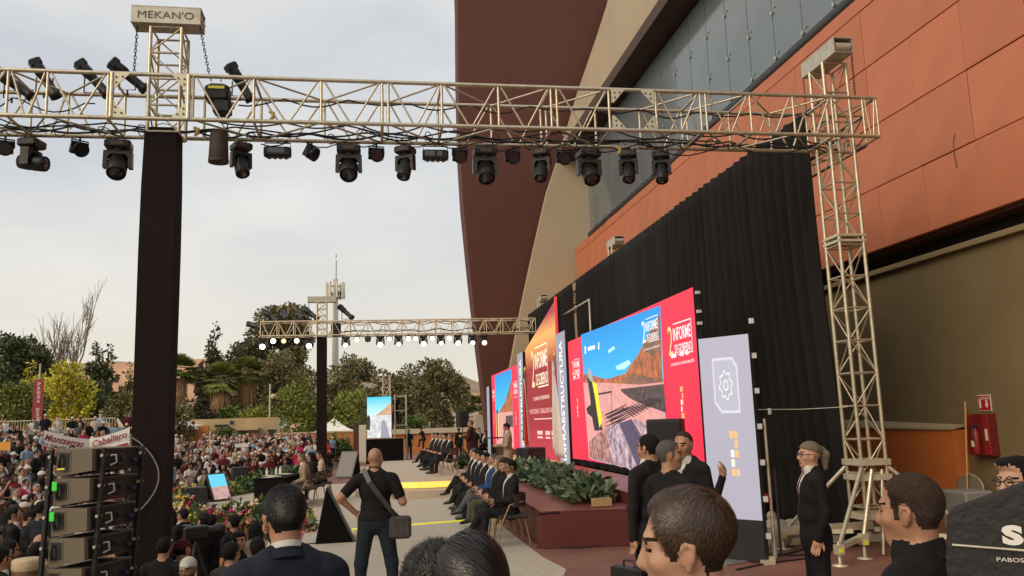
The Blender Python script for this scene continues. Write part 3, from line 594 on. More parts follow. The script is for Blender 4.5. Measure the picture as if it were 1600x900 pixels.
for px, kind, lit, lb in ((414, 'm', 10, 'glaring warm moving head lamp at the far truss left end'), (430, 'p', 9, 'glaring orange flood lamp second from the far truss left end'), (446, 'p', .8, 'dim yellow flood lamp left of the far post'), (466, 'p', 3, 'small white lit flood lamp left of the far post'), (485, 'm', 8, 'bright white moving head lamp next to the far post'),
        (541, 'm', 1.2, 'dim lit moving head lamp right of the far post'), (558, 'p', 3, 'amber flood lamp right of the far post'), (575, 'p', 0, 'unlit flood lamp on the far truss'), (594, 'm', 6, 'bright moving head lamp above the small side screen'), (608, 'p', 1.2, 'lit flood lamp beside a bright lamp on the far truss'), (622, 'm', 1.2, 'dim moving head lamp left of the amber flood on the far truss'), (637, 'p', 3, 'amber flood lamp in the middle of the far truss'),
        (648, 'p', 1.2, 'small lit flood lamp right of the amber flood on the far truss'), (660, 'm', 6, 'bright moving head lamp in the middle right of the far truss'), (674, 'p', 1.2, 'small lit flood lamp right of the bright middle lamp'), (687, 'm', 1.2, 'dim moving head lamp before the far fin edge'), (700, 'p', 3, 'amber flood lamp near the far fin edge'), (713, 'm', 6, 'bright moving head lamp nearest the fin on the far truss'), (735, 'm', 1.5, 'moving head lamp hanging just before the fin edge'), (753, 'm', 2, 'last lit moving head lamp in front of the dark red fin')):
    x = float(ony(px, 525, FY1)[0]); gl = WARM if (px in (430, 446, 558, 637, 700)) else (1, .93, .78)
    if kind == 'm': moving_head((x, FY0+.1, fz0-.01), .0, .35, True, lit=lit, label=lb, group='lamps on the far truss', s=1.0, glow=gl)
    else: par_can((x, FY0+.1, fz0-.01), 0, .2, lb, 'lamps on the far truss', 1.15, lit, gl)
for px, py, dv in ((423, 500, (.5, -.2, -.4)), (445, 499, (.2, -.6, -.3)), (469, 499, (.2, -.6, -.3)), (485, 495, (.6, -.3, -.5)), (540, 493, (.6, -.3, -.6)), (398, 515, (.5, -.4, -.2))):
    p = ony(px, py, 35.2); spot((p[0], 35.2, p[2]), dv, 'black spot lamp standing on top of the far truss', 'spot lamps on the far truss', 1.5)
b = MB(); p = ony(525, 515, 34.9); b.box((p[0], 34.9, p[2]), (.4, .35, .55), bev=.06); b.build('chain_hoist', M_lampb, label='black chain hoist hanging inside the far truss', cat='hoist')
for i in range(3): swag(px_post+.5, 6.6, 35.1, fz1-.02-.3*(i > 0), .10, .9+.3*i, .016, 'dark cable draped along the far lit truss', 'cables along the far truss')
# ================================================================ SCREENS AND STAGE OBJECTS
XS = 5.3
M_case = mat('screen_case', (.012, .012, .013), .5)
M_edge = mat('screen_edge_metal', (.35, .33, .30), .45, metal=.6)
S_red = screen_mat('screen_red', (.80, .022, .062)); S_white = screen_mat('screen_white', (.93, .88, .86)); S_pale = screen_mat('screen_pale_pink', (.90, .50, .48))
S_or = screen_mat('screen_orange', (.92, .46, .18)); S_cr = screen_mat('screen_cream', (.95, .85, .62)); S_gold = screen_mat('screen_gold', (.92, .62, .28))
S_grey = screen_mat('screen_grey', (.36, .345, .41), (.41, .39, .45), axis=2, lo=0, hi=4); S_grey2 = screen_mat('screen_grey_dark', (.29, .285, .34))
S_sky = screen_mat('screen_sky', (.05, .52, .80), (.004, .27, .70), axis=2, lo=2.3, hi=4.0); S_rock = screen_mat('screen_rock', (.60, .17, .055), (.20, .075, .04), 3.2)
S_earth = screen_mat('screen_earth', (.78, .36, .32), (.62, .26, .24), 5.); S_dk = screen_mat('screen_dark', (.018, .013, .018)); S_wall = screen_mat('screen_retaining_wall', (.030, .022, .025), (.13, .08, .08), 7.)
S_yel = screen_mat('screen_yellow', (.88, .78, .02)); S_blk = screen_mat('screen_rubble', (.66, .46, .52), (.10, .07, .11), 5.); S_vio = screen_mat('screen_violet_steel', (.17, .13, .22), (.05, .04, .08), 14.)
S_dirt = screen_mat('screen_dirt', (.62, .30, .25), (.10, .05, .05), 9.); S_cloud = screen_mat('screen_cloud', (.45, .75, .90)); S_or2 = screen_mat('screen_rock_dark', (.13, .075, .055), (.30, .13, .07), 5.)
def P_(px, X, lay): return [tuple(onx(x, y, X)-np.array([.0022*lay, 0, 0])) for x, y in px]
def patch(par, name, px, X, lay, m):
    pts = P_(px, X, lay); b = MB(); b.poly(pts)
    a = np.array(pts); nrm = sum(np.cross(a[i], a[(i+1) % len(a)]) for i in range(len(a)))
    if nrm[0] > 0: b = MB(); b.poly(pts[::-1])
    o = b.build(name, m, par); return o
def stroke(par, name, px, X, lay, m, r=.012):
    pts = [np.array(p) for p in P_(px, X, lay)]; b = MB()
    for p, q in zip(pts[:-1], pts[1:]):
        d = q-p; n = np.cross(d, [1, 0, 0]); n = n/np.linalg.norm(n)*r; b.add([p-n, q-n, q+n, p+n], [(0, 1, 2, 3)])
    return b.build(name, m, par)
def wallrect(y0, y1, z0, z1, X, lay): x = X-.0022*lay; return [(x, y1, z0), (x, y0, z0), (x, y0, z1), (x, y1, z1)]
def rect(par, name, y0, y1, z0, z1, X, lay, m): b = MB(); b.poly(wallrect(y0, y1, z0, z1, X, lay)); return b.build(name, m, par)
def panel_body(par, y0, y1, z0, z1, X, th=.11):
    b = MB(); b.box((X+th/2+.001, (y0+y1)/2, (z0+z1)/2), (th, y1-y0, z1-z0)); return b.build('screen_case', M_case, par)
def logo(par, yc, zc, w, X, lay, m1, m2, small=False):
    c = lambda u, v: (X-.0022*lay, yc-u*w, zc+v*w)
    A, U = (0, -1, 0), (0, 0, 1)
    text('numeral', '2', c(-.40, .03), A, U, w*.20, w*.46, m2, par, off=.0)
    text('lettering', 'INFORME', c(.11, .11), A, U, w*.74, w*.20, m1, par, off=.0, bold=.012)
    text('lettering', 'DE GOBIERNO', c(.13, -.12), A, U, w*.70, w*.14, m1, par, off=.0, bold=.01)
    b = MB(); x = X-.0022*lay
    for (u0, u1, v0, v1) in ((-.24, .52, .265, .28), (.505, .52, -.22, .28), (-.1, .52, -.22, -.205)): b.add([c(u0, v0), c(u1, v0), c(u1, v1), c(u0, v1)], [(0, 1, 2, 3)])
    b.build('logo_frame', m1, par)
    text('lettering', 'EL CAMINO DE LA TRANSFORMACIÓN', c(.05, -.34), A, U, w*.98, w*.055, m1, par, off=.0)
def dots(par, yc, zc, s, X, lay):
    for r_, row in enumerate((('o', 'o'), (None, 'o'), ('w', 'o'), ('w', None), ('o', 'o'))):
        for c_, k_ in enumerate(row):
            if k_: rect(par, 'pictogram', yc-(c_*.62)*s-.25*s, yc-(c_*.62)*s+.25*s, zc-r_*s-.4*s, zc-r_*s+.4*s, X, lay, S_or if k_ == 'o' else S_cr)
# --- big red screen
rs = thing('led_screen', 'large red screen showing a rocky building site under blue sky', 'screen', (XS, 18, .8))
Y0, Y1, Z0, Z1 = 13.22, 22.6, .90, 4.07
panel_body(rs, Y0, Y1, Z0, Z1, XS)
rect(rs, 'red_field', Y0, Y1, Z0, Z1, XS, 1, S_red)
ph = [(908, 523), (1032, 477), (1044, 752), (921, 716)]
im = patch(rs, 'site_picture', ph, XS, 2, S_sky)
patch(im, 'cloud', [(962, 573), (975, 566), (983, 562), (986, 568), (976, 577), (965, 578)], XS, 3, S_cloud)
patch(im, 'rocky_hill', [(913, 584), (928, 587), (945, 592), (955, 591), (966, 587), (977, 584), (986, 570), (997, 555), (1003, 543), (1010, 531), (1020, 511), (1031.5, 489), (1036, 600), (912, 600)], XS, 3, S_rock)
patch(im, 'rock_shadow', [(1006, 538), (1020, 511), (1031.5, 489), (1033.5, 545), (1020, 556), (1008, 548)], XS, 4, S_or2)
patch(im, 'rock_shadow', [(975, 592), (990, 583), (1010, 588), (1037, 592), (1037, 599), (1000, 603), (978, 602)], XS, 4, S_or2)
patch(im, 'excavated_ground', [(912, 598), (945, 598), (1000, 601), (1037, 597), (1044, 751), (921, 715)], XS, 5, S_earth)
patch(im, 'retaining_wall', [(970, 608), (1038, 600), (1042, 645), (1023, 638), (1000, 630), (985, 622), (973, 613)], XS, 6, S_wall)
for i in range(7): stroke(im, 'reinforcing_bar', [(946+i*2.2, 649+i*2.6), (976+i*7.5, 637-i*1.1)], XS, 7, S_dk, .012)
for i in range(11): stroke(im, 'reinforcing_bar', [(975+i*4.1, 638-i*1.6), (992+i*4.2, 652-i*2.6)], XS, 7, S_dk, .012)
for i in range(4): stroke(im, 'reinforcing_bar', [(947, 648+i*6.2), (980, 632+i*7)], XS, 7, S_dk, .012)
stroke(im, 'post', [(957, 614), (957, 664)], XS, 7, S_dk, .02); stroke(im, 'post', [(935, 616), (957, 612)], XS, 7, S_dk, .02)
patch(im, 'steel_deck', [(968, 661), (988, 655), (1018, 705), (1030, 746), (1000, 737)], XS, 6, S_vio)
for i in range(9): stroke(im, 'deck_rib', [(970+i*2.1, 660.5-i*.6), (1001+i*3.2, 737+i*1.0)], XS, 7, S_dk, .010)
patch(im, 'rubble', [(950, 668), (968, 661), (985, 700), (999, 737), (962, 726), (952, 700)], XS, 6, S_blk); patch(im, 'rubble', [(990, 655), (1000, 657), (1026, 678), (1028, 706), (1018, 704)], XS, 6, S_blk)
patch(im, 'loose_earth', [(921, 690), (935, 678), (950, 668), (955, 700), (962, 727), (922, 715)], XS, 6, S_dirt)
wk = patch(im, 'worker', [(918, 590), (925, 592), (930, 612), (933, 635), (938, 655), (943, 672), (930, 673), (926, 652), (919, 646), (917, 638), (924, 632), (922, 612)], XS, 7, S_dk)
patch(wk, 'vest', [(926, 595), (933, 600), (936, 618), (938, 636), (942, 655), (938, 669), (935, 650), (931, 622)], XS, 8, S_yel); patch(wk, 'helmet', [(921, 574), (926, 582), (928, 598), (922, 594), (919, 584)], XS, 8, screen_mat('screen_helmet', (.35, .36, .38)))
stroke(im, 'crest', [(915, 541), (915, 553)], XS, 4, S_white, .06); stroke(im, 'crest', [(936, 535), (936, 546)], XS, 4, S_white, .05); stroke(im, 'crest', [(919, 545.5), (930, 542)], XS, 4, S_white, .045); stroke(im, 'crest', [(951, 550), (957, 545), (961, 543)], XS, 4, S_cloud, .04)
yc = float(onx(1017, 522, XS)[1]); logo(im, yc, 3.58, .95, XS, 9, S_white, S_white)
pc = onx(1062, 530, XS); logo(rs, pc[1], pc[2]-.02, 1.15, XS, 3, S_white, S_gold)
pc = onx(900, 575, XS); logo(rs, pc[1], pc[2], .82, XS, 3, S_white, S_gold)
for (x, y, w) in ((1053, 556, .26), (1066, 553, .16), (1074, 551, .12)): pc = onx(x, y, XS); rect(rs, 'sponsor_mark', pc[1]-w/2, pc[1]+w/2, pc[2]-.035, pc[2]+.035, XS, 3, S_white)
for (x, y, w) in ((898, 589, .22), (904, 587, .18)): pc = onx(x, y, XS); rect(rs, 'sponsor_mark', pc[1]-w/2, pc[1]+w/2, pc[2]-.03, pc[2]+.03, XS, 3, S_white)
pc = onx(1064, 608, XS); dots(rs, pc[1], pc[2], .115, XS, 3); pc = onx(902, 625, XS); dots(rs, pc[1], pc[2], .10, XS, 3)
for zz in (3.97, 3.65, 3.45, 3.0, 2.5): b = MB(); b.box((XS+.06, Y0-.04, zz), (.07, .06, .05)); b.build('panel_latch', mat('latch_white', (.7, .7, .68), .5), rs)
# black skirt under the screen
b = MB(); n = 80; yy = np.linspace(Y0, Y1+.1, n)
for i in range(n-1):
    f1, f2 = [.04*math.sin(q*7)+.03*math.sin(q*2.3) for q in (yy[i], yy[i+1])]
    b.add([(XS-.05+f1, yy[i], .772), (XS-.05+f2, yy[i+1], .772), (XS+.01, yy[i+1], .93), (XS+.01, yy[i], .93)], [(3, 2, 1, 0)], 0, True)
b.build('skirt_cloth', M_black, rs)
# --- gear panel on the floor (nearest, turned slightly)
g0 = onz(1197, 882); d0 = (CM @ (g0-CO))[2]; zt = atd(1167.5, 516, d0)[2]; zl = atd(1190, 815, d0)[2]
g1 = onz(1091, 530, zt); ax = np.array([g0[0]-g1[0], g0[1]-g1[1], 0]); GW = np.linalg.norm(ax); ax /= GW; up = np.array([0, 0, 1.]); nn = np.cross(ax, up)
gp = thing('led_screen', 'tall pale grey screen with a white gear symbol standing on the floor', 'screen', (g0[0], g0[1], 0))
def gpt(u, z, lay=0): return np.array([g1[0], g1[1], 0])+ax*u+up*z+nn*.0022*lay
b = MB(); b.prism([gpt(0, .03, -2), gpt(GW, .03, -2), gpt(GW, zt, -2), gpt(0, zt, -2)], -nn*.09); b.build('screen_case', M_case, gp)
def gpoly(nm, pts, lay, m, par=gp): b = MB(); b.poly([gpt(u, z, lay) for u, z in pts]); return b.build(nm, m, par)
gpoly('grey_field', [(0, zl), (GW, zl), (GW, zt), (0, zt)], 1, S_grey); gpoly('unlit_field', [(0, .05), (GW, .05), (GW, zl), (0, zl)], 1, M_case)
k = GW/1.0; gz = zt-(zt-zl)*.29; cu = GW*.50
fr_ = [(-.25*k, .42), (.16*k, .42), (.25*k, .30), (.25*k, -.34), (-.12*k, -.34), (-.25*k, -.20)]
gpoly('badge', [(cu+u, gz+z) for u, z in fr_], 2, screen_mat('badge_light', (.62, .60, .66))); gpoly('badge', [(cu+u*.88, gz+.04+(z-.04)*.90) for u, z in fr_], 3, screen_mat('badge_mid', (.44, .43, .50)))
b = MB(); ge = []
for i in range(64):
    a = 2*math.pi*i/64; r_ = .20 if (i % 8) in (0, 1, 2, 3) else .165; ge.append((cu+r_*.66*k*math.cos(a), gz+.04+r_*math.sin(a)))
def ring(pts, w, lay, nm, m, par):
    b = MB(); n = len(pts); c = np.mean(pts, 0)
    for i in range(n):
        p, q = np.array(pts[i]), np.array(pts[(i+1) % n]); b.add([gpt(*p, lay), gpt(*q, lay), gpt(*(c+(q-c)*(1-w)), lay), gpt(*(c+(p-c)*(1-w)), lay)], [(0, 1, 2, 3)])
    return b.build(nm, m, par)
ring(ge, .10, 4, 'gear_symbol', S_white, gp); ring([(cu+.075*.66*k*math.cos(a), gz+.04+.075*math.sin(a)) for a in np.linspace(0, 6.283, 25)[:-1]], .22, 4, 'gear_symbol', S_white, gp)
for r_, row in enumerate((('o', 'o'), (None, 'o'), ('w', 'o'), ('w', None), ('o', 'o'))):
    for c_, q in enumerate(row):
        if q: u = GW*.50+c_*.085*k; z = zl+1.06-r_*.125; gpoly('pictogram', [(u, z), (u+.065*k, z), (u+.065*k, z+.095), (u, z+.095)], 2, S_or if q == 'o' else S_cr)
for i in range(7):
    z = .35+i*.47; b = MB(); b.box(gpt(GW, z)-nn*.06+ax*.03, (.05, .05, .07)); b.build('panel_latch', MATS['latch_white'], gp)
bar('support_pole', gpt(GW-.0, .1)-nn*.16+ax*.05, gpt(GW, zt*.62)-nn*.16+ax*.05, .022, M_alu, gp); bar('support_pole', gpt(GW, .1)-nn*.30+ax*.06, gpt(GW, zt*.40)-nn*.30+ax*.06, .02, M_frame, gp)
b = MB(); b.box(gpt(GW, .03)+ax*.03, (.14, .14, .05)); b.box(gpt(GW, .06)-nn*.1+ax*.03, (.07, .07, .06)); b.build('base_foot', M_alu2, gp)
b = MB(); b.box(gpt(.35, .012)+nn*.12, (.5, .3, .02), rz=.4); b.build('base_plate', M_edge, gp)
# --- lettered grey column
gc = thing('led_column', 'narrow grey lit column lettered downwards between the red and burgundy screens', 'screen', (XS, 23.7, .6))
cq = [onx(*q, XS) for q in ((871, 523), (883, 519), (893, 727), (876, 726))]; ya, yb = float(cq[0][1]), float(cq[1][1]); ya, yb = max(ya, yb), min(ya, yb)
yb, ya = 22.72, 23.95
panel_body(gc, yb, ya, .65, 4.42, XS-.05); rect(gc, 'grey_field', yb, ya, .65, 4.42, XS-.05, 1, S_grey2)
text('lettering', 'INFRAESTRUCTURA', (XS-.05-.0044, (ya+yb)/2, 2.5), (0, 0, 1), (0, 1, 0), 3.35, .42, S_white, gc, off=0, bold=.02)
# --- burgundy centre screen with slanted top
bs = thing('led_screen', 'burgundy centre screen with slanted top and golden event lettering', 'screen', (XS, 27, .6))
S_burg = screen_mat('screen_burgundy', (.30, .014, .022), (.55, .03, .06), axis=2, lo=2.0, hi=.7); S_burg2 = screen_mat('screen_sunset', (.30, .016, .022), (.90, .40, .10), axis=2, lo=3.7, hi=4.6); S_top = screen_mat('screen_sunset_top', (.90, .42, .11), (.38, .03, .04), axis=2, lo=4.62, hi=5.2)
by0, by1 = 24.0, 29.4
b = MB(); b.prism([(XS+.02, by0, .65), (XS+.02, by1, .65), (XS+.02, by1, 4.45), (XS+.02, by0, 5.5)], (.12, 0, 0)); b.build('screen_case', M_case, bs)
xx = XS+.016
b = MB(); b.poly([(xx, by1, .65), (xx, by0, .65), (xx, by0, 3.7), (xx, by1, 3.7)]); b.build('burgundy_field', S_burg, bs)
b = MB(); b.poly([(xx, by1, 3.7), (xx, by0, 3.7), (xx, by0, 4.6), (xx, by1-.78, 4.6), (xx, by1, 4.45)]); b.build('sunset_field', S_burg2, bs)
b = MB(); b.poly([(xx, by1-.78, 4.6), (xx, by0, 4.6), (xx, by0, 5.5)]); b.build('sunset_field', S_top, bs)
b = MB(); b.box((xx-.02, by0-.06, 3.1), (.06, .13, 4.9)); b.build('red_edge', screen_mat('screen_edge_red', (.62, .03, .03)), bs)
pc = onx(842, 572, XS); logo(bs, pc[1]+.05, pc[2]-.1, 2.7, xx, 2, S_cr, S_gold)
text('lettering', 'MONTSERRAT CABALLERO RAMÍREZ', (xx-.006, 26.6, 2.28), (0, -1, 0), (0, 0, 1), 4.6, .20, S_pale, bs, off=0)
rect(bs, 'caption_line', 25.1, 28.1, 1.985, 2.02, xx, 2, S_pale)
for yy_, w in ((27.2, .9), (25.95, .7), (25.2, .3)): rect(bs, 'sponsor_mark', yy_-w/2, yy_+w/2, 1.5, 1.62, xx, 2, S_pale); rect(bs, 'sponsor_mark', yy_-w/2, yy_+w/2, 1.38, 1.44, xx, 2, S_pale)
# --- mirrored left part, far away
lc = thing('led_column', 'narrow grey lettered column at the far side of the burgundy screen', 'screen', (XS, 30.2, .6)); panel_body(lc, 29.6, 30.75, .65, 4.42, XS-.05); rect(lc, 'grey_field', 29.6, 30.75, .65, 4.42, XS-.05, 1, S_grey2)
text('lettering', 'INFRAESTRUCTURA', (XS-.05-.0044, 30.15, 2.5), (0, 0, 1), (0, 1, 0), 3.35, .42, S_white, lc, off=0, bold=.02)
ls = thing('led_screen', 'distant red screen with a small site picture left of the burgundy one', 'screen', (XS, 35, .6))
panel_body(ls, 31.0, 38.3, .9, 4.07, XS); rect(ls, 'red_field', 31.0, 38.3, .9, 4.07, XS, 1, S_red)
im = rect(ls, 'site_picture', 32.5, 37.2, .95, 4.0, XS, 2, S_sky); rect(im, 'excavated_ground', 32.5, 37.2, .95, 2.35, XS, 4, S_earth)
b = MB(); b.poly([(XS-.0066, 37.2, 2.2), (XS-.0066, 32.5, 2.2), (XS-.0066, 32.5, 3.6), (XS-.0066, 34.4, 2.75), (XS-.0066, 36.2, 2.4)]); b.build('rocky_hill', S_rock, im)
b = MB(); b.poly([(XS-.011, 35.6, .95), (XS-.011, 33.4, .95), (XS-.011, 33.8, 1.7), (XS-.011, 34.8, 1.75)]); b.build('steel_deck', S_vio, im); rect(im, 'retaining_wall', 32.5, 34.3, 1.75, 2.2, XS, 5, S_wall); rect(im, 'worker', 36.5, 36.9, 1.2, 2.5, XS, 5, S_dk); rect(im, 'vest', 36.4, 36.6, 1.3, 2.3, XS, 6, S_yel)
logo(ls, 31.75, 3.2, .95, XS, 3, S_white, S_gold); logo(ls, 37.75, 3.2, .75, XS, 3, S_white, S_gold); dots(ls, 31.8, 2.3, .11, XS, 3); dots(ls, 37.8, 2.3, .10, XS, 3)
gf = thing('led_screen', 'farthest grey screen edge beside the dark red fin', 'screen', (XS-.1, 38.9, .6)); panel_body(gf, 38.45, 39.4, .4, 3.6, XS-.1); rect(gf, 'grey_field', 38.45, 39.4, .4, 3.6, XS-.1, 1, S_grey2)
# thin pipe goalpost above the red screen
b = MB(); b.tube([(XS+.3, 26.4, 4.2), (XS+.3, 26.4, 5.05), (XS+.3, 21.2, 5.05), (XS+.3, 21.2, 4.0)], .028, 6); b.build('pipe_frame', M_steel, label='thin metal pipe frame sticking up behind the red screen corner', cat='pipe')
# ---------------------------------------------------------------- flags
def flag(label, x, y, z0, cols, h=2.6, seed=0, lean=.0, emblem=None):
    t = thing('flag', label, 'flag', (x, y, z0))
    bar('pole', (x, y, z0), (x, y, z0+h), .016, mat('flag_pole', (.30, .22, .12), .4), t); b = MB(); b.lathe((x, y, z0+h), [(.02, 0), (.035, .03), (.03, .08), (.006, .16)], 10); b.build('finial', mat('finial_gold', (.6, .45, .15), .3, metal=.8), t)
    b = MB(); b.lathe((x, y, z0), [(.13, 0), (.13, .04), (.03, .06)], 14); b.build('base_stand', M_frame, t)
    n, mrow = 22, 16
    for k_, m_ in enumerate(cols):
        V = []; kk = len(cols); s0, s1 = k_/kk, (k_+1)/kk
        for i in range(mrow):
            v = i/(mrow-1)
            for j in range(n//kk+2):
                u = s0+(s1-s0)*j/(n//kk+1); wd = .06+.40*v**.8; a = u*9+seed
                V.append((x-.03-.09*math.sin(a)*(.3+v)-.02, y+.0-u*wd+.05*math.cos(a*1.3)*v, z0+h-.05-v*(h-.62)-u*(.42-.2*v)-lean*v))
        id_ = np.arange(mrow*(n//kk+2)).reshape(mrow, -1); f_ = np.stack([id_[:-1, :-1], id_[:-1, 1:], id_[1:, 1:], id_[1:, :-1]], -1).reshape(-1, 4)
        o = link('cloth', fast_mesh('cloth', np.array(V), f_, m_), t); md = o.modifiers.new('thickness', 'SOLIDIFY'); md.thickness = .006
    return t
MG, MW, MR = mat('flag_green', (.02, .17, .07), .7), mat('flag_white', (.72, .68, .62), .7, noise=.1, nscale=3), mat('flag_red', (.55, .03, .03), .7)
p = onx(818, 690, 4.9); flag('green, white and red flag hanging on a pole beside the burgundy screen', 4.85, float(p[1])-1.0, .8, (MG, MW, MR), 2.75)
p = onx(868, 716, 4.75); fl = flag('white flag hanging on a pole in front of the burgundy screen', 4.75, float(p[1])-.4, .6, (MW, MW), 3.0, 2)
# ---------------------------------------------------------------- speakers and monitors
M_spk = mat('speaker_black', (.013, .013, .014), .55, bump=.1, bscale=90); M_grl = mat('speaker_grille', (.02, .02, .021), .7, bump=.6, bscale=240)
def speaker(label, loc, size, rz, group=None):
    t = thing('loudspeaker', label, 'speaker', loc, rz, group); w, d, h = size
    def ch(b_, n_, m_): o = b_.build(n_, m_, t); o.matrix_parent_inverse = Matrix(); return o
    b = MB(); b.box((0, 0, h/2), (w, d, h), bev=.02); ch(b, 'cabinet', M_spk); b = MB(); b.box((0, -d/2-.003, h/2), (w*.9, .012, h*.9), bev=.004); ch(b, 'grille', M_grl)
    b = MB(); b.box((w/2+.002, 0, h*.62), (.012, d*.45, h*.16), bev=.004); ch(b, 'handle', M_frame)
    return t
p = onz(1070, 742, .77); speaker('black loudspeaker on the stage in front of the red screen', (4.72, 13.35, .775), (.56, .5, 1.12), -.5)
speaker('black loudspeaker box standing beside the white flag', (4.25, 23.2, .8), (.62, .6, .42), -1.2); speaker('black loudspeaker box under another beside the white flag', (4.25, 23.2, .365), (.66, .62, .42), -1.2)
p = onz(720, 700, 0); tsp = speaker('black loudspeaker raised on a tripod stand at the far plaza', (float(ony(723, 672, 44)[0]), 44, 1.75), (.55, .5, .85), .3)
b = MB(); x = float(ony(723, 672, 44)[0]); st_ = thing('speaker_stand', 'thin tripod stand under the far raised loudspeaker', 'stand', (x, 44, 0)); bar('pole', (x, 44, .1), (x, 44, 1.75), .025, M_frame, st_)
for a in (0, 2.1, 4.2): bar('leg', (x, 44, .7), (x+.5*math.cos(a), 44+.5*math.sin(a), .01), .018, M_frame, st_)
def wedge(label, loc, w, h, d, rz, lit=None, grp=None):
    """floor monitor: sloping display on a black triangular stand; front faces local -y"""
    t = thing('floor_monitor', label, 'monitor', loc, rz, grp)
    def ch(b_, n_, m_): o = b_.build(n_, m_, t); o.matrix_parent_inverse = Matrix(); return o
    b = MB(); b.prism([(-w/2, -d/2, 0), (-w/2, d/2, 0), (-w/2, .0+d*.22, h)], (w, 0, 0)); ch(b, 'stand_cloth', M_black)
    a = np.array([0, -d/2, .0]); e = np.array([0, d*.22, h]); nv = np.array([0, -h, d*.72]); nv /= np.linalg.norm(nv)
    q = [a+(-w/2-.02, 0, 0)+nv*.01, a+(w/2+.02, 0, 0)+nv*.01, e+(w/2+.02, 0, .03)+nv*.01, e+(-w/2-.02, 0, .03)+nv*.01]
    b = MB(); b.prism(q, nv*.04); ch(b, 'display_frame', mat('monitor_frame', (.05, .05, .05), .4))
    ins = lambda p_: p_*.9+np.mean(q, 0)*.1+nv*.044
    c = [ins(p_) for p_ in q]; md_ = [(c[0]+c[3])/2, (c[1]+c[2])/2]
    if lit:
        b = MB(); b.poly([c[0], c[1], md_[1], md_[0]]); ch(b, 'picture', screen_mat('monitor_lower', (.62, .36, .30), (.35, .22, .25), 6)); b = MB(); b.poly([md_[0], md_[1], c[2], c[3]]); ch(b, 'picture', screen_mat('monitor_sky', (.12, .55, .75)))
    else: b = MB(); b.poly(c); ch(b, 'picture', mat('monitor_glass', (.02, .02, .025), .1))
    return t
# near wedge with its silver rim to the right of it
p = onz(522, 845); wedge('black floor monitor on a cloth stand left of the bald man', (p[0], p[1], .008), .72, .88, .62, 1.62)
p = onz(338, 783); wedge('lit floor monitor showing blue sky at the curved stage edge', (p[0], p[1], .008), .58, .72, .5, .85, lit=1)
p = onz(305, 792); speaker('low grey loudspeaker box at the curved stage edge among flowers', (p[0], p[1], 0.008), (.55, .4, .5), .3); p = onz(374, 766); speaker('upright grey loudspeaker box behind the lit floor monitor', (p[0], p[1], 0.008), (.5, .45, .75), .3)
for px, py, lb in ((363, 772, 'white paper sign leaning on the stage edge behind the lit monitor'), (418, 762, 'white paper sign leaning beside the black table')):
    p = onz(px, py); t = thing('paper_sign', lb, 'sign', (p[0], p[1], .008)); b = MB(); b.box((p[0], p[1], .2), (.28, .02, .36), rz=.2); b.build('sheet', mat('paper', (.68, .64, .45), .7), t); b = MB(); b.box((p[0]+.02, p[1]-.02, .26), (.14, .006, .03), rz=.2); b.box((p[0]+.02, p[1]-.02, .18), (.16, .006, .03), rz=.2); b.build('print', mat('print_dark', (.12, .12, .1), .7), t)['kind'] = 'stuff'
p = onz(556, 748); wedge('black floor monitor hidden behind the bald man', (p[0]-.3, p[1]+1.0, .01), .7, .95, .7, -.5)
# table with papers
tp = np.array([-2.45, 22.6]); tb = thing('table', 'black draped table with papers where two people sit by the crowd', 'table', (tp[0], tp[1], 0))
b = MB(); b.box((tp[0], tp[1], .375), (.75, 1.9, .74), rz=-.12); b.build('table_cloth', M_black, tb); b = MB(); b.box((tp[0], tp[1], .76), (.8, 1.95, .025), rz=-.12); b.build('table_top', M_black, tb)
for i in range(7): b = MB(); b.box((tp[0]+random.uniform(-.25, .25), tp[1]+random.uniform(-.8, .8), .778+i*.003), (.21, .3, .004), rz=random.uniform(-1, 1)); b.build('paper_sheet', MATS['paper'], label='white paper sheet lying on the black draped table', cat='paper', group='papers on the table')
for i in range(3): x_, y_ = tp[0]-.2+random.uniform(-.1, .2), tp[1]-.5+i*.45; b = MB(); b.lathe((x_, y_, .80), [(.03, 0), (.032, .12), (.012, .17), (.013, .2)], 10); b.build('water_bottle', mat('bottle_clear', (.7, .7, .66), .15), label='small clear water bottle on the black draped table', cat='bottle', group='bottles on the table')
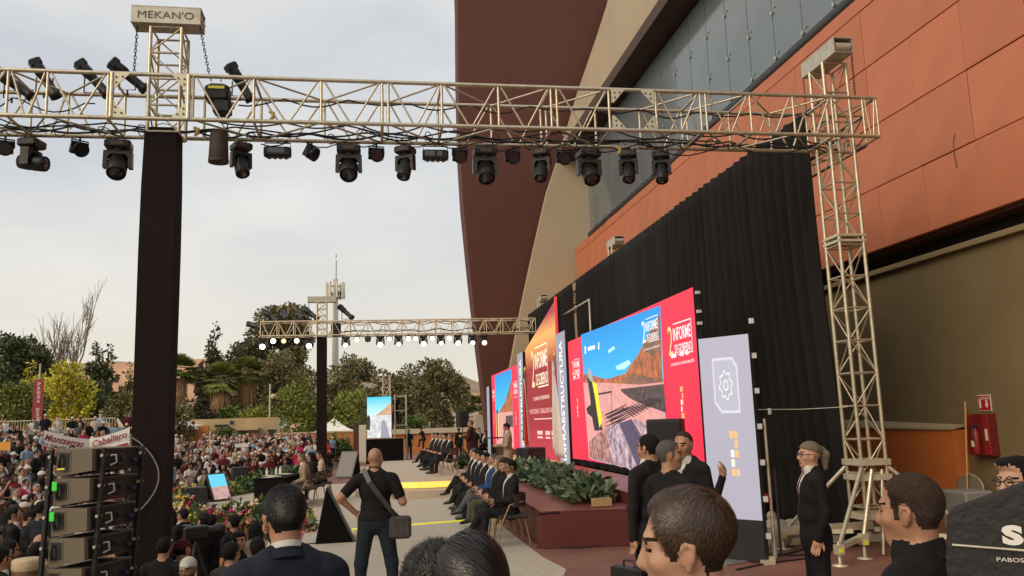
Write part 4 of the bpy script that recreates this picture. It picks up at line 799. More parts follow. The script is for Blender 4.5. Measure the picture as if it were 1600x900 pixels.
# ---------------------------------------------------------------- chairs
M_seat = mat('chair_brown', (.035, .022, .018), .6); M_leg = mat('chair_copper', (.42, .25, .13), .35, metal=.7)
def chair(label, loc, rz, group):
    """faces local +y"""
    t = thing('chair', label, 'chair', loc, rz, group)
    def ch(b_, n_, m_): o = b_.build(n_, m_, t); o.matrix_parent_inverse = Matrix(); return o
    b = MB(); b.box((0, 0, .45), (.48, .46, .06), bev=.02); ch(b, 'seat', M_seat)
    b = MB(); pr = [(.25*math.sin(a)*1.04, -.22*math.cos(a)-.02, 0) for a in np.linspace(-1.75, 1.75, 15)]
    for (p_, q_) in zip(pr[:-1], pr[1:]):
        h0 = .60; h1 = .80
        b.add([(p_[0], p_[1], h0), (q_[0], q_[1], h0), (q_[0]*1.04, q_[1]*1.06, h1), (p_[0]*1.04, p_[1]*1.06, h1)], [(0, 1, 2, 3)], 0, True); b.add([(p_[0]*.9, p_[1]*.9, h0), (q_[0]*.9, q_[1]*.9, h0), (q_[0]*.95, q_[1]*.97, h1), (p_[0]*.95, p_[1]*.97, h1)], [(3, 2, 1, 0)], 0, True)
        b.add([(p_[0]*1.04, p_[1]*1.06, h1), (q_[0]*1.04, q_[1]*1.06, h1), (q_[0]*.95, q_[1]*.97, h1), (p_[0]*.95, p_[1]*.97, h1)], [(0, 1, 2, 3)])
    ch(b, 'backrest', M_seat)
    for sx_ in (-1, 1):
        ch(MB().tube([(sx_*.20, .19, .43), (sx_*.25, .25, 0)], .012, 7), 'leg', M_leg); ch(MB().tube([(sx_*.20, -.19, .43), (sx_*.25, -.27, 0)], .012, 7), 'leg', M_leg); ch(MB().tube([(sx_*.22, .20, .30), (sx_*.265, .05, .64), (sx_*.22, -.17, .68)], .011, 7), 'arm_rail', M_leg)
    return t
# ---------------------------------------------------------------- planting on the stage edge
def leafy(name, label, cat, path, w, h, nleaf, mats, size, parent_thing=None, blossoms=(), nb=0, bs=.05, seed=0, group=None):
    R = np.random.default_rng(seed); path = np.array(path, float); seg = np.linalg.norm(np.diff(path, axis=0), axis=1); cs = np.concatenate([[0], np.cumsum(seg)]); t = thing(name, label, cat, tuple(path[0]), group=group)
    def pos(n, spread=1.):
        s = R.uniform(0, cs[-1], n); k_ = np.clip(np.searchsorted(cs, s)-1, 0, len(seg)-1); u = (s-cs[k_])/seg[k_]; p = path[k_]+(path[k_+1]-path[k_])*u[:, None]
        d = (path[k_+1]-path[k_])/seg[k_][:, None]; nrm = np.stack([-d[:, 1], d[:, 0], np.zeros(n)], 1); a = R.uniform(0, math.pi, n); r_ = np.sqrt(R.uniform(.15, 1, n))*spread
        lump = .72+.35*np.sin(s*5.1+seed)*np.sin(s*2.3)
        return p+nrm*(np.cos(a)*r_*w/2)[:, None]+np.stack([np.zeros(n), np.zeros(n), np.sin(a)*r_*h*lump], 1), a, nrm
    p, a, nrm = pos(nleaf); d1 = R.normal(0, 1, (nleaf, 3))+nrm*np.cos(a)[:, None]*1.2; d1[:, 2] += .5; d1 /= np.linalg.norm(d1, axis=1)[:, None]; d2 = np.cross(d1, R.normal(0, 1, (nleaf, 3))); d2 /= np.linalg.norm(d2, axis=1)[:, None]
    sz = size*R.uniform(.6, 1.3, nleaf)[:, None]; V = np.stack([p, p+d1*sz*.5+d2*sz*.24, p+d1*sz, p+d1*sz*.5-d2*sz*.24], 1).reshape(-1, 3); fq = np.arange(nleaf*4).reshape(-1, 4)
    o = link('foliage', fast_mesh('foliage', V, fq, mats, R.integers(0, len(mats), nleaf), False), t); o['kind'] = 'stuff'
    if nb:
        p, a, nrm = pos(nb, 1.05); bb = MB(); oct_ = [(1, 0, 0), (-1, 0, 0), (0, 1, 0), (0, -1, 0), (0, 0, 1), (0, 0, -1)]; fo_ = [(0, 2, 4), (2, 1, 4), (1, 3, 4), (3, 0, 4), (2, 0, 5), (1, 2, 5), (3, 1, 5), (0, 3, 5)]
        cl = R.integers(0, len(blossoms), max(1, nb//6))
        for i in range(nb):
            q = p[i]; s_ = bs*R.uniform(.6, 1.3); mi = int(cl[int((q[0]*3.1+q[1]*2.3)*1.7) % len(cl)]) if R.uniform() < .75 else int(R.integers(0, len(blossoms)))
            for k_ in range(3):
                off = R.normal(0, s_*.5, 3); bb.add([q+off+np.array(v)*s_*R.uniform(.55, .9, 3) for v in oct_], fo_, mi)
        o = bb.build('blossoms', blossoms, t); o['kind'] = 'stuff'
    return t
M_lf = [mat('leaf_dark', (.022, .052, .020), .5), mat('leaf_mid', (.045, .095, .035), .5), mat('leaf_grey', (.10, .15, .09), .5), mat('leaf_pale', (.19, .22, .13), .5)]
M_lg = [mat('leaf_fresh', (.07, .14, .02), .5), mat('leaf_yellow', (.20, .24, .04), .5), MATS['leaf_mid']]
BL = [mat('blossom_pink', (.62, .06, .16), .6), mat('blossom_rose', (.68, .25, .25), .6), mat('blossom_cream', (.70, .52, .34), .6), mat('blossom_magenta', (.48, .02, .14), .6), mat('blossom_yellow', (.60, .42, .06), .6)]
gl0, gl1 = onz(800, 742, .58), onz(955, 793, .60)
gar = leafy('leaf_garland', 'long leafy green garland along the front of the maroon stage', 'plants', [(3.75, 22.3, .585), (3.68, 19, .585), (3.60, 16.0, .585), (3.52, 13.55, .585)], .58, .40, 4200, M_lf, .20, seed=2)
b = MB(); b.box((3.5, 13.1, .64), (.30, .12, .12)); b.build('wooden_end', mat('pale_wood', (.42, .28, .13), .6), gar)
def off(p, k): return (p[0]+k, p[1], -.05)
rim = EDGE[2:9]; leafy('flower_bed', 'curved bed of pink and cream flowers at the near stage edge', 'flowers', [(x+.05, y, -.12) for x, y in rim], .75, .62, 4200, M_lg, .16, blossoms=BL, nb=950, bs=.055, seed=5)
leafy('flower_bed', 'yellow green flower bed behind the small grey speaker boxes', 'flowers', [(x, y, -.1) for x, y in EDGE[7:10]], .6, .65, 1800, M_lg, .18, blossoms=[BL[4], BL[2], BL[0]], nb=160, bs=.06, seed=6)
leafy('hedge_row', 'low green hedge along the stage edge behind the table', 'plants', [(-4.3, 27.6, 0), (-3.7, 30.5, 0), (-3.3, 33.4, 0), (-2.2, 37.6, 0)], .7, .55, 3000, M_lg[:1]+M_lf[:2], .2, seed=7)
leafy('potted_plant', 'leafy plant at the foot of the steps near the singer', 'plant', [(3.05, 29.0, .42), (3.2, 29.9, .42)], .6, .6, 500, M_lf, .2, seed=8)
leafy('potted_plant', 'low plant beside the navy suited man at the stage edge', 'plant', [(-2.1, 17.4, 0), (-1.9, 17.9, 0)], .5, .6, 300, M_lf[:2], .22, seed=9)
# ================================================================ BACKGROUND: trees, small buildings, tents
M_bark = mat('bark', (.13, .09, .06), .9, noise=.4, nscale=6); M_barkp = mat('bark_pale', (.36, .29, .22), .85, noise=.3, nscale=5); M_barkb = mat('bark_bare', (.30, .23, .18), .9)
def leafmats(nm, c, v=.45):
    out_ = []
    for i, k_ in enumerate((1-v, 1., 1+v)):
        m = mat('%s_leaf_%d' % (nm, i), tuple(q*k_*1.5 for q in c), .6, spec=.2); out_.append(m)
    return out_
LM = {'dark': leafmats('dark', (.055, .064, .030)), 'olive': leafmats('olive', (.12, .11, .042)), 'green': leafmats('green', (.12, .135, .028)), 'yellow': leafmats('yellow', (.30, .27, .03), .4), 'euc': leafmats('eucalyptus', (.125, .112, .050)), 'palm': leafmats('palm', (.12, .14, .035)), 'con': leafmats('conifer', (.075, .072, .036)), 'bush': leafmats('bush', (.060, .095, .022))}
def leaves_mesh(name, C, Rr, n, size, mats, R, updir=.2, droop=0.):
    """C (k,3) clump centres, Rr (k,3) radii; n leaves in total spread through the clumps' shells"""
    vol = np.prod(Rr, 1)**(2/3); k_ = R.choice(len(C), n, p=vol/vol.sum()); d = R.normal(0, 1, (n, 3)); d /= np.linalg.norm(d, axis=1)[:, None]
    p = C[k_]+d*Rr[k_]*(R.uniform(.25, 1, n)**.45)[:, None]
    a = d*.8+R.normal(0, .8, (n, 3)); a[:, 2] += updir-droop; a /= np.linalg.norm(a, axis=1)[:, None]; b_ = np.cross(a, R.normal(0, 1, (n, 3))); b_ /= np.linalg.norm(b_, axis=1)[:, None]+1e-9
    s = size*R.uniform(.55, 1.4, n)[:, None]; V = np.stack([p, p+a*s*.5+b_*s*.28, p+a*s, p+a*s*.5-b_*s*.28], 1).reshape(-1, 3)
    cm = R.integers(0, 3, len(C)); mi = np.where(R.uniform(0, 1, n) < .55, cm[k_], R.integers(0, 3, n))
    return fast_mesh(name, V, np.arange(n*4).reshape(-1, 4), mats, mi, False)
def limb(b, p, q, r0, r1, R, wob=.12):
    p, q = np.asarray(p, float), np.asarray(q, float); L_ = np.linalg.norm(q-p); pts = [p+(q-p)*t+R.normal(0, wob*L_*.12, 3)*math.sin(math.pi*t) for t in np.linspace(0, 1, 5)]; b.tube(pts, list(np.linspace(r0, r1, 5)), 7); return pts
def tree(label, cx, ytop, wpx, D, kind='dark', shape='round', n=5000, size=.32, seed=0, crown_lo=.25, bark=None, name='tree', group='trees behind the plaza', lean=0.):
    R = np.random.default_rng(seed+100); base = atd(cx, 660, D); zb = float(ground_z(base[0], base[1])); X, Y = float(base[0]), float(base[1]); top = atd(cx, ytop, D)[2]; H = top-zb; w = wpx*D/F/2
    t = thing(name, label, 'tree', (X, Y, zb), group=group); b = MB()
    if shape == 'round':
        nc = 26; zc = zb+H*(crown_lo+(1-crown_lo)/2); hh = H*(1-crown_lo)/2; u = R.normal(0, 1, (nc, 3)); u /= np.linalg.norm(u, axis=1)[:, None]; u *= (R.uniform(.05, 1, nc)**.4)[:, None]*.78
        C = np.array([X, Y, zc])+u*np.array([w, w*.8, hh]); C[:, 0] += lean*(C[:, 2]-zb)/H*w; Rr = np.stack([R.uniform(.22, .40, nc)*w]*2+[R.uniform(.16, .30, nc)*hh], 1); Rr = np.maximum(Rr, .35)
        top_pt = (X+lean*w*.4, Y, zb+H*.62); tp_ = limb(b, (X, Y, zb-.3), top_pt, max(.12, H*.022), .06, R)
        for i in range(0, nc, 2): s_ = tp_[2+(i//2) % 3]; limb(b, s_, C[i], max(.05, H*.008), .02, R)
    elif shape == 'cone':
        C = []; Rr = []; L_ = 16
        for i in range(L_):
            f = i/(L_-1); z = zb+H*(.06+.92*f); rr = w*(1-f)**.75*(.75+.35*R.uniform())+.12
            for j in range(4 if f < .8 else 1): a = R.uniform(0, 6.28); C.append((X+math.cos(a)*rr*.55+lean*f*w, Y+math.sin(a)*rr*.55, z+R.uniform(-.3, .3))); Rr.append((rr*.5+.1, rr*.5+.1, H*.035+.15))
        C = np.array(C); Rr = np.array(Rr); limb(b, (X, Y, zb-.3), (X+lean*w*.95, Y, zb+H*.96), max(.1, H*.018), .03, R, .03)
        for i in range(0, len(C), 4): limb(b, (X+lean*w*(C[i][2]-zb)/H, Y, C[i][2]-.4), C[i], .05, .02, R)
    b.build('trunk', bark or M_bark, t); o = link('crown', leaves_mesh('crown', C, Rr, n, size, LM[kind], R), t); o['kind'] = 'stuff'
    return t
def palm(label, cx, ytop, D, wpx, seed=0, skirt=True):
    R = np.random.default_rng(seed+300); base = atd(cx, 660, D); X, Y = float(base[0]), float(base[1]); zb = float(ground_z(X, Y)); H = atd(cx, ytop, D)[2]-zb; r_ = wpx*D/F/2; t = thing('palm_tree', label, 'palm', (X, Y, zb), group='fan palms behind the plaza')
    hc = zb+H-r_*.75; b = MB(); b.tube([(X, Y, zb-.3), (X+.1, Y, zb+H*.3), (X, Y, hc)], [.34, .28, .24], 10); b.build('trunk', M_barkp, t)
    V = []; mi = []
    for i in range(60):
        az = R.uniform(0, 6.28); el = R.uniform(-.75, 1.45); d = np.array([math.cos(az)*math.cos(el), math.sin(az)*math.cos(el), math.sin(el)]); c = np.array([X, Y, hc])+d*r_*.42; s_ = np.cross(d, [0, 0, 1.]); s_ /= np.linalg.norm(s_)+1e-9; u = np.cross(s_, d); k_ = int(R.integers(0, 3))
        for a in np.linspace(-1.25, 1.25, 13):
            e = d*math.cos(a)+s_*math.sin(a); e[2] -= .28; L_ = r_*.62*R.uniform(.85, 1.1); w_ = np.cross(e, u); w_ = w_/(np.linalg.norm(w_)+1e-9)*.11; q = c+e*L_
            V += [c, c+e*L_*.55+w_, q, c+e*L_*.55-w_]; mi.append(k_)
    link('fronds', fast_mesh('fronds', np.array(V), np.arange(len(V)).reshape(-1, 4), LM['palm'], np.array(mi), False), t)['kind'] = 'stuff'
    if skirt:
        V = []
        for i in range(700):
            az = R.uniform(0, 6.28); z = hc-.1-R.uniform(0, 1)*H*.26; r0 = .3+.45*R.uniform(); p = np.array([X+math.cos(az)*r0, Y+math.sin(az)*r0, z]); q = p+np.array([math.cos(az)*.2, math.sin(az)*.2, -R.uniform(.5, 1.1)]); w_ = np.array([-math.sin(az), math.cos(az), 0])*.06; V += [p-w_, p+w_, q+w_*.3, q-w_*.3]
        link('dead_frond_skirt', fast_mesh('dead_frond_skirt', np.array(V), np.arange(len(V)).reshape(-1, 4), mat('dead_frond', (.33, .19, .09), .9), None, False), t)['kind'] = 'stuff'
def bare(label, cx, ytop, D, seed):
    R = np.random.default_rng(seed+500); base = atd(cx, 660, D); X, Y = float(base[0]), float(base[1]); zb = float(ground_z(X, Y)); H = atd(cx, ytop, D)[2]-zb; t = thing('bare_tree', label, 'tree', (X, Y, zb), group='leafless trees at the left'); b = MB()
    def grow(p, d, L_, r_, lv):
        q = p+d*L_; limb(b, p, q, r_, r_*.55, R, .25)
        if lv == 0: return
        for i in range(4 if lv > 1 else 5):
            e = d+R.normal(0, .17 if lv > 1 else .24, 3); e[2] = abs(e[2])+.25; e /= np.linalg.norm(e); s_ = p+d*L_*R.uniform(.45, 1.0); grow(s_, e, L_*R.uniform(.55, .78), r_*.5, lv-1)
    grow(np.array([X, Y, zb]), np.array([.02, 0, 1.]), H*.48, .22, 3); b.build('branches', M_barkb, t)
tree('dark dense tree at the left picture edge', 22, 506, 126, 80, 'dark', n=9000, size=.42, seed=1, crown_lo=.12)
tree('second dark tree right of the one at the left edge', 58, 522, 70, 86, 'dark', n=3500, size=.4, seed=2)
tree('light green bushy tree behind the burgundy pole banner', 32, 592, 120, 62, 'green', n=5000, size=.28, seed=3, crown_lo=.02)
tree('yellow leaved tree beside the burgundy pole banner', 100, 552, 92, 60, 'yellow', n=5200, size=.26, seed=4, crown_lo=.06, bark=M_barkp)
tree('small yellow tree top just left of the yellow leaved tree', 48, 558, 46, 64, 'yellow', n=1100, size=.24, seed=44, crown_lo=.35)
for i, (x, y) in enumerate(((62, 488), (90, 482), (112, 470))): bare(('leftmost bare tree above the yellow tree', 'middle bare tree above the yellow tree', 'tallest bare tree above the yellow tree')[i], x, y, 82, i)
tree('dark cypress right of the yellow tree', 140, 532, 56, 68, 'dark', 'cone', n=6000, size=.32, seed=5, lean=.2)
tree('shorter dark cypress nearest the wrapped post', 158, 542, 50, 70, 'dark', 'cone', n=5000, size=.32, seed=6, lean=.3)
tree('dark bushy cypress base below the two cypresses', 148, 590, 62, 64, 'dark', n=3200, size=.3, seed=7, crown_lo=.0)
tree('dark conifer half hidden by the wrapped post', 200, 572, 56, 78, 'con', 'cone', n=3000, size=.34, seed=8)
tree('olive round bush left of the wrapped post', 190, 612, 70, 58, 'olive', n=2800, size=.24, seed=9, crown_lo=.0, name='bush')
tree('olive round bush right of the wrapped post', 272, 612, 76, 58, 'olive', n=3000, size=.24, seed=10, crown_lo=.0, name='bush')
tree('tall dark conifer with a crooked top left of the palms', 312, 506, 84, 88, 'con', 'cone', n=9500, size=.36, seed=11, lean=.5)
tree('dark conifer just right of the wrapped post', 262, 545, 40, 92, 'con', 'cone', n=2500, size=.36, seed=12)
tree('dark spreading tree behind the two palms', 382, 516, 96, 98, 'con', n=9000, size=.42, seed=13, crown_lo=.15)
palm('palm with brown skirt nearest the wrapped post', 278, 553, 84, 62, 1); palm('palm with brown skirt in front of the crooked conifer', 343, 566, 74, 66, 2); palm('palm with brown skirt below the big tree', 384, 556, 76, 62, 3)
tree('tallest big tree behind the far truss left end', 440, 448, 116, 104, 'euc', n=13000, size=.44, seed=14, crown_lo=.3)
tree('drooping eucalyptus under the far truss left end', 440, 530, 150, 92, 'euc', n=13000, size=.36, seed=15, crown_lo=.1, bark=M_barkp)
tree('fresh green tree behind the far wrapped post', 505, 580, 150, 66, 'green', n=10000, size=.27, seed=16, crown_lo=.02)
tree('low green bush behind the beige building', 405, 618, 80, 72, 'green', n=2800, size=.26, seed=17, crown_lo=.0, name='bush')
tree('dark green bush between the palms and beige building', 362, 628, 60, 73, 'bush', n=2200, size=.26, seed=18, crown_lo=.0, name='bush')
tree('sparse eucalyptus right of the cell mast', 552, 535, 100, 98, 'euc', n=7500, size=.36, seed=19, crown_lo=0.05, bark=M_barkp)
tree('low eucalyptus behind the small side screen', 598, 560, 110, 96, 'euc', n=7500, size=.36, seed=20, crown_lo=0.02)
tree('eucalyptus in the middle of the right tree group', 642, 560, 104, 92, 'euc', n=8000, size=.34, seed=21, crown_lo=0.05, bark=M_barkp)
tree('tall eucalyptus with pale trunk nearest the fin', 684, 546, 108, 84, 'euc', n=9000, size=.32, seed=22, crown_lo=0.12, bark=M_barkp, lean=.25)
tree('small shrub beside the scaffold tower', 648, 640, 50, 70, 'bush', n=1500, size=.24, seed=23, crown_lo=.0, name='bush')
palm('low palm beside the dark red fin', 728, 612, 88, 46, 4, False); palm('lowest palm touching the dark red fin', 752, 618, 92, 40, 5, False)
# cell mast
mt_b = atd(524, 650, 112); mt = thing('cell_mast', 'tall pale cell mast with antenna panels behind the far truss', 'mast', (mt_b[0], mt_b[1], 0)); zt_ = atd(524, 430, 112)[2]
b = MB(); b.tube([(mt_b[0], mt_b[1], 0), (mt_b[0], mt_b[1], zt_)], [.55, .34], 12); b.build('pole', mat('mast_paint', (.58, .54, .46), .5), mt)
b = MB(); b.tube([(mt_b[0]+.1, mt_b[1], zt_), (mt_b[0]+.1, mt_b[1], zt_+2.6)], .10, 6); b.build('lightning_rod', MATS['mast_paint'], mt); b = MB(); b.tube([(mt_b[0]+.1, mt_b[1], zt_+3.0), (mt_b[0]+.1, mt_b[1], zt_+3.5)], .05, 6); b.build('lamp_tip', M_frame, mt)
b = MB(); b.lathe((mt_b[0], mt_b[1], zt_-2.6), [(1.0, 0), (1.05, .1), (1.0, .18)], 16); b.build('platform', M_steel, mt)
for i in range(8):
    a = i*math.pi/4+.2; c = np.array([mt_b[0]+1.15*math.cos(a), mt_b[1]+1.15*math.sin(a), zt_-1.6]); b = MB(); b.box(c, (.34, .22, 2.3), rz=a, bev=.05); o = b.build('antenna_panel', mat('antenna', (.72, .68, .56), .5), mt); bar('antenna_arm', c*(1, 1, 1)+(0, 0, .6), (mt_b[0], mt_b[1], c[2]+.6), .05, M_steel, o)
for i in range(5): a = i*1.3; b = MB(); b.box((mt_b[0]+.7*math.cos(a), mt_b[1]+.7*math.sin(a), zt_-2.1-.3*(i % 2)), (.35, .3, .7)); b.build('radio_unit', M_frame, mt)
# beige building with orange part
def px_box(name, label, cat, x0, x1, yt, D, depth, m, zb=-.5):
    a, c = ony(x0, yt, D), ony(x1, yt, D); t = thing(name, label, cat, ((a[0]+c[0])/2, D, 0)); b = MB(); b.box(((a[0]+c[0])/2, D+depth/2, (a[2]+zb)/2), (c[0]-a[0], depth, a[2]-zb)); b.build('wall', m, t); return t, a, c
M_bb = mat('tan_wall', (.50, .37, .20), .8, noise=.15, nscale=.8); M_ob = mat('orange_wall', (.56, .20, .06), .8, noise=.15, nscale=.8); M_cope = mat('pale_coping', (.55, .48, .34), .7)
bb, a, c = px_box('beige_building', 'low flat beige building behind the crowd with a canopy slab', 'building', 289, 438, 656, 68, 8, M_bb)
b = MB(); p, q = ony(370, 671, 67.4), ony(402, 671, 67.4); b.box(((p[0]+q[0])/2, 67.4, p[2]), (q[0]-p[0]+.3, 1.4, .16)); b.build('canopy', M_bb, bb)
for (x, y, w, h, m, nm) in ((376, 677, .55, .28, mat('green_sign', (.05, .25, .12), .5), 'wall_sign'), (424, 676, .6, .5, M_frame, 'window'), (362, 660, .25, .25, M_frame, 'vent'), (346, 665, 1.0, .16, M_frame, 'wall_lettering')): p = ony(x, y, 67.93); b = MB(); b.box((p[0], 67.96, p[2]), (w, .1, h)); b.build(nm, m, bb)
b = MB(); p = ony(424, 686, 67.9); b.box((p[0], 67.95, p[2]-.3), (1.2, .14, .9)); b.build('door', mat('pale_door', (.6, .55, .42), .6), bb)
px_box('orange_wall', 'orange wall left of the beige building under the white tent', 'wall', 236, 326, 668, 66, .4, M_ob)
dk = ony(441, 664, 67); t = thing('satellite_dish', 'round pale satellite dish on the corner of the beige building', 'dish', tuple(dk)); b = MB(); b.lathe(dk, [(.04, 0), (.27, .08), (.36, .17), (.33, .17), (.24, .1), (.03, .04)], 18, axis=(.3, -.9, .3)); b.build('dish', mat('dish_pale', (.55, .55, .52), .5), t); b = MB(); b.tube([dk, dk-(0, 0, 1.6)], .06, 6); b.build('mount', M_steel, t)
lp = ony(422, 600, 70); t = thing('lamp_post', 'thin pale lamp post behind the beige building', 'lamp post', (lp[0], 70, 0)); bar('pole', (lp[0], 70, 0), (lp[0], 70, lp[2]), .07, M_cope, t); b = MB(); b.lathe((lp[0]+.25, 70, lp[2]-1.0), [(.02, -.22), (.2, -.1), (.24, 0), (.2, .1), (.02, .22)], 10); b.build('globe', M_cope, t)
lp = ony(264, 590, 64); t = thing('lamp_post', 'grey lamp post just right of the near wrapped post', 'lamp post', (lp[0], 64, 0)); bar('pole', (lp[0], 64, 0), (lp[0], 64, lp[2]), .07, M_steel, t); b = MB(); b.box((lp[0]+.3, 64, lp[2]), (.9, .25, .12)); b.build('lamp_head', M_steel, t)
ow, a, c = px_box('orange_wall', 'orange garden wall with two arrow signs behind the table', 'wall', 430, 574, 679, 58, .4, M_ob)
b = MB(); b.box(((a[0]+c[0])/2, 58.2, a[2]+.05), (c[0]-a[0]+.1, .5, .1)); b.build('coping', M_cope, ow)
for y, m in ((684, mat('teal_sign', (.10, .38, .36), .5)), (691, mat('purple_sign', (.16, .10, .28), .5))):
    p = ony(446, y, 57.9); sg = thing('arrow_sign', ('teal' if y < 690 else 'purple')+' direction sign with white arrow on the orange wall', 'sign', (p[0], 57.95, p[2])); b = MB(); b.box((p[0], 57.95, p[2]), (.8, .06, .26)); b.build('board', m, sg); b = MB(); b.prism([(p[0]-.38, 57.9, p[2]), (p[0]-.22, 57.9, p[2]+.1), (p[0]-.22, 57.9, p[2]+.04), (p[0]-.05, 57.9, p[2]+.04), (p[0]-.05, 57.9, p[2]-.04), (p[0]-.22, 57.9, p[2]-.04), (p[0]-.22, 57.9, p[2]-.1)], (0, .015, 0)); b.build('arrow', MATS['paper'], sg); b = MB(); b.box((p[0]+.17, 57.91, p[2]+.03), (.36, .012, .05)); b.build('lettering', MATS['paper'], sg)
ow, a, c = px_box('orange_wall', 'long low orange wall with pale coping at the far plaza end', 'wall', 560, 780, 681, 60, .5, M_ob); b = MB(); b.box(((a[0]+c[0])/2, 60.2, a[2]+.18), (c[0]-a[0]+.1, .7, .34)); b.build('coping', M_cope, ow)
px_box('concrete_pier', 'pale concrete pier beside the dark red fin', 'pier', 743, 772, 648, 55, 1.2, mat('pier', (.42, .36, .27), .8))
px_box('brown_pillar', 'dark brown square pillar left of the small side screen', 'pillar', 552, 560, 660, 50, .5, mat('pillar_brown', (.07, .03, .022), .7)); px_box('white_column', 'white column beside the brown pillar', 'column', 561, 572, 664, 49, .4, mat('column_white', (.68, .64, .52), .7))
tree('clipped round green bush in front of the beige building', 350, 664, 36, 60, 'bush', n=3000, size=.16, seed=31, crown_lo=.0, name='bush')
leafy('wall_creeper', 'yellow green shoots growing along the orange garden wall', 'plants', [(float(ony(466, 690, 57)[0]), 57, 0), (float(ony(548, 690, 57)[0]), 57, 0)], .8, 1.6, 1400, M_lg, .3, seed=12)
M_tent = mat('tent_white', (.80, .77, .70), .7)
def tent(label, x0, x1, xp, yp, ye, D, dep):
    a, c, p = ony(x0, ye, D), ony(x1, ye, D), ony(xp, yp, D); t = thing('canopy_tent', label, 'tent', ((a[0]+c[0])/2, D+dep/2, 0)); pk = np.array([p[0], D+dep/2, p[2]]); cr = [np.array([a[0], D, a[2]]), np.array([c[0], D, a[2]]), np.array([c[0], D+dep, a[2]]), np.array([a[0], D+dep, a[2]])]; b = MB()
    for i in range(4):
        e, f = cr[i], cr[(i+1) % 4]; n = 6; pv = [e, f]
        for k_ in range(1, n+1): s_ = k_/n; g = s_**.75; nx = [e+(pk-e)*s_-np.array([0, 0, .35*(pk[2]-e[2])*math.sin(math.pi*s_)*.5]), f+(pk-f)*s_-np.array([0, 0, .35*(pk[2]-e[2])*math.sin(math.pi*s_)*.5])]; b.add([pv[0], pv[1], nx[1], nx[0]], [(0, 1, 2, 3)], 0, True); pv = nx
        b.add([e, f, f-(0, 0, .3), e-(0, 0, .3)], [(3, 2, 1, 0)])
    b.build('roof_cloth', M_tent, t)
    for e in cr: bar('leg', (e[0], e[1], -.6), e, .03, M_steel, t)
tent('white peaked canopy tent just right of the wrapped post', 214, 291, 259, 648, 667, 62, 6); tent('white canopy tent edge left of the wrapped post', 183, 236, 214, 652, 662, 66, 4); tent('white tent behind the far wrapped post', 478, 566, 518, 652, 679, 63, 7)
# side screen and scaffold
sd0, sd1 = ony(574, 690, 47), ony(612, 690, 46.3); zs0, zs1 = ony(574, 685, 47)[2], ony(593, 620, 46.6)[2]
ss = thing('led_screen', 'small upright side screen with blue sky on a black draped base', 'screen', ((sd0[0]+sd1[0])/2, 46.7, 0)); dv = np.array([sd1[0]-sd0[0], sd1[1]-sd0[1], 0])
def q4(f0, f1, g0, g1, o): nv = np.cross(dv, [0, 0, 1.]); nv = nv/np.linalg.norm(nv)*o; e = np.array([sd0[0], sd0[1], 0]); return [e+dv*f0+nv+(0, 0, zs0+(zs1-zs0)*g0), e+dv*f1+nv+(0, 0, zs0+(zs1-zs0)*g0), e+dv*f1+nv+(0, 0, zs0+(zs1-zs0)*g1), e+dv*f0+nv+(0, 0, zs0+(zs1-zs0)*g1)]
b = MB(); b.prism(q4(-.02, 1.02, -.01, 1.01, -.01), (0, .15, 0)); b.build('screen_case', M_case, ss)
for f0, f1, g0, g1, o, m in ((0, 1, .55, 1, .01, screen_mat('side_sky', (.50, .80, .85), (.03, .52, .72), axis=2, lo=zs0+1.3, hi=zs1)), (0, 1, 0, .55, .01, screen_mat('side_ground', (.78, .78, .74), (.45, .45, .48), 3.))): b = MB(); b.poly(q4(f0, f1, g0, g1, o)); b.build('picture', m, ss)
z_ = q4(0, 1, 0, 1, .02); b = MB(); e = lambda u, v: z_[0]+(z_[1]-z_[0])*u+(z_[3]-z_[0])*v; b.poly([e(.35, .55), e(1, .55), e(1, .85), e(.75, .72)]); b.build('picture_hill', screen_mat('side_hill', (.62, .38, .24), (.45, .26, .16), 3.), ss); b = MB(); b.poly([e(.55, 0), e(.95, 0), e(.75, .42), e(.6, .42)]); b.build('picture_deck', screen_mat('side_deck', (.28, .28, .34)), ss); b = MB(); b.poly([e(.0, .2), e(.12, .2), e(.14, .5), e(.04, .58), e(0, .5)]); b.build('picture_worker', S_dk, ss)
b = MB(); p, q = ony(572, 687, 46), ony(631, 685, 45); b.box(((p[0]+q[0])/2, 46.4, p[2]/2), (q[0]-p[0], 1.4, p[2])); b.build('draped_base', M_black, ss)
sc = thing('scaffold', 'narrow metal scaffold tower beside the small side screen', 'scaffold', (float(ony(625, 690, 49)[0]), 49, 0)); xa, xb = float(ony(617, 640, 48.5)[0]), float(ony(635, 640, 48.5)[0]); zt_ = float(ony(625, 616, 48.5)[2])
for x in (xa, xb):
    for y in (48.5, 49.7): bar('upright', (x, y, 0), (x, y, zt_), .03, M_steel, sc)
for i in range(5):
    z = .3+i*(zt_-.4)/4
    for y in (48.5, 49.7): bar('ledger', (xa, y, z), (xb, y, z), .025, M_steel, sc)
    for x in (xa, xb): bar('ledger', (x, 48.5, z), (x, 49.7, z), .025, M_steel, sc)
lt = thing('truss_tower', 'pale truss tower top rising behind the small side screen', 'tower', (float(ony(604, 620, 54)[0]), 54, 0)); x = float(ony(604, 620, 54)[0]); box_truss(lt, list(np.linspace(0, float(ony(604, 588, 54)[2]), 8)), 2, x-.22, x+.22, 53.8, 54.2, r=.05, rb=.03)
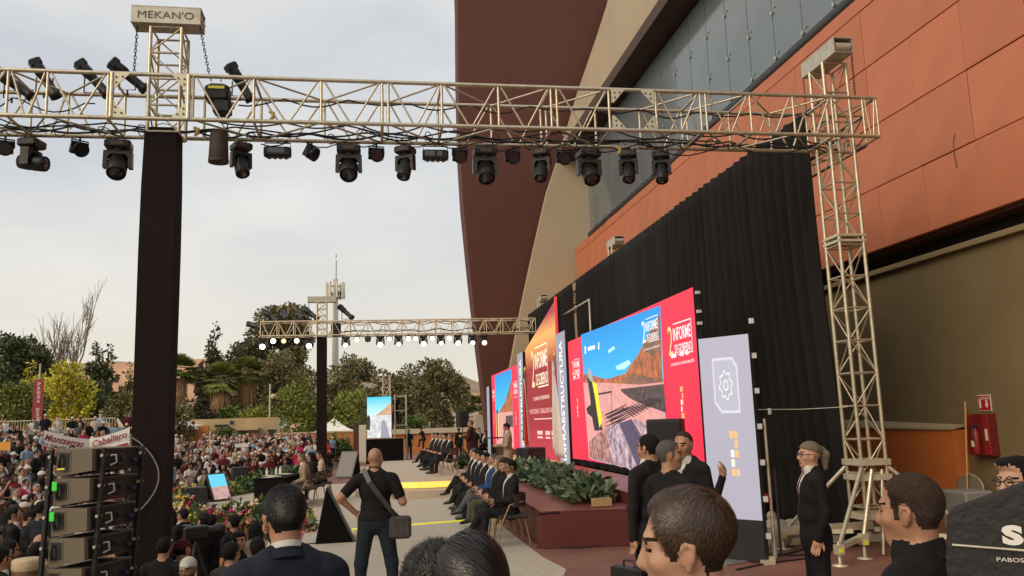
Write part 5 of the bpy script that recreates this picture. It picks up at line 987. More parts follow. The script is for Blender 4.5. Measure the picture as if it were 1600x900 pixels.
# houses on the far slope
M_hw = [mat('far_house_%d' % i, c_, .85) for i, c_ in enumerate(((.55, .46, .34), (.62, .52, .36), (.45, .33, .24), (.58, .50, .44)))]
for i, (x, y, D) in enumerate(((700, 652, 130), (712, 650, 140), (722, 648, 150), (740, 646, 160), (748, 640, 200), (706, 640, 220), (690, 642, 170), (735, 634, 260), (718, 634, 280), (745, 650, 125))):
    p = atd(x, y, D); w = random.uniform(5, 9); t = thing('house', ('small tan', 'small cream', 'small brown', 'small pale')[i % 4]+' house far beyond the plaza wall near the fin', 'house', (p[0], p[1], 0), group='far houses near the fin'); b = MB(); b.box((p[0], p[1], p[2]/2), (w, 6, p[2])); b.build('wall', M_hw[i % 4], t); b = MB(); b.box((p[0], p[1], p[2]+.1), (w+.5, 6.5, .2)); b.build('roof', M_hw[(i+2) % 4], t)
    for s in (-.3, 0, .3): b = MB(); b.box((p[0]+s*w, p[1]-3.02, p[2]-1.2), (.9, .06, .9)); b.build('window', M_frame, t)
# bleachers with railing at the left back
BL0, BL1 = ony(10, 690, 44), ony(160, 690, 44); rtop = float(ony(90, 656, 46)[2]); gz0 = float(ground_z(BL0[0], 44))
bl = thing('bleachers', 'stepped bleachers with a metal railing at the back of the left crowd', 'bleachers', ((BL0[0]+BL1[0])/2, 43, gz0))
for i in range(4): b = MB(); b.box(((BL0[0]+BL1[0])/2-2, 41.5+i*1.15, gz0+.15+.2*i), (BL1[0]-BL0[0]+8, 1.15, .3+.4*i)); b.build('step', mat('bleacher_grey', (.35, .32, .28), .7), bl)
fl_ = rtop-1.25; xs = np.arange(BL0[0]-5, BL1[0], .14); bar('rail', (xs[0], 46.2, rtop), (xs[-1], 46.2, rtop), .03, MATS['pale_coping'], bl); bar('rail', (xs[0], 46.2, fl_), (xs[-1], 46.2, fl_), .03, MATS['pale_coping'], bl)
for x in xs: bar('baluster', (x, 46.2, fl_), (x, 46.2, rtop), .018, MATS['pale_coping'], bl)
b = MB(); b.prism([(BL1[0], 46.2, fl_), (BL1[0], 46.2, rtop), (BL1[0]+1.6, 44.0, fl_-.2), (BL1[0]+1.6, 44.0, fl_-.9)], (.04, .04, 0)); b.build('stair_side', MATS['pale_coping'], bl)
# burgundy pole banner
pb = ony(60, 660, 47.5); t = thing('pole_banner', 'tall burgundy banner with white stacked letters on a pale pole', 'banner', (pb[0], 47.5, gz0)); pt = ony(62, 568, 47.5); bar('pole', (pt[0], 47.6, gz0), (pt[0], 47.6, pt[2]), .045, MATS['pale_coping'], t)
p, q = ony(49, 655, 47.5), ony(70, 593, 47.5); b = MB(); b.box(((p[0]+q[0])/2, 47.5, (p[2]+q[2])/2), (q[0]-p[0]-.05, .03, q[2]-p[2])); b.build('cloth', mat('banner_burgundy', (.30, .035, .055), .7), t); hh = (q[2]-p[2])/9.2
for i, ch_ in enumerate('PRESA EST'):
    if ch_ != ' ': text('lettering', ch_, ((p[0]+q[0])/2+.03, 47.48, q[2]-hh*(i+1.05)), (1, 0, 0), (0, 0, 1), hh*.72, hh*.78, MATS['paper'], t, off=.012, bold=.02)
# long white crowd banner in two spans
A_, B_, C_ = ony(69, 672, 30), ony(140, 686, 30.5), ony(203, 667, 30); t = thing('cloth_banner', 'long white cloth banner with maroon lettering held above the left crowd', 'banner', (B_[0], 30.3, B_[2]))
hB = .62; M_bw = mat('banner_white', (.75, .72, .66), .8, noise=.12, nscale=2); M_bm = mat('banner_maroon', (.25, .02, .04), .7)
for (e, f, t1, t2, t3) in ((A_, B_, 'Montserrat', 'Por ser una Alcalde', 'Estam'), (B_, C_, 'Caballero', 'de la', '')):
    d = f-e; b = MB(); n = 8
    for i in range(n): u, v = i/n, (i+1)/n; s_ = lambda w: -.05*math.sin(math.pi*w); b.add([e+d*u+(0, s_(u), s_(u)), e+d*v+(0, s_(v), s_(v)), e+d*v+(0, s_(v), s_(v)-hB), e+d*u+(0, s_(u), s_(u)-hB)], [(3, 2, 1, 0)], 0, True)
    b.build('cloth', M_bw, t); dn = d/np.linalg.norm(d); up_ = np.array([0, 0, 1.])-dn*dn[2]; cx = (e+f)/2-(0, .10, .06); w = np.linalg.norm(d)
    text('lettering', t1, cx+up_*-.15, dn, up_, w*.86, .22, M_bm, t, off=.0, bold=.02, shear=.25); text('lettering', t2, cx+up_*-.36-(0 if t3 else w*.3)*dn, dn, up_, w*(.9 if t3 else .25), .11, M_frame, t, off=.0, bold=.02)
    b = MB(); c1, c2 = e+d*.02-(0, .07, .50), f-d*.02-(0, .07, .50); b.add([c1-(0, 0, .15), c2-(0, 0, .15), c2, c1], [(0, 1, 2, 3)]); b.build('maroon_band', M_bm, t); text('lettering', t3, (c1+c2)/2-(w*.2*dn)-(0, .01, .075), dn, up_, w*.4, .10, M_bw, t, off=.0, bold=.02) if t3 else None
for x, y, w, h, m, lb in ((262, 692, .34, .4, MATS['paper'], 'small pale placard held up right of the wrapped post'), (378, 696, .5, .14, M_bw, 'white cloth strip held up in front of the round bush'), (5, 697, .5, .3, mat('placard_orange', (.75, .35, .05), .6), 'orange and yellow placard at the left picture edge'), (328, 690, .05, .8, MATS['pale_coping'], 'pale pole held up in the right crowd')): p = ony(x, y, 40 if x > 200 else 26); b = MB(); b.box(p, (w*(40 if x > 200 else 26)/34, .03, h*(40 if x > 200 else 26)/34)); b.build('placard', m, label=lb, cat='placard')
# ================================================================ PEOPLE (one continuous surface from blended shapes)
def cone(a, b, ra, rb, tg, k=.03): return ('c', np.asarray(a, float), np.asarray(b, float), ra, rb, tg, k)
def ell(c, r, tg, rot=None, k=.03, clip=None): return ('e', np.asarray(c, float), np.asarray(r, float), np.eye(3) if rot is None else rot, clip, tg, k)
def sdf(pr, P):
    if pr[0] == 'c':
        a, b, ra, rb = pr[1:5]; d = b-a; L2 = max(d @ d, 1e-9); t = np.clip(((P-a) @ d)/L2, 0, 1); q = P-a-t[..., None]*d
        return np.sqrt((q*q).sum(-1))-(ra+t*(rb-ra))
    c, r, R, clip = pr[1:5]; q = (P-c) @ R; k0 = np.sqrt(((q/r)**2).sum(-1)); k1 = np.sqrt(((q/r**2)**2).sum(-1))+1e-9; d = k0*(k0-1)/k1
    if clip is not None:
        for o_, n_ in clip: d = np.maximum(d, -((P-np.asarray(o_)) @ np.asarray(n_)))
    return d
def bounds(pr):
    if pr[0] == 'c': m = max(pr[3], pr[4]); return np.minimum(pr[1], pr[2])-m, np.maximum(pr[1], pr[2])+m
    m = pr[2].max(); return pr[1]-m, pr[1]+m
def surface(prims, res):
    B = [bounds(p) for p in prims]; lo = np.min([b_[0] for b_ in B], 0)-2*res-.01; hi = np.max([b_[1] for b_ in B], 0)+2*res+.01
    n = np.ceil((hi-lo)/res).astype(int)+1; G = np.full(n, 1., np.float32); ax_ = [lo[i]+np.arange(n[i])*res for i in range(3)]
    for p, (b0, b1) in zip(prims, B):
        m = p[-1]+2*res+.01; i0 = np.clip(np.floor((b0-m-lo)/res).astype(int), 0, n-1); i1 = np.clip(np.ceil((b1+m-lo)/res).astype(int)+1, 1, n)
        P = np.stack(np.meshgrid(*[ax_[i][i0[i]:i1[i]] for i in range(3)], indexing='ij'), -1); d = sdf(p, P).astype(np.float32); sl = tuple(slice(i0[i], i1[i]) for i in range(3)); f = G[sl]; k = p[-1]
        h = np.clip(.5+.5*(f-d)/k, 0, 1); G[sl] = d*h+f*(1-h)-k*h*(1-h)
    s = G < 0; nc = n-1; cs = [s[i:i+nc[0], j:j+nc[1], k:k+nc[2]] for i in (0, 1) for j in (0, 1) for k in (0, 1)]
    cnt = sum(c.astype(np.int8) for c in cs); act = (cnt > 0) & (cnt < 8); I = np.argwhere(act); idm = np.full(nc, -1, np.int32); idm[act] = np.arange(len(I))
    acc = np.zeros((len(I), 3)); num = np.zeros(len(I)); offs = [np.array((i, j, k)) for i in (0, 1) for j in (0, 1) for k in (0, 1)]
    for a in offs:
        for axn in range(3):
            if a[axn]: continue
            b = a.copy(); b[axn] = 1; va = G[tuple((I+a).T)]; vb = G[tuple((I+b).T)]; m = (va < 0) != (vb < 0); t = np.where(m, va/(va-vb+1e-12), 0); pt = I+a+(b-a)*t[:, None]; acc[m] += pt[m]; num[m] += 1
    V = lo+(acc/num[:, None])*res; Fc = []
    for axn in range(3):
        u, w = (axn+1) % 3, (axn+2) % 3; sa = [slice(None)]*3; sb = [slice(None)]*3; sa[axn] = slice(0, -1); sb[axn] = slice(1, None); A, Bb = s[tuple(sa)], s[tuple(sb)]; df = np.argwhere(A != Bb)
        ok = (df[:, u] > 0) & (df[:, w] > 0) & (df[:, u] < nc[u]) & (df[:, w] < nc[w]); df = df[ok]; e = np.zeros(3, int); eu = e.copy(); eu[u] = 1; ew = e.copy(); ew[w] = 1
        q = np.stack([idm[tuple((df-eu-ew).T)], idm[tuple((df-ew).T)], idm[tuple(df.T)], idm[tuple((df-eu).T)]], 1); fl = ~A[tuple(df.T)]; q[fl] = q[fl][:, ::-1]; Fc.append(q)
    return V, np.concatenate(Fc)
def rotm(yaw=0., pitch=0., roll=0.):
    """columns right, forward, up; yaw turns left, pitch looks down, roll tilts to the right"""
    cy, sy = math.cos(yaw), math.sin(yaw); Rz = np.array([[cy, -sy, 0], [sy, cy, 0], [0, 0, 1]]); cp, sp = math.cos(-pitch), math.sin(-pitch); Rx = np.array([[1, 0, 0], [0, cp, -sp], [0, sp, cp]]); cr, sr = math.cos(roll), math.sin(roll); Ry = np.array([[cr, 0, sr], [0, 1, 0], [-sr, 0, cr]])
    return Rz @ Rx @ Ry
CLOTH = {}
def cloth(nm, c, rough=.85, bump=.75):
    return mat('cloth_'+nm, c, rough, noise=.35, nscale=5, bump=bump, bscale=10, spec=.2)
SKIN = [mat('skin_tan', (.42, .215, .125), .5, noise=.22, nscale=26, bump=.12, bscale=160), mat('skin_light', (.52, .29, .19), .5, noise=.2, nscale=26, bump=.1, bscale=160), mat('skin_brown', (.27, .13, .075), .5, noise=.2, nscale=26, bump=.12, bscale=160)]
HAIR = {'black': mat('hair_black', (.009, .007, .006), .65, spec=.2, noise=.4, nscale=60, bump=.7, bscale=150), 'brown': mat('hair_brown', (.034, .019, .012), .6, spec=.25, noise=.5, nscale=60, bump=.7, bscale=150), 'grey': mat('hair_grey', (.10, .088, .08), .6, noise=.5, nscale=60, bump=.7, bscale=150), 'blond': mat('hair_blond', (.22, .14, .06), .5, noise=.5, nscale=50, bump=.7, bscale=120), 'ash': mat('hair_ash', (.20, .16, .115), .5, noise=.5, nscale=50, bump=.7, bscale=120), 'stubble': mat('hair_stubble', (.055, .032, .022), .75, spec=.2, noise=.6, nscale=90, bump=.4, bscale=300)}
M_eye = mat('eye_dark', (.015, .010, .008), .15); M_eyew = mat('eye_white', (.6, .56, .5), .2); M_lip = mat('lip', (.33, .11, .085), .45); M_shoe = mat('shoe_black', (.012, .011, .010), .3)
C = {'black': cloth('black', (.012, .011, .012)), 'suit': cloth('charcoal', (.016, .015, .016)), 'navy': cloth('navy', (.017, .021, .034)), 'white': cloth('white', (.68, .65, .60)), 'jeans': cloth('jeans', (.020, .026, .037)), 'tan': cloth('tan', (.33, .25, .16)), 'beige': cloth('beige', (.38, .28, .17)), 'maroon': cloth('maroon', (.10, .014, .02)), 'plum': cloth('plum', (.045, .016, .018)), 'grey': cloth('grey', (.10, .098, .10)), 'blue': cloth('blue', (.025, .06, .17)), 'red': cloth('red', (.42, .025, .03)), 'pink': cloth('pink', (.60, .22, .26)), 'cream': cloth('cream', (.55, .46, .33)), 'orange': cloth('orange', (.58, .16, .04)), 'olive': cloth('olive', (.09, .085, .035)), 'magenta': cloth('magenta', (.50, .03, .12)), 'lblue': cloth('lightblue', (.25, .36, .50)), 'yellow': cloth('yellow', (.60, .48, .08)), 'plaid': cloth('plaid', (.055, .048, .042))}
STAND = dict(hip=.90, lean=0., thigh=((.05, .02, -1), (.05, .02, -1)), shin=((.02, -.03, -1), (.02, -.03, -1)), up=((.14, -.02, -1), (.14, -.02, -1)), fo=((.03, .18, -1), (.03, .18, -1)))
SIT = dict(hip=.50, lean=-.06, thigh=((.08, 1, .0), (.08, 1, .0)), shin=((.0, .08, -1), (.0, .08, -1)), up=((.12, .22, -1), (.12, .22, -1)), fo=((-.42, .9, -.12), (-.42, .9, -.12)))
SITX = dict(SIT, thigh=((.05, 1, .12), (-.12, 1, .32)), shin=((.05, .15, -1), (-.28, .55, -.7)))
HY = [-.13, -.036, -.030, -.010, .012, .016, .032, .040, .055, .075, .11]; HZ = [-.064, -.058, .022, .032, .032, -.018, -.016, .052, .084, .090, .092]
def hair_zone(p, lift=0., rec=0.):
    '''scalp region of short hair in head coordinates: sideburns, bare round the ears, down to the nape'''
    front = np.clip((p[:, 1]-.03)/.05, 0, 1); return p[:, 2] > np.interp(p[:, 1], HY, HZ)+lift*front+rec*front*np.clip((np.abs(p[:, 0])-.02)/.03, 0, 1)-.006*front*np.clip(1-np.abs(p[:, 0])/.03, 0, 1)
def U(v): v = np.asarray(v, float); return v/np.linalg.norm(v)
def make_person(pose, outfit, res=.016, H=1.72, hair='black', style='short', skin=0, head=(0., .05, 0.), fat=0., fingers=True, face=True, only_upper=False, detail=1, hairline=(.080, .078)):
    """returns mesh data in local coordinates: y forward, feet on z=0. outfit: dict top,pants,shirt,tie,kind"""
    s = H/1.755; kd = outfit.get('kind', 'suit'); ps = dict(STAND); ps.update(pose); pr = []
    hip = np.array([0, 0, ps['hip']]); T = rotm(ps.get('twist', 0), ps['lean'], ps.get('side', 0))
    def tp(x, y, z): return hip+T @ np.array([x, y, z])
    jk = .010 if kd == 'suit' else .0; w = 1+fat
    pr += [ell(tp(0, .005, .38), (.165*w+jk, .112*w+jk, .20), 'top', T), ell(tp(0, .015+fat*.06, .18), (.150*w+jk, .112*w+jk+fat*.05, .18), 'top', T), cone(tp(-.145, -.015, .505), tp(.145, -.015, .505), .068+jk, .068+jk, 'top'), cone(tp(-.07, -.03, .55), tp(.07, -.03, .55), .055+jk, .055+jk, 'top'), ell(tp(0, 0, .02), (.165*w+jk, .122*w+jk, .14), 'top' if kd == 'suit' else 'pants', T)]
    if kd == 'suit' and ps['hip'] > .7: pr.append(ell(tp(0, 0, -.06), (.178*w, .135*w, .16), 'top', T))
    if kd == 'tee': pr.append(ell(tp(0, .0, .07), (.168*w, .124*w, .10), 'top', T))
    nb = tp(0, -.02, .575); Hm = T @ rotm(*head); hc = nb+T @ np.array([0, .012, .075])+Hm @ np.array([0, .008, .075])
    def hp(x, y, z): return hc+Hm @ np.array([x, y, z])
    pr += [cone(nb-T @ np.array([0, 0, .03]), hp(0, -.018, -.06), .060, .056, 'skin', .02), ell(hp(0, -.014, .026), (.076, .096, .092), 'skin', Hm, .02), ell(hp(0, .022, -.03), (.064, .074, .084), 'skin', Hm, .03), ell(hp(0, .062, -.092), (.034, .030, .026), 'skin', Hm, .03)]
    if face:
        pr += [cone(hp(0, .086, .018), hp(0, .108, -.024), .009, .0135, 'skin', .012), ell(hp(0, .094, -.030), (.017, .014, .011), 'skin', Hm, .01), cone(hp(-.035, .076, .032), hp(.035, .076, .032), .014, .014, 'skin', .015), ell(hp(0, .088, -.058), (.024, .012, .008), 'lip', Hm, .010), ell(hp(0, .086, -.069), (.021, .012, .008), 'lip', Hm, .010)]
        for q in (-1, 1): pr += [ell(hp(q*.077, -.004, -.012), (.009, .017, .027), 'skin', Hm @ rotm(q*.25, 0, 0), .006), cone(hp(q*.080, .012, .0), hp(q*.086, -.004, .022), .005, .0055, 'skin', .004), cone(hp(q*.086, -.004, .022), hp(q*.089, -.024, .008), .0055, .0055, 'skin', .004), cone(hp(q*.089, -.024, .008), hp(q*.084, -.016, -.024), .0055, .005, 'skin', .004), ell(hp(q*.080, -.002, -.036), (.007, .010, .011), 'skin', Hm, .005), ell(hp(q*.040, .060, -.02), (.026, .024, .022), 'skin', Hm, .02)]
    fy, fz = hairline; cl = [(hp(0, fy, fz-.004), Hm @ U((0, -.30, .95)))]; cb = [(hp(0, -.020, 0), Hm @ U((0, -1., .15))), (hp(0, -.09, -.062), Hm @ U((0, -.15, 1.)))]
    def cap_(ex): return [ell(hp(0, -.016, .034), (.0775+ex*.8, .099+ex*.8, .093+ex), 'hair', Hm, .010, cl), ell(hp(0, -.015, .026), (.0772+ex*.55, .098+ex*.5, .094), 'hair', Hm, .010, cb)]
    if style == 'short': pr += cap_(.006)
    elif style == 'thick': pr += cap_(.011)+[ell(hp(.01, .05, .100), (.055, .05, .030), 'hair', Hm, .02)]
    elif style == 'buzz': pr += cap_(.0015)
    elif style == 'recede': pr += [ell(hp(0, -.018, .030), (.081, .102, .096), 'hair', Hm, .012, [(hp(0, .040, .085), Hm @ U((0, -.75, .66)))])]
    elif style in ('long', 'bob', 'pony'):
        pr += [ell(hp(0, -.016, .036), (.087, .110, .101), 'hair', Hm, .012, cl)]
        if style == 'long': pr += [cone(hp(0, -.055, .0), hp(0, -.085, -.22), .080, .062, 'hair', .03), cone(hp(-.062, -.01, .02), hp(-.085, .0, -.20), .035, .03, 'hair', .02), cone(hp(.062, -.01, .02), hp(.085, .0, -.20), .035, .03, 'hair', .02)]
        elif style == 'bob': pr += [cone(hp(0, -.05, .0), hp(0, -.06, -.10), .084, .080, 'hair', .03), cone(hp(-.065, .0, .03), hp(-.08, .01, -.10), .036, .036, 'hair', .02), cone(hp(.065, .0, .03), hp(.08, .01, -.10), .036, .036, 'hair', .02)]
        else: pr += [ell(hp(0, -.105, .055), (.03, .03, .03), 'hair', Hm, .015), cone(hp(0, -.135, .050), hp(0, -.158, .0), .030, .043, 'hair', .02), cone(hp(0, -.158, .0), hp(0, -.150, -.13), .043, .022, 'hair', .02)]
    elif style == 'cap': pr += [ell(hp(0, -.014, .036), (.087, .107, .098), 'cap', Hm, .008, [(hp(0, .08, .045), Hm @ U((0, -.12, 1)))]), cone(hp(-.035, .095, .052), hp(.035, .095, .052), .014, .014, 'cap', .01), cone(hp(-.03, .145, .040), hp(.03, .145, .040), .010, .010, 'cap', .03), ell(hp(0, -.022, .0), (.0815, .100, .075), 'hair', Hm, .01, [(hp(0, .0, .0), Hm @ U((0, -1., .1)))])]
    if kd == 'suit': pr += [cone(tp(-.035, .02, .585), tp(.035, .02, .585), .050, .050, 'shirt', .012), cone(tp(-.06, -.045, .590), tp(.06, -.045, .590), .036, .036, 'top', .015)]
    elif kd == 'tee': pr.append(cone(tp(-.045, .0, .570), tp(.045, .0, .570), .054, .054, 'top', .012))
    for q, i in ((-1, 0), (1, 1)):
        m = np.array([q, 1, 1]); sh = tp(q*.185*(1+fat*.5), -.015, .495); ud = T @ (U(ps['up'][i])*m); fd = T @ (U(ps['fo'][i])*m); el = sh+ud*.285; wr = el+fd*.245
        a0, a1, f0, f1 = (.060, .052, .050, .042) if kd == 'suit' else (.056, .048, .043, .030)
        if kd == 'tee':
            mid = sh+ud*.19; pr += [cone(sh, mid, .066, .060, 'top'), cone(sh+ud*.05, el, .050, .043, 'skin'), cone(el, wr, .042, .030, 'skin')]
        else: pr += [cone(sh, el, a0, a1, 'top'), cone(el, wr, f0, f1, 'top')]
        if kd == 'suit' and detail: pr.append(cone(wr-fd*.005, wr+fd*.012, .036, .034, 'shirt', .005))
        hd = U(fd+np.asarray(ps.get('hand', (0, 0, 0)), float)*m); sd_ = np.cross(hd, T @ np.array([q*1., .2, .1])); sd_ = U(sd_) if np.linalg.norm(sd_) > .1 else U(np.cross(hd, [0, 1, 0.])); nv = np.cross(hd, sd_)
        pr += [cone(wr, wr+hd*.05, .027, .030, 'skin', .015), cone(wr+hd*.045-sd_*.024, wr+hd*.09-sd_*.027, .019, .015, 'skin', .015), cone(wr+hd*.045+sd_*.024, wr+hd*.09+sd_*.027, .019, .015, 'skin', .015)]
        if fingers:
            for f, (o_, ln) in enumerate(((-.034, .066), (-.011, .076), (.012, .072), (.034, .056))):
                r0 = wr+hd*.088+sd_*o_; m1 = r0+U(hd+nv*.30*q)*ln*.5; pr += [cone(r0, m1, .0105, .0095, 'skin', .004), cone(m1, m1+U(hd+nv*.95*q)*ln*.5, .0095, .008, 'skin', .004)]
            th = wr+hd*.03-sd_*.03; tm = th+U(hd*.7-sd_*.8)*.04; pr += [cone(th, tm, .014, .011, 'skin', .006), cone(tm, tm+U(hd*.95-sd_*.25+nv*.4*q)*.035, .011, .009, 'skin', .004)]
        else: pr.append(cone(wr+hd*.07, wr+hd*.14, .03, .022, 'skin'))
        if only_upper: continue
        hj = hip+np.array([q*.092*(1+fat*.6), 0, -.01]); kn = hj+U(np.asarray(ps['thigh'][i])*m)*.425; an = kn+U(np.asarray(ps['shin'][i])*m)*.40; wl = .010 if kd != 'tight' else 0
        pr += [cone(hj, kn, .088*w, .066+wl, 'pants', .035), cone(kn, an, .062+wl, .046+wl, 'pants')]
        fdir = U(np.array([q*.18, 1, 0])) if ps['hip'] > .7 else U(np.array([q*.12, 1, -.1])); hl = an-fdir*.045+np.array([0, 0, -.035]); pr += [cone(hl, an+fdir*.05+np.array([0, 0, -.035]), .038, .042, 'shoe', .02), cone(an+fdir*.05+np.array([0, 0, -.040]), an+fdir*.165+np.array([0, 0, -.052]), .043, .030, 'shoe', .02)]
    V, Fc = surface(pr, res); cen = V[Fc].mean(1); tags = ['skin', 'hair', 'top', 'pants', 'shoe', 'shirt', 'lip', 'cap', 'eye', 'brow', 'tie', 'glass', 'eyew']; D = np.full((len(tags), len(cen)), 9., np.float32)
    for p in pr: i = tags.index(p[5]); D[i] = np.minimum(D[i], sdf(p, cen))
    tg = D.argmin(0); hl_ = (cen-hc) @ Hm; tl = (cen-hip) @ T
    if style in ('short', 'buzz', 'thick') and detail:
        hd_ = ((tg == 0) | (tg == 1)) & ((hl_**2).sum(1) < .15**2) & (hl_[:, 2] > -.075) & ~((np.abs(hl_[:, 0]) > .0765) & (hl_[:, 1] > -.034) & (hl_[:, 1] < .020) & (hl_[:, 2] < .034)); nzv = .004*np.sin(hl_[:, 0]*310)*np.sin(hl_[:, 1]*270+1)+.003*np.sin(hl_[:, 1]*620)
        q_ = hl_.copy(); q_[:, 2] += nzv; tg[hd_] = np.where(hair_zone(q_[hd_], hairline[1]-.078, .012), 1, 0)
    if face and detail:
        ok = (tg == 0) & (hl_[:, 1] > .055)
        for q in (-1, 1):
            e = ok & (((hl_[:, 0]-q*.033)/.014)**2+((hl_[:, 2]-.011)/.0065)**2 < 1); tg[e] = 8
            tg[ok & (np.abs(hl_[:, 0]-q*.034) < .022) & (np.abs(hl_[:, 2]-.036+.004*np.abs(hl_[:, 0]-q*.03)/.02) < .0045)] = 9
        if outfit.get('beard'): tg[(tg == 0) & (hl_[:, 2] < -.045) & (hl_[:, 1] > .0) & (hl_[:, 2] > -.125)] = 9
        if outfit.get('moustache'): tg[ok & (np.abs(hl_[:, 0]) < .026) & (np.abs(hl_[:, 2]+.047) < .007)] = 9
    if kd == 'suit' and outfit.get('shirt'):
        u = tl[:, 2]; v = (tg == 2) & (tl[:, 1] > .03) & (u > .24) & (np.abs(tl[:, 0]) < .055*np.clip((u-.24)/.30, 0, 1)+.003); tg[v] = 5
        if outfit.get('tie'): tg[((tg == 5)) & (np.abs(tl[:, 0]) < .020+.012*np.clip((.5-u)/.3, 0, 1)) & (tl[:, 1] > .03)] = 10
    sk = SKIN[skin]; mm = {0: sk, 1: HAIR[hair], 2: outfit['top'], 3: outfit.get('pants', C['suit']), 4: outfit.get('shoe', M_shoe), 5: outfit.get('shirt') or outfit['top'], 6: M_lip if face else sk, 7: outfit.get('cap', C['white']), 8: M_eye, 9: HAIR['black' if hair in ('stubble', 'black') else 'brown'], 10: outfit.get('tie') or outfit['top'], 11: M_frame, 12: M_eyew}
    used = sorted(set(tg.tolist())); lut = np.zeros(13, int)
    for i, u_ in enumerate(used): lut[u_] = i
    me = fast_mesh('person', V*s, Fc, [mm[u_] for u_ in used], lut[tg])
    return me, dict(hc=hc*s, Hm=Hm, s=s, hip=hip*s, T=T)
def face_to(px_dir): return px_dir
def person(label, px=None, D=None, at=None, z=0., h=0., group=None, cat='person', **kw):
    """h in degrees: 0 looks away from the camera along +y, 90 looks left (-x), 180 back, -90 right"""
    me, info = make_person(**kw)
    if at is None: q = atd(px[0], px[1], D); at = (q[0], q[1])
    o = link('person', me, None, (at[0], at[1], z), label, cat, group, rz=rad(h)); o['_s'] = 1; del o['_s']
    info['obj'] = o; info['W'] = Matrix.Translation((at[0], at[1], z)) @ Matrix.Rotation(rad(h), 4, 'Z')
    return info
def attach(info, b, name, m):
    """a part given in the person's local coordinates"""
    o = b.build(name, m, info['obj']); o.matrix_parent_inverse = Matrix(); return o
def hpt(info, x, y, z): return info['hc']+info['Hm'] @ (np.array([x, y, z])*info['s'])
def glasses(info, m=None):
    b = MB(); m = m or M_frame
    for q in (-1, 1):
        b.tube([hpt(info, q*.034+.024*math.cos(a), .100, .010+.019*math.sin(a)) for a in np.linspace(0, 6.283, 13)], .0028, 5); b.tube([hpt(info, q*.058, .098, .014), hpt(info, q*.080, .04, .014), hpt(info, q*.083, -.015, .006)], .0028, 5)
    b.tube([hpt(info, -.011, .103, .014), hpt(info, .011, .103, .014)], .0028, 5); attach(info, b, 'glasses', m)
def strands(info, m, n, length, r=.0010, rad3=(.0835, .107, .099), cen=(0, -.016, .034), comb=None, lift=.25, seed=0, wav=0., seg=4, hairline=(.080, .078), fade=.0, full=False, name='hair', jit=.25):
    """combed hair ribbons rooted on the scalp"""
    R = np.random.default_rng(seed); d = R.normal(0, 1, (n*3, 3)); d /= np.linalg.norm(d, axis=1)[:, None]; p = np.array(cen)+d*np.array(rad3)*.985; jt = R.normal(0, .004, (len(p), 3)); k = hair_zone(p+jt, hairline[1]-.078, .012) if not full else (p[:, 2] > .0); p = p[k][:n]; d = d[k][:n]; n = len(p)
    nr = d/np.array(rad3); nr /= np.linalg.norm(nr, axis=1)[:, None]; c = np.array([comb(q) for q in p]) if comb else np.tile([0, -1., -.2], (n, 1)); c = c+R.normal(0, jit, (n, 3)); c -= nr*(c*nr).sum(1)[:, None]; c /= np.linalg.norm(c, axis=1)[:, None]+1e-9
    L_ = length*R.uniform(.6, 1.15, n)*(1-fade*np.clip((.055-p[:, 2])/.07, 0, 1)); V = np.zeros((n, seg+1, 2, 3)); cur = p.copy(); dirv = c+nr*lift; dirv /= np.linalg.norm(dirv, axis=1)[:, None]
    for i in range(seg+1):
        t = i/seg; sd_ = np.cross(dirv, nr); sd_ /= np.linalg.norm(sd_, axis=1)[:, None]+1e-9; wv = (r*(1-.75*t)*R.uniform(.7, 1.3, n))[:, None]; V[:, i, 0] = cur-sd_*wv; V[:, i, 1] = cur+sd_*wv
        cur = cur+dirv*(L_/seg)[:, None]+R.normal(0, wav, (n, 3)); q = (cur-np.array(cen))/np.array(rad3); ln = np.linalg.norm(q, axis=1); nr = q/np.array(rad3); nr /= np.linalg.norm(nr, axis=1)[:, None]; dirv = dirv-nr*np.where(ln > 1.03+.06*lift, .5, .12)[:, None]; tgt = (dirv*nr).sum(1)[:, None]; dirv = np.where((ln < 1.0)[:, None], dirv-nr*np.minimum(tgt, 0)+nr*.1, dirv); dirv /= np.linalg.norm(dirv, axis=1)[:, None]
    V = V.reshape(-1, 3); V = info['hc']+(V*info['s']) @ info['Hm'].T; base = (np.arange(n)*(seg+1)*2)[:, None, None]; j = np.arange(seg)[None, :, None]*2; f = (base+j+np.array([0, 1, 3, 2])[None, None]).reshape(-1, 4)
    o = link(name, fast_mesh(name, V, f, m, None, True), info['obj']); o.matrix_parent_inverse = Matrix(); o['kind'] = 'stuff'; return o
def collar(info, m, r=.072, h=.045, z=-.155, name='shirt_collar', gap=.5, y=-.028, tilt=.35):
    b = MB(); n = 26; a = np.linspace(gap, 2*math.pi-gap, n)+math.pi/2; T, s_ = info['T'], info['s']; nb = info['hip']+T @ (np.array([0, -.022, .575])*s_)
    for rr, sg in ((r, 1), (r-.007, -1)):
        for p, q in zip(a[:-1], a[1:]):
            P = lambda t, zz, k_: nb+T @ (np.array([math.cos(t)*(rr+k_)*1.0, math.sin(t)*(rr+k_)*.98, zz-tilt*math.sin(t)*.06])*s_)
            f = [P(p, -.012, .010), P(q, -.012, .010), P(q, h, -.006), P(p, h, -.006)]; b.add(f if sg > 0 else f[::-1], [(0, 1, 2, 3)], 0, True)
    P = lambda t, rr, zz, k_: nb+T @ (np.array([math.cos(t)*(rr+k_), math.sin(t)*(rr+k_)*.98, zz-tilt*math.sin(t)*.06])*s_)
    for p, q in zip(a[:-1], a[1:]): b.add([P(p, r, h, -.006), P(q, r, h, -.006), P(q, r-.007, h, -.006), P(p, r-.007, h, -.006)], [(0, 1, 2, 3)], 0, True)
    return attach(info, b, name, m)
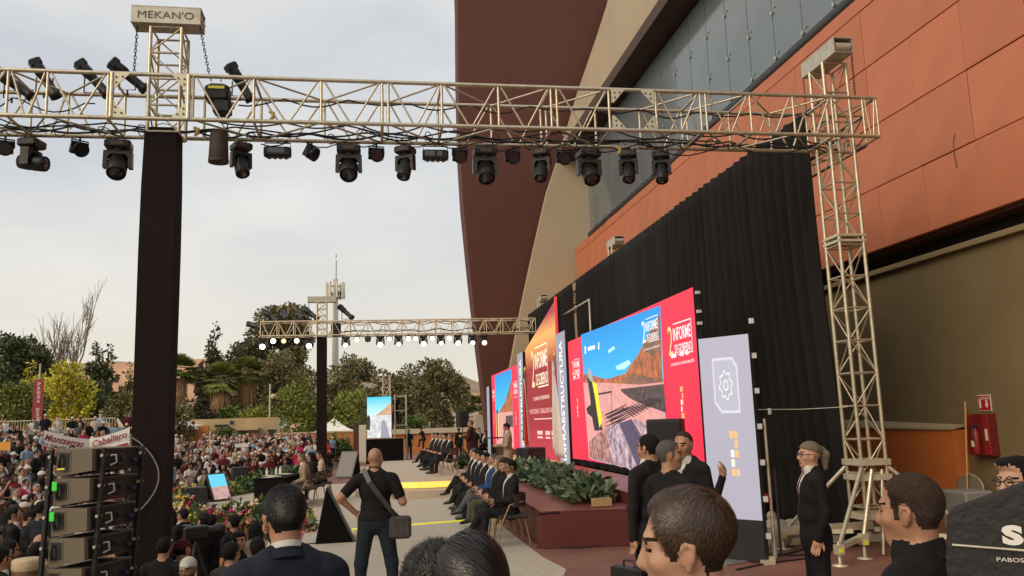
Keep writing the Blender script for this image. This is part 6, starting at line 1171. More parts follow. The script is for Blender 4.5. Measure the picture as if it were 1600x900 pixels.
M_hs = mat('hair_strand_dark', (.016, .011, .009), .34, spec=.6); M_hsb = mat('hair_strand_brown', (.050, .028, .017), .36, spec=.6); M_hst = mat('hair_strand_stubble', (.035, .022, .016), .5)
# ---------------------------------------------------------------- foreground
FG = 'people standing close to the camera'
SU = dict(kind='suit', top=C['suit'], pants=C['suit'], shirt=C['white'])
i1 = person('dark haired man in a navy suit seen from behind, lower left', (448, 800), 3.3, h=14, group=FG, pose=dict(STAND, lean=.05), outfit=dict(kind='suit', top=C['navy'], pants=C['navy'], shirt=C['white'], beard=True), res=.008, H=1.70, style='short', head=(.25, .22, .0), fat=.14)
strands(i1, M_hs, 11000, .026, .0010, comb=lambda q: (q[0]*3, -.4, -1.2), lift=.55, seed=1, fade=.7, jit=.4); glasses(i1); collar(i1, C['white'], .070, .050); collar(i1, C['navy'], .085, .026, name='jacket_collar', gap=.9)
i2 = person('bald man in black polo and dark jeans, hand on hip, on the carpet', at=onz(588, 948)[:2], h=-6, group='people on the carpet', pose=dict(STAND, thigh=((.16, .02, -1), (.18, .02, -1)), shin=((.04, -.04, -1), (.06, -.04, -1)), up=((.72, -.35, -.75), (.42, -.05, -1)), fo=((-.70, .45, -.75), (-.25, 1, .15)), hand=(-.4, .2, 0)), outfit=dict(kind='tee', top=C['black'], pants=C['jeans']), res=.010, H=1.70, style='none', head=(-.35, .05, 0), fat=.16)
b = MB(); q0, q1 = np.array([-.13, -.075, 1.46]), np.array([.235, -.10, .96]); b.tube([q0+(.02, .10, .0), q0, (q0+q1)/2+(0, -.085, 0), q1], .0, 3); b = MB()
pts = [np.array(v) for v in ((-.10, .06, 1.50), (-.125, -.07, 1.47), (-.05, -.150, 1.33), (.06, -.155, 1.18), (.17, -.13, 1.03), (.25, -.06, .93))]
for p, q in zip(pts[:-1], pts[1:]): n_ = np.array([.022, 0, .016]); b.add([p-n_, q-n_, q+n_, p+n_], [(0, 1, 2, 3)])
attach(i2, b, 'shoulder_strap', M_frame); b = MB(); b.box((.27, -.05, .83), (.24, .12, .24), bev=.025); attach(i2, b, 'shoulder_bag', mat('bag_fabric', (.02, .019, .017), .7, noise=.6, nscale=22, col2=(.06, .055, .045)))
b = MB(); b.tube([hpt(i2, .06*math.cos(a)*1.1, -.02+.062*math.sin(a), -.105-.015*math.sin(a)) for a in np.linspace(0, 6.283, 20)], .007, 5); attach(i2, b, 'lanyard', M_frame)
i3 = person('man with glossy black hair at the bottom centre edge', (735, 880), 1.85, h=-4, group=FG, pose=STAND, outfit=SU, res=.011, H=1.672, style='short', head=(0, .25, 0))
strands(i3, M_hs, 9000, .075, .0011, rad3=(.084, .108, .101), comb=lambda q: (1.0+q[0]*3, -.6, -.6), lift=.35, seed=3, jit=.12)
i4 = person('curly haired person half hidden at the bottom centre edge', (682, 880), 2.15, h=10, group=FG, pose=STAND, outfit=SU, res=.012, H=1.60, style='thick', head=(0, .2, 0))
strands(i4, M_hs, 6000, .05, .0011, rad3=(.088, .112, .104), cen=(0, -.012, .044), comb=lambda q: (q[0]*5, q[1]*5, .3), lift=.7, full=True, seed=4, wav=.004, jit=.6)
i5 = person('brown haired man in left profile at the bottom right of centre', (1078, 850), 1.95, h=62, group=FG, pose=STAND, outfit=SU, res=.0085, H=1.755, hair='brown', style='short', skin=1, head=(.10, .16, -.05), hairline=(.060, .102))
def comb5(q):
    c_ = np.array([-.015, -.085, .085]); r_ = q-c_; n_ = np.linalg.norm(r_)+1e-6; r_ = r_/n_; sw = np.cross([0, -.6, .8], r_)*max(0, 1-n_/.09)*.9
    if q[1] > .03: return (.5, -1.3, .25 if q[2] > .06 else -.5)
    return tuple(r_+sw+np.array([-.15 if q[2] > .05 else 0, .1, -.9 if q[2] < .05 else -.15]))
strands(i5, M_hsb, 17000, .050, .0009, comb=comb5, lift=.26, seed=5, jit=.20, hairline=(.060, .102), fade=.72)
strands(i5, mat('hair_strand_light', (.11, .062, .034), .36, spec=.6), 2500, .048, .0008, comb=comb5, lift=.32, seed=55, jit=.22, hairline=(.060, .102), fade=.72)
i10 = person('man with buzz cut and black jacket at lower right', (1428, 820), 2.75, h=34, group=FG, pose=STAND, outfit=dict(SU, top=C['black'], shirt=None), res=.0095, H=1.715, hair='stubble', style='buzz', skin=0, head=(.12, .10, 0), fat=.12)
strands(i10, M_hst, 14000, .007, .0008, rad3=(.0785, .0985, .0945), cen=(0, -.014, .028), lift=1.0, seed=6, seg=2, comb=lambda q: (q[0], -.3, -.8))
collar(i10, C['black'], .072, .048, name='jacket_collar', gap=.4)
i11 = person('man with dark rimmed glasses at the right picture edge', (1594, 790), 4.0, h=95, group=FG, pose=STAND, outfit=SU, res=.011, H=1.675, style='thick', skin=1, head=(.1, .0, 0)); glasses(i11)
# ---------------------------------------------------------------- group in front of the gear screen
GS = 'people between the stage and the grey screen'
i6 = person('man in black suit seen from behind carrying a black briefcase', (1016, 740), 7.6, h=25, group=GS, pose=dict(STAND, up=((.10, .05, -1), (.1, 0, -1)), fo=((.02, .05, -1), (.02, .1, -1))), outfit=SU, res=.012, H=1.775, style='short', head=(.3, .1, 0), fat=.15)
bc = link('briefcase', None, loc=None); bp = i6['W'] @ Vector((-.30, .02, .32)); bc.location = bp; bc.rotation_euler = (0, 0, rad(25)); tag(bc, "black leather briefcase hanging from the suited man's hand", 'briefcase')
def loc_child(par, b, nm, m): o = b.build(nm, m, par); o.matrix_parent_inverse = Matrix(); return o
loc_child(bc, MB().box((0, 0, .17), (.11, .40, .30), bev=.02), 'case_body', mat('leather_black', (.012, .011, .010), .35, bump=.2, bscale=50)); loc_child(bc, MB().box((-.058, 0, .22), (.01, .36, .18), bev=.004), 'flap', MATS['leather_black']); loc_child(bc, MB().tube([(0, -.07, .31), (0, -.06, .37), (0, .06, .37), (0, .07, .31)], .010, 6), 'handle', MATS['leather_black'])
i8 = person('balding man in black suit and white shirt facing the group', (1076, 740), 7.9, h=118, group=GS, pose=dict(STAND, lean=.06), outfit=SU, res=.012, H=1.79, hair='stubble', style='recede', head=(.3, .1, 0), fat=.12)
i7 = person('man in dark shirt raising a closed hand, looking right', (1048, 745), 7.0, h=-62, group=GS, pose=dict(STAND, up=((.25, .0, -1), (.35, .75, -.75)), fo=((.05, .3, -1), (.15, .45, 1.0)), hand=(-.3, .1, 0)), outfit=dict(kind='shirt', top=C['black'], pants=C['suit']), res=.010, H=1.73, hair='grey', style='short', head=(-.75, .02, 0), fat=.15)
i9 = person('woman in black suit and maroon tie with ash blond ponytail', (1270, 780), 7.5, h=78, group='people near the right tower', pose=dict(STAND, up=((.10, -.10, -1), (.12, -.15, -1)), fo=((-.05, .35, -1), (-.05, .30, -1))), outfit=dict(kind='suit', top=C['black'], pants=C['black'], shirt=C['white'], tie=C['maroon']), res=.010, H=1.66, hair='ash', style='pony', skin=1, head=(.1, .0, 0), fat=.06); glasses(i9)
# ---------------------------------------------------------------- seated guests
ROW = [(2.12, 13.55, dict(outfit=SU, style='short', hair='black', skin=2, pose=SITX), 'man in black suit on the nearest chair of the guest row'), (2.16, 14.45, dict(outfit=dict(SU, shirt=None, top=C['black']), style='long', hair='brown', skin=1, pose=SIT), 'woman with long brown hair in black, second in the guest row'), (2.18, 15.35, dict(outfit=dict(SU, top=C['black'], shirt=C['cream'], pants=C['olive']), style='bob', hair='blond', skin=1, pose=SIT), 'blond woman with pale scarf, third in the guest row'), (2.20, 16.35, dict(outfit=dict(SU, top=C['blue'], pants=C['grey'], shirt=C['white']), style='recede', hair='grey', skin=0, pose=SITX), 'man in blue jacket and grey trousers in the guest row'), (2.22, 17.45, dict(outfit=dict(SU, tie=C['maroon']), style='short', hair='black', skin=0, pose=SIT), 'suited man with maroon tie, fifth in the guest row'),
       (2.24, 18.5, dict(outfit=dict(SU, tie=C['black']), style='thick', hair='black', skin=0, pose=SITX), 'black haired suited man with legs crossed, sixth in the guest row'), (2.28, 19.6, dict(outfit=SU, style='short', hair='black', skin=1, pose=SIT), 'suited man, seventh in the guest row'), (2.34, 20.8, dict(outfit=SU, style='short', hair='grey', skin=0, pose=SITX), 'suited man at the far end of the guest row')]
for k_, (x, y, kw, lb) in enumerate(ROW): person(lb, at=(x, y), z=.008, h=96-random.uniform(0, 14), group='guests seated in the front row', res=.013 if k_ < 4 else .018, H=1.72, head=(random.uniform(-.2, .3), random.uniform(.0, .3), 0), fat=.08, **kw); chair('brown chair with copper legs, number %s from the near end of the guest row' % ('one two three four five six seven eight'.split()[k_]), (x, y, .008), rad(90), 'chairs of the front row')
sit_far = make_person(SIT, SU, res=.022, H=1.62, style='short', face=True, fingers=False)[0]; sit_far2 = make_person(SITX, dict(SU, tie=C['maroon']), res=.022, H=1.62, style='short', hair='grey', fingers=False)[0]
for k_, (px_, yy, lb) in enumerate(((708, 26.0, 'nearest guest in black clothes on the far platform row'), (700, 27.1, 'second guest on the far platform row'), (694, 28.2, 'third guest on the far platform row'), (688, 29.4, 'fourth guest on the far platform row'), (682, 30.6, 'farthest guest on the far platform row'))):
    x = float(ony(px_-6, 705, yy)[0]); link('person', sit_far if k_ % 2 else sit_far2, None, (x, yy, .41), lb, 'person', 'guests on the far platform', rz=rad(95)); chair('brown chair under the %s guest of the far platform row' % 'nearest second third fourth farthest'.split()[k_], (x, yy, .41), rad(90), 'chairs on the far platform')
person('man in beige suit reading at the front of the burgundy screen', (794, 690), 22.8, z=.21, h=82, group='speakers on the steps', pose=dict(STAND, up=((.1, .25, -1), (.1, .25, -1)), fo=((-.2, 1, .05), (-.2, 1, .05))), outfit=dict(SU, top=C['beige'], pants=C['beige']), res=.016, H=1.71, style='short', head=(0, .45, 0))
b = MB(); p = ony(772, 684, 23.6); b.box((p[0], p[1], p[2]), (.42, .34, .03), axes=None, rz=.3); b.build('book', C['maroon'], label='dark red book held open by the man in beige suit', cat='book')
person('man in plum overcoat standing beside the far loudspeaker', (736, 690), 27.2, z=.41, h=70, group='speakers on the steps', pose=dict(STAND, up=((.12, .2, -1), (.12, .2, -1)), fo=((-.3, 1, .3), (-.3, 1, .3))), outfit=dict(SU, top=C['plum'], pants=C['plum'], shirt=None), res=.018, H=1.64, hair='grey', style='recede', fat=.2)
# table people
person('man in tan jacket leaning on the black draped table', at=(-1.68, 22.1), z=.008, h=95, group='people at the table', pose=dict(SIT, lean=.22), outfit=dict(SU, top=C['tan'], pants=C['grey']), res=.018, hair='grey', style='recede', fat=.15); chair('chair under the man in tan jacket', (-1.68, 22.1, .008), rad(95), 'chairs at the table')
person('person with long black hair between two others at the table', at=(-1.55, 23.1), z=.008, h=95, group='people at the table', pose=dict(SIT, lean=.18), outfit=dict(SU, top=C['black'], shirt=None), res=.02, style='long'); chair('chair under the long haired person at the table', (-1.55, 23.1, .008), rad(95), 'chairs at the table')
person('person in cream yellow top at the far end of the table', at=(-1.42, 24.0), z=.008, h=95, group='people at the table', pose=dict(SIT, lean=.12), outfit=dict(kind='shirt', top=C['cream'], pants=C['suit']), res=.02, style='short'); chair('chair under the person in cream yellow top', (-1.42, 24.0, .008), rad(95), 'chairs at the table')
# ---------------------------------------------------------------- far plaza people
fs = [make_person(STAND, dict(kind='tee', top=C['black'], pants=C['suit']), res=.03, fingers=False, detail=0)[0], make_person(STAND, SU, res=.03, fingers=False, detail=0)[0], make_person(SIT, SU, res=.03, fingers=False, detail=0)[0], make_person(dict(STAND, lean=.35, thigh=((.1, .1, -1), (.1, 1, -.1)), shin=((0, -.1, -1), (0, .2, -1)), up=((.5, .8, -.3), (.3, .3, -1))), dict(kind='tee', top=C['black'], pants=C['suit']), res=.03, fingers=False, detail=0)[0]]
for k_, x, y, D, z, h, lb in ((0, 639, 690, 49.5, 0, 160, 'person in black standing beside the scaffold tower'), (3, 663, 682, 59.0, .1, 60, 'person in dark clothes climbing over the far orange wall'), (1, 717, 690, 47, 0, 20, 'person in dark suit standing behind the raised far loudspeaker'), (0, 742, 690, 42, .0, 150, 'person in black behind the plum overcoat man'), (1, 749, 690, 42.5, .0, 200, 'second dark figure near the concrete pier'), (2, 757, 690, 40.5, .25, 120, 'seated dark figure near the far red screen'), (1, 766, 690, 39.6, .0, 110, 'standing dark figure touching the far red screen edge'), (0, 619, 640, 49.1, 2.0, 30, 'technician in black on the scaffold behind the side screen')):
    p = ony(x, y, D); link('person', fs[k_], None, (p[0], D, z), lb, 'person', 'people at the far plaza', rz=rad(h))
b = MB(); b.box((float(ony(626, 660, 49)[0]), 49.1, 1.98), (xb-xa, 1.2, .04)); b.build('scaffold_deck', M_steel, sc)
# ================================================================ CROWD
TOPS = [('black', C['black'], .44), ('white', C['white'], .19), ('maroon', C['maroon'], .08), ('red', C['red'], .04), ('pink', C['pink'], .035), ('grey', C['grey'], .06), ('blue', C['navy'], .05), ('tan', C['tan'], .05), ('light blue', C['lblue'], .04), ('orange', C['orange'], .03), ('magenta', C['magenta'], .03), ('cream', C['cream'], .03)]
TP = np.array([t[2] for t in TOPS]); TP /= TP.sum()
ph = cloth('placeholder', (.3, .3, .3)); CLAP = dict(up=((.15, .3, -1), (.15, .3, -1)), fo=((-.35, .8, .45), (-.35, .8, .45)))
PAN = [C['suit'], C['jeans'], C['grey'], C['black']]
def variant(pose, kind, style, hair, skin, res, **kw): return make_person(pose, dict(kind=kind, top=ph, pants=PAN[int(rng.integers(0, 4))], shirt=C['white'] if kind == 'suit' else None, cap=C['white']), res=res, style=style, hair=hair, skin=skin, fingers=False, H=1.70, **kw)[0]
VS = {}
for nm, res in (('near', .034), ('far', .060)):
    VS[nm] = {'seated': [variant(SIT, 'suit', 'short', 'black', 0, res, detail=int(res < .05)), variant(dict(SIT, **CLAP), 'tee', 'short', 'black', 0, res, detail=int(res < .05)), variant(SIT, 'tee', 'long', 'black', 1, res, detail=int(res < .05)), variant(dict(SIT, lean=.2), 'tee', 'cap', 'black', 2, res, detail=int(res < .05)), variant(dict(SIT, lean=.1), 'shirt', 'bob', 'brown', 0, res, detail=int(res < .05)), variant(SIT, 'suit', 'recede', 'grey', 1, res, detail=int(res < .05))],
              'standing': [variant(STAND, 'suit', 'short', 'black', 0, res, detail=int(res < .05)), variant(dict(STAND, **CLAP), 'tee', 'short', 'black', 2, res, detail=int(res < .05)), variant(dict(STAND, up=((.15, .2, -1), (.3, .6, -.6)), fo=((-.5, .9, 0), (-.1, .5, 1))), 'tee', 'long', 'black', 0, res, detail=int(res < .05)), variant(STAND, 'tee', 'cap', 'black', 0, res, detail=int(res < .05)), variant(dict(STAND, up=((.15, .1, -1), (.15, .1, -1)), fo=((-.8, .6, .1), (-.8, .6, .1))), 'shirt', 'short', 'brown', 1, res, detail=int(res < .05))]}
def in_plaza(x, y, m=.75):
    xb_ = np.interp(y, [p[1] for p in EDGE], [p[0] for p in EDGE]) if y > 24.0 else (np.interp(y, [12.6, 16.6, 18.4, 19.2, 20.3, 22.0, 24.0], [-1.3, -1.45, -2.05, -3.3, -4.4, -5.1, -5.25]) if y > 12.6 else -1.3)
    return x > xb_-m
spots = []; Rc = np.random.default_rng(21)
y = 11.6
while y < 57:
    dy = .80 if y < 25 else .86; u0 = -.47*y; x = u0+Rc.uniform(0, .5)
    while x < -.008*y:
        r_ = x/y; left = r_ < -.232
        ok = (left and y < 46) or (not left and y > 26.5 and (y < 57))
        if left and 41.5 < y: ok = ok and Rc.uniform() < .75
        if -.232 <= r_ < -.20 and y < 26.5: ok = ok and False
        if ok and not in_plaza(x, y) and not (abs(x+3.0) < .9 and y < 12.5) and Rc.uniform() < .95: spots.append((x+Rc.normal(0, .07), y+Rc.normal(0, .10), left))
        x += (.60 if y < 25 else .64)*Rc.uniform(.88, 1.15)
    y += dy
spots.sort(key=lambda p: p[0]**2+p[1]**2)
def crowd_pick(k):
    x, y, left = spots[k]; seated = Rc.uniform() < (.85 if left and y < 30 else .55 if left else (.75 if y < 34 else .25)); z = float(ground_z(x, y))
    if left and y > 41: z = gz0+.3+.4*min(3, int((y-40.9)/1.15))-.65; seated = Rc.uniform() < .92
    t = int(Rc.choice(len(TOPS), p=TP)); h = math.atan2(-(2.5-x), 20-y)+Rc.normal(0, .35); return x, y, z, left, 'seated' if seated else 'standing', t, h
NI = 300; STUFF = []
for k in range(len(spots)):
    x, y, z, left, st_, t, h = crowd_pick(k); sc_ = Rc.uniform(.93, 1.06)
    if k < NI:
        vs = VS['near'][st_]; vi = int(Rc.integers(0, len(vs))); me = vs[vi]; hw = {'seated': ('suited', 'clapping', 'long haired', 'capped', 'bob haired', 'grey haired suited'), 'standing': ('suited', 'clapping', 'long haired', 'capped', 'cross armed')}[st_][vi]; zone = ('front' if y < 17 else 'middle' if y < 27 else 'back') if left else ('front' if y < 33 else 'middle'); sd_ = 'left crowd' if left else 'right crowd'
        o = link('person', me, None, (x, y, z), '%s %s spectator in %s top in %s rows of the %s' % (hw, st_, TOPS[t][0], zone, sd_), 'person', 'spectators in the crowd', rz=h); o.scale = (sc_, sc_, sc_)
        for sl in o.material_slots:
            if sl.material == ph: sl.link = 'OBJECT'; sl.material = TOPS[t][1]
    else: STUFF.append((x, y, z, st_, t, h, sc_))
slots = []; sid = {}
def slot(m):
    if m.name not in sid: sid[m.name] = len(slots); slots.append(m)
    return sid[m.name]
cache = {}
def raw(me):
    if me.name not in cache:
        v = np.empty(len(me.vertices)*3, np.float32); me.vertices.foreach_get('co', v); f = np.empty(len(me.polygons)*4, np.int32); me.loops.foreach_get('vertex_index', f); mi = np.empty(len(me.polygons), np.int32); me.polygons.foreach_get('material_index', mi); cache[me.name] = (v.reshape(-1, 3), f.reshape(-1, 4), mi, list(me.materials))
    return cache[me.name]
VV, FF, MM = [], [], []; base = 0
for x, y, z, st_, t, h, sc_ in STUFF:
    vs = VS['far'][st_]; v, f, mi, mats_ = raw(vs[int(Rc.integers(0, len(vs)))]); lut = np.array([slot(TOPS[t][1] if m == ph else m) for m in mats_]); c_, s_ = math.cos(h), math.sin(h); q = v*sc_
    VV.append(np.stack([q[:, 0]*c_-q[:, 1]*s_+x, q[:, 0]*s_+q[:, 1]*c_+y, q[:, 2]+z], 1)); FF.append(f+base); MM.append(lut[mi]); base += len(v)
if STUFF: link('distant_crowd', fast_mesh('distant_crowd', np.concatenate(VV), np.concatenate(FF), slots, np.concatenate(MM)), None, None, 'dense mass of distant spectators filling the back of the sloping ground', 'crowd', kind='stuff')
print('crowd', len(spots), 'stuff faces', sum(len(f) for f in FF))
# ---------------------------------------------------------------- crew in the pit and guests at the lower left
PIT = 'crew and guests in the pit'
def pit(label, px, D, ytop, H=1.72, **kw):
    q = atd(px, ytop, D); person(label, at=(q[0], q[1]), z=float(q[2])-H if kw.pop('stand', True) else float(q[2])-H+.40, group=PIT, H=H, res=kw.pop('res', .018), **kw)
pit('man in dark suit with white collar standing by the flowers', 286, 14.4, 794, h=60, pose=STAND, outfit=SU, style='short'); pit('crew member in black shirt seen from behind beside the wrapped post', 257, 9.6, 838, h=-10, pose=STAND, outfit=dict(kind='tee', top=C['black'], pants=C['suit']), style='short', fat=.15)
pit('person in maroon cap and white shirt in the pit', 286, 10.2, 842, h=-40, pose=STAND, outfit=dict(kind='tee', top=C['white'], pants=C['suit'], cap=C['maroon']), style='cap'); pit('bearded man in white cap facing the camera at the bottom', 294, 8.6, 870, h=170, pose=STAND, outfit=dict(kind='tee', top=C['black'], pants=C['suit'], cap=C['white'], beard=True), style='cap', skin=2, res=.014)
pit('camera operator in dark jacket behind the video camera', 318, 12.0, 800, h=50, pose=dict(STAND, up=((.2, .6, -.6), (.2, .6, -.6)), fo=((-.2, .9, .5), (-.2, .9, .5))), outfit=dict(SU, shirt=None, top=C['black']), style='short', fat=.15); pit('second camera crew member in black beside the operator', 330, 12.8, 802, h=20, pose=STAND, outfit=dict(kind='tee', top=C['black'], pants=C['suit']), style='short', fat=.1)
pit('man in black tee with dark hair before the flower bed', 364, 12.2, 804, h=60, pose=STAND, outfit=dict(kind='tee', top=C['black'], pants=C['suit'], beard=True), style='thick'); pit('woman with dark hair and dark top beside the plaid jacket man', 373, 11.0, 830, h=-120, pose=STAND, outfit=dict(kind='tee', top=C['black'], pants=C['suit']), style='long', H=1.64)
pit('man in plaid jacket seen from behind at the bottom', 362, 8.8, 846, h=-25, pose=STAND, outfit=dict(SU, top=C['plaid']), style='short', fat=.1, res=.014); pit('woman with long black hair in a pale top near the flowers', 400, 11.2, 814, h=20, pose=STAND, outfit=dict(kind='tee', top=C['cream'], pants=C['suit']), style='long', H=1.64); pit('short haired man in white collar beside the navy suited man', 402, 8.6, 838, h=15, pose=STAND, outfit=SU, style='buzz', skin=2)
pit('dark suited guard standing by the wrapped post at the flower bed', 258, 15.0, 768, h=-30, pose=STAND, outfit=SU, style='short', H=1.85)
for px_, yt, D, lb, kw in ((28, 792, 12.4, 'seated man in black suit reading a phone at the left edge', dict(outfit=SU, style='short')), (50, 796, 12.2, 'seated man in dark suit and white shirt with lowered head', dict(outfit=SU, style='short', head=(0, .5, 0))), (68, 791, 12.8, 'seated man in dark suit with pink tie beside the speaker stack', dict(outfit=dict(SU, tie=C['pink']), style='short', head=(0, .3, 0))), (64, 832, 10.6, 'bald seated man bending forward left of the speaker stack', dict(outfit=SU, style='none', head=(0, .7, 0)))):
    pit(lb, px_, D, yt, H=1.72, stand=False, h=-72, pose=SIT, **kw)
for px_, yt, D, lb, kw in ((15, 843, 8.6, 'bearded man in dark jacket at the lower left corner', dict(outfit=dict(SU, beard=True), style='short', h=-60)), (2, 853, 8.0, 'man in dark suit cut off by the lower left corner', dict(outfit=SU, style='short', h=-40)), (60, 846, 9.0, 'man in blue grey suit seen from behind left of the speaker stack', dict(outfit=dict(SU, top=C['navy']), style='short', h=-30)), (78, 844, 8.8, 'man in grey jacket touching the speaker stack edge', dict(outfit=dict(SU, top=C['grey'], shirt=None), style='short', h=-10)), (188, 846, 8.2, 'man in dark jacket between speaker stack and wrapped post', dict(outfit=SU, style='short', h=60))):
    pit(lb, px_, D, yt, H=1.72, pose=STAND, **kw)
# video camera on tripod
vp = atd(306, 832, 10.6); vc = thing('video_camera', 'black broadcast video camera on a tripod in the pit', 'camera', (vp[0], vp[1], vp[2]-1.45))
b = MB(); b.box(vp, (.12, .30, .16), rz=-.9, bev=.02); b.build('camera_body', M_lampb, vc); b = MB(); d_ = np.array([math.sin(.9), math.cos(.9), 0]); b.lathe(vp+d_*.14, [(.05, 0), (.065, .12), (.08, .14), (.08, .22)], 14, axis=d_); b.build('lens', M_lampb, vc); b = MB(); b.tube([vp+(0, 0, .1), vp+(.02, 0, .17), vp+d_*.15+(0, 0, .17), vp+d_*.18+(0, 0, .1)], .014, 6); b.build('top_handle', M_lampb, vc); b = MB(); b.box(vp+(-.12, .05, .05), (.1, .12, .08)); b.build('viewfinder', M_lampb, vc)
for a in (0.3, 2.4, 4.5): bar('tripod_leg', vp-(0, 0, .12), (vp[0]+.45*math.cos(a), vp[1]+.45*math.sin(a), vp[2]-1.45), .018, M_frame, vc)
# conga drum
dp = atd(44, 880, 8.0); dr = thing('hand_drum', 'brown hand drum with pale skin at the lower left corner', 'drum', (dp[0], dp[1], dp[2]-.75)); b = MB(); b.lathe((dp[0], dp[1], dp[2]-.75), [(.10, 0), (.14, .2), (.155, .45), (.13, .72)], 18); b.build('shell', mat('drum_wood', (.13, .065, .03), .4), dr); b = MB(); b.lathe((dp[0], dp[1], dp[2]-.06), [(.135, 0), (.142, .02), (.142, .09), (.13, .105), (.01, .11)], 18); b.build('drum_skin', mat('drum_hide', (.55, .43, .28), .7, noise=.3, nscale=12), dr)
# ---------------------------------------------------------------- line array on the left
la0 = atd(112, 800, 7.0); yawA = rad(-24); fx = np.array([math.cos(yawA), math.sin(yawA), 0]); fy_ = np.array([-math.sin(yawA), math.cos(yawA), 0]); upv = np.array([0, 0, 1.])
M_cab = mat('array_cabinet', (.135, .108, .072), .6, bump=.15, bscale=120); M_cabd = mat('array_dark', (.014, .013, .012), .5)
ztop = float(atd(120, 700, 7.0)[2])
nm_ = 'topmost second third fourth fifth lowest'.split()
for i in range(6):
    zc = ztop-.245*i-.11; tilt = -.02-.012*i; o_ = np.array([la0[0], la0[1], zc])+fx*(-.012*i); A = fx*math.cos(tilt)-upv*math.sin(tilt); Uv = upv*math.cos(tilt)+fx*math.sin(tilt)
    t = thing('line_array_speaker', '%s cabinet of the black line array speaker stack' % nm_[i], 'speaker', tuple(o_), group='line array cabinets'); W_, Dp = .36, .62
    P0 = lambda u, v, w: o_+A*u+Uv*v+fy_*w
    b = MB(); b.prism([P0(-.18, -.125, 0), P0(.18, -.085, 0), P0(.18, .095, 0), P0(-.18, .11, 0)], fy_*Dp); b.build('cabinet', M_cab, t)
    b = MB(); b.prism([P0(-.165, -.095, -.004), P0(-.03, -.080, -.004), P0(-.03, .085, -.004), P0(-.165, .095, -.004)], fy_*.006); b.build('recess_frame', M_cab, t)
    rc = MB(); rc.prism([P0(-.155, -.080, -.010), P0(-.045, -.066, -.010), P0(-.045, .070, -.010), P0(-.155, .080, -.010)], fy_*.006); ro_ = rc.build('handle_recess', M_cabd, t)
    b = MB(); b.tube([P0(-.115, -.055, -.025), P0(-.11, -.03, -.045), P0(-.11, .035, -.045), P0(-.115, .06, -.025)], .013, 8); b.build('handle', M_lampb, ro_)
    if i in (1, 2): b = MB(); b.box(P0(-.112, .045, -.065), (.05, .012, .075), axes=(A, fy_, Uv), bev=.004); b.build('green_tag', mat('tag_green', (.06, .75, .06), .5), ro_)
    if i == 0: b = MB(); b.box(P0(-.10, -.06, -.03), (.07, .02, .016), axes=(A, fy_, Uv)); b.build('yellow_strip', MATS['yellow_label'], ro_)
    b = MB(); b.prism([P0(.186, -.078, .04), P0(.186, -.078, .56), P0(.186, .085, .56), P0(.186, .085, .04)], A*.006); b.build('rear_panel', M_cabd, t)
    b = MB(); b.prism([P0(.194, -.05, .14), P0(.194, -.05, .34), P0(.194, .06, .34), P0(.194, .06, .14)], A*.012); o2 = b.build('connector_plate', M_lampb, t)
    for w in (.18, .28): b = MB(); b.tube([P0(.21, .03, w), P0(.25, .035, w+.02), P0(.25, -.03, w+.03), P0(.21, -.05, w)], .009, 6); b.build('rear_handle', M_steel if w < .2 else M_lampb, o2)
    b = MB(); b.lathe(P0(.20, -.02, .48), [(.022, 0), (.02, .03)], 10, axis=A); b.build('blue_connector', mat('connector_blue', (.015, .03, .08), .4), t)
sr = thing('array_frame', 'black rigging frame holding the line array cabinets together', 'frame', (la0[0], la0[1], ztop-1.7))
for u, w in ((-.215, -.02), (.225, .08), (.225, .56)):
    for q in range(12):
        zz = ztop-.07-.125*q; c_ = np.array([la0[0], la0[1], zz])+fx*(u-.006*q)+fy_*w; b = MB(); b.box(c_, (.035, .03, .125), axes=(fx, fy_, upv)); b.build('rail_link', M_lampb, sr)
        if q % 2 == 0: b = MB(); b.lathe(c_, [(.014, -.028), (.014, .028)], 8, axis=fy_); b.build('lock_pin', M_steel, sr)
b = MB(); b.box(np.array([la0[0], la0[1], ztop-1.62])+fy_*.3, (.6, .8, .10), axes=(fx, fy_, upv)); b.build('base_frame', M_lampb, sr)
for u in (-.2, .2): bar('leg', np.array([la0[0], la0[1], ztop-1.62])+fx*u+fy_*.3, np.array([la0[0], la0[1], -1.1])+fx*u*1.4+fy_*.3, .03, M_lampb, sr)
for i in range(4):
    p = np.array([la0[0], la0[1], ztop-.1-.24*i])+fx*.24+fy_*.3; q = np.array([-2.78, 10.66, ztop-.55-.15*i]); MB().tube([p, p*.7+q*.3-(0, 0, .08), p*.4+q*.6-(0, 0, .02) if False else p*.4+q*.6-np.array([0, 0, .12]), q*.9+p*.1, q], .009, 6).build('signal_cable', M_rubber, label='dark cable running from the line array towards the wrapped post, number %s from the top' % 'one two three four'.split()[i], cat='cable', group='cables of the line array')
MB().tube([(-2.86+.33*math.sin(math.pi*t_)**.8, 10.655, 1.9-.95*t_) for t_ in np.linspace(0, 1, 18)], .009, 6).build('signal_cable', mat('cable_grey', (.22, .21, .19), .5), label='pale grey cable looped on the front of the wrapped post', cat='cable')
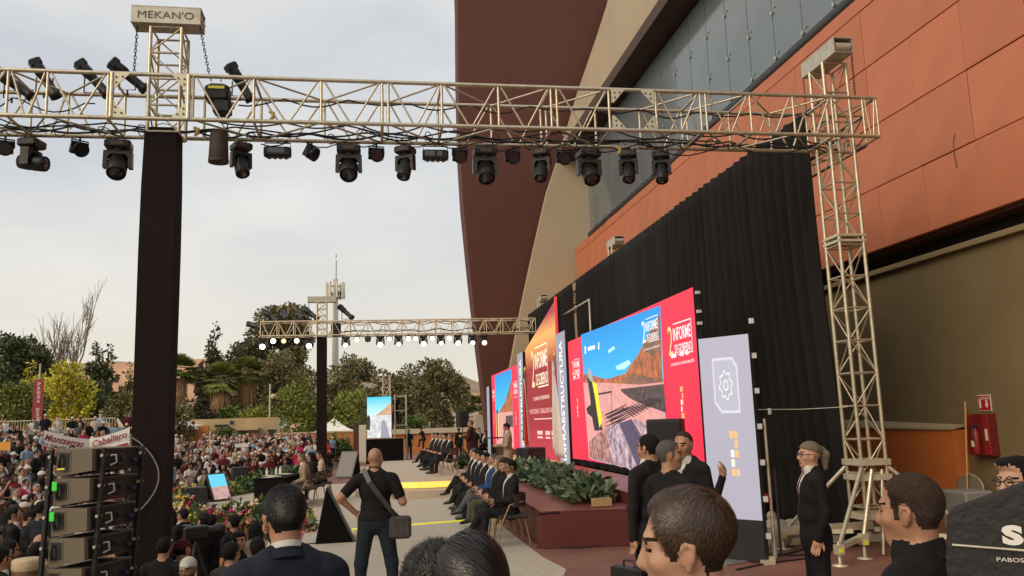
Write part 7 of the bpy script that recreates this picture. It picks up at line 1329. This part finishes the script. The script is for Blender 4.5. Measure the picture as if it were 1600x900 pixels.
# ---------------------------------------------------------------- right hand side details
fc_ = onx(1537, 679, XW); t = thing('extinguisher_cabinet', 'open red fire cabinet on the olive wall below the red sign', 'cabinet', (XW+.1, fc_[1], fc_[2]))
M_fr = mat('fire_red', (.30, .022, .018), .4, noise=.2, nscale=8); M_frd = mat('fire_red_dark', (.16, .014, .012), .5)
y0, z0 = float(fc_[1]), float(fc_[2]); b = MB(); b.box((XW+.03, y0, z0), (.16, .40, .66)); b.build('case', M_frd, t)
b = MB(); b.box((XW-.055, y0-.14, z0), (.02, .12, .64), bev=.004); o = b.build('door', M_fr, t); b = MB(); b.box((XW-.07, y0-.15, z0+.0), (.006, .05, .18)); b.build('label_plate', MATS['paper'], o); b = MB(); b.box((XW-.10, y0+.19, z0), (.12, .02, .66), bev=.004); b.build('door', M_fr, t)
ex = thing('fire_extinguisher', 'red fire extinguisher inside the open red cabinet', 'extinguisher', (XW-.12, y0+.06, z0-.3)); b = MB(); b.lathe((XW-.11, y0+.05, z0-.31), [(.05, 0), (.062, .02), (.062, .32), (.03, .40), (.02, .42)], 16); b.build('cylinder', M_fr, ex); b = MB(); b.box((XW-.175, y0+.05, z0-.14), (.006, .07, .10)); b.build('label_sticker', MATS['paper'], ex); b = MB(); b.tube([(XW-.11, y0+.05, z0+.11), (XW-.16, y0+.02, z0+.15), (XW-.2, y0+.0, z0+.05), (XW-.19, y0, z0-.1)], .012, 6); b.build('hose', M_frame, ex); b = MB(); b.box((XW-.13, y0+.05, z0+.14), (.12, .03, .03)); b.build('lever', M_frame, ex)
sg = onx(1538, 629.5, XW+.08); t = thing('extinguisher_sign', 'square red extinguisher sign with white arrow on the olive wall', 'sign', (XW+.08, sg[1], sg[2])); ys, zs = float(sg[1]), float(sg[2])
b = MB(); b.box((XW+.085, ys, zs), (.012, .30, .26)); b.build('board', mat('sign_white', (.75, .72, .66), .5), t); b = MB(); b.box((XW+.078, ys, zs), (.01, .275, .235)); b.build('red_face', mat('sign_red', (.45, .02, .025), .4), t)
text('lettering', 'EXTINTOR', (XW+.072, ys-.04, zs+.075), (0, -1, 0), (0, 0, 1), .17, .045, MATS['sign_white'], t, off=.002, bold=.02)
b = MB(); ar = [(-.02, .045), (-.06, .045), (-.06, -.02), (-.085, -.02), (-.04, -.085), (.005, -.02), (-.02, -.02)]; b.prism([(XW+.070, ys+u-.02, zs+v) for u, v in ar], (.004, 0, 0)); b.build('arrow', MATS['sign_white'], t); b = MB(); b.prism([(XW+.070, ys+u+.09, zs+v) for u, v in ((-.02, -.08), (.02, -.08), (.02, .03), (.006, .06), (.006, .08), (-.02, .08), (-.02, .03))], (.004, 0, 0)); b.build('extinguisher_symbol', MATS['sign_white'], t)
mp0, mp1 = onx(1508, 627, XW-.25), onx(1512, 778, XW-.35); t = thing('mop', 'long wooden handled mop leaning on the orange dado', 'mop', tuple(mp1)); bar('handle', mp1, mp0, .015, mat('mop_wood', (.55, .32, .10), .5), t, 8); b = MB(); b.lathe(mp1-(0, 0, .22), [(.13, 0), (.11, .08), (.04, .2), (.02, .26)], 12); b.build('mop_head', mat('mop_cotton', (.45, .42, .36), .9, bump=.8, bscale=60), t)
dc = onx(1516, 765, XW-.28); t = thing('round_tray', 'round grey disc standing behind the mop', 'disc', tuple(dc)); b = MB(); b.lathe(dc, [(.23, -.012), (.235, 0), (.23, .012)], 28, axis=(-1, -.3, .12)); b.build('disc_plate', mat('disc_wood', (.20, .16, .11), .6, noise=.3, nscale=6), t); b = MB(); b.lathe(dc, [(.235, -.018), (.25, 0), (.235, .018)], 28, axis=(-1, -.3, .12), cap=False); b.build('rim', M_steel, t)
b = MB(); q = onx(1514, 800, XW-.5); b.box((q[0], q[1], .32), (.5, .6, .62), bev=.03); b.build('utility_box', mat('utility_grey', (.25, .24, .22), .6), label='grey utility box under the mop by the wall', cat='box')
# sacks and cables at the grey screen foot
sk0 = onz(1225, 858); t = thing('sand_bag', 'cream sack with black lettering lying behind the grey screen', 'bag', tuple(sk0))
def blob(name, prims, res, m, par): V, Fc = surface(prims, res); return link(name, fast_mesh(name, V, Fc, m), par)
M_sack = mat('sack_cream', (.52, .45, .35), .85, noise=.25, nscale=9, bump=.6, bscale=14); e0 = sk0+np.array([0, .25, .17])
blob('sack', [ell(e0, (.26, .22, .22), 'a'), ell(e0+(.12, .05, .05), (.15, .16, .16), 'a'), cone(e0+(.0, 0, .15), e0+(-.03, 0, .27), .05, .07, 'a')], .02, M_sack, t); sk2 = blob('sack', [ell(e0+(.45, .15, .02), (.28, .17, .14), 'a'), cone(e0+(.3, .1, .1), e0+(.62, .12, .08), .1, .08, 'a')], .02, M_sack, t)
text('lettering', 'RIC', e0+np.array([.50, -.035, .03]), (.95, .1, -.35), (.30, .0, .95), .26, .12, M_frame, t, off=.02, bold=.02)
b = MB(); bt = onz(1211, 872); b.lathe(bt, [(.033, 0), (.033, .16), (.014, .21), (.014, .24)], 12); b.build('water_bottle', mat('bottle_clear', (.7, .7, .66), .15), label='clear plastic bottle standing at the sack behind the grey screen', cat='bottle')
b = MB(); rb = onz(1226, 838); b.box((rb[0]+.1, rb[1]+.9, .5), (.28, .25, .16), bev=.02); b.build('red_box', M_fr, label='small red box on the beam behind the grey screen', cat='box')
bm0, bm1 = onz(1200, 830), onz(1345, 838); b = MB(); d_ = np.array([2.3, .25, 0]); b.box((5.9, 11.35, .30), (2.2, .09, .10), rz=.02); b.build('base_beam', M_alu2, label='raised silver beam between grey screen and truss tower', cat='beam'); b = MB(); b.box((6.5, 11.9, .055), (1.9, .10, .10), rz=-.12); b.build('base_beam', M_alu2, label='low silver beam lying on the floor at the curtain foot', cat='beam')
for k_, pts in enumerate((((1146, 880), (1180, 868), (1200, 872), (1240, 862), (1290, 850), (1345, 842)), ((1150, 890), (1200, 880), (1260, 872), (1330, 846)), ((1205, 866), (1250, 868), (1300, 858), (1350, 850)), ((838, 855), (900, 856), (980, 850)), ((480, 850), (520, 847), (545, 846)))):
    MB().tube([onz(x, y_, .014)+(0, .02*math.sin(i_*2), 0) for i_, (x, y_) in enumerate(pts)], .011, 6).build('floor_cable', M_rubber, label=('black cable on the floor from the grey screen to the tower', 'second floor cable curving out in front of the grey screen', 'short floor cable beside the sacks', 'cable along the foot of the maroon stage', 'cable at the foot of the black floor monitor')[k_], cat='cable', group='cables on the floor')
MB().box(onz(765, 848)+(0, 0, .012), (.10, .07, .024), bev=.006).build('cable_box', M_frame, label='tiny black box on the floor cable by the nearest chair', cat='box')
b = MB(); hb = onz(862, 803, .58); b.box((hb[0]-.05, hb[1], .592), (.34, .10, .03), rz=.2, bev=.008); b.build('folded_umbrella', C['plum'], label='dark rolled umbrella lying on the stage corner', cat='umbrella')
# tall black padded cover standing on the floor in the lower right corner
cc = atd(1560, 830, 2.1); fw = np.array([cc[0], cc[1], 0.]); fw /= np.linalg.norm(fw); rg = np.array([fw[1], -fw[0], 0.])
def on_cover(x, y_): d = ray(x, y_); return CO+d*(((cc-CO) @ fw)/(d @ fw))
cs_ = thing('equipment_cover', 'tall black padded equipment cover with white lettering at the lower right corner', 'cover', (cc[0], cc[1], 0))
pv = [on_cover(x, y_) for x, y_ in ((1478, 880), (1480, 806), (1490, 797), (1530, 783), (1560, 772), (1600, 758), (1660, 745), (1680, 760), (1682, 880))]
pv = [np.array([pv[0][0], pv[0][1], .004])]+pv+[np.array([pv[-1][0], pv[-1][1], .004])]
b = MB(); b.prism(pv, fw*.10); b.build('cover_body', mat('padded_nylon', (.013, .013, .013), .6, bump=.25, bscale=40), cs_)
M_wl = mat('print_white', (.78, .76, .70), .6); upz = np.array([0, 0, 1.])
text('logo_letter', 'S', on_cover(1582, 836), rg, upz, .047, .049, M_wl, cs_, off=.003, bold=.06); text('lettering', 'PABOSSR8', on_cover(1590, 875), rg, upz, .09, .010, M_wl, cs_, off=.003)
b = MB(); b.tube([on_cover(1488, 851)-fw*.004, on_cover(1676, 866)-fw*.004], .0035, 6); b.build('zip', M_steel, cs_)
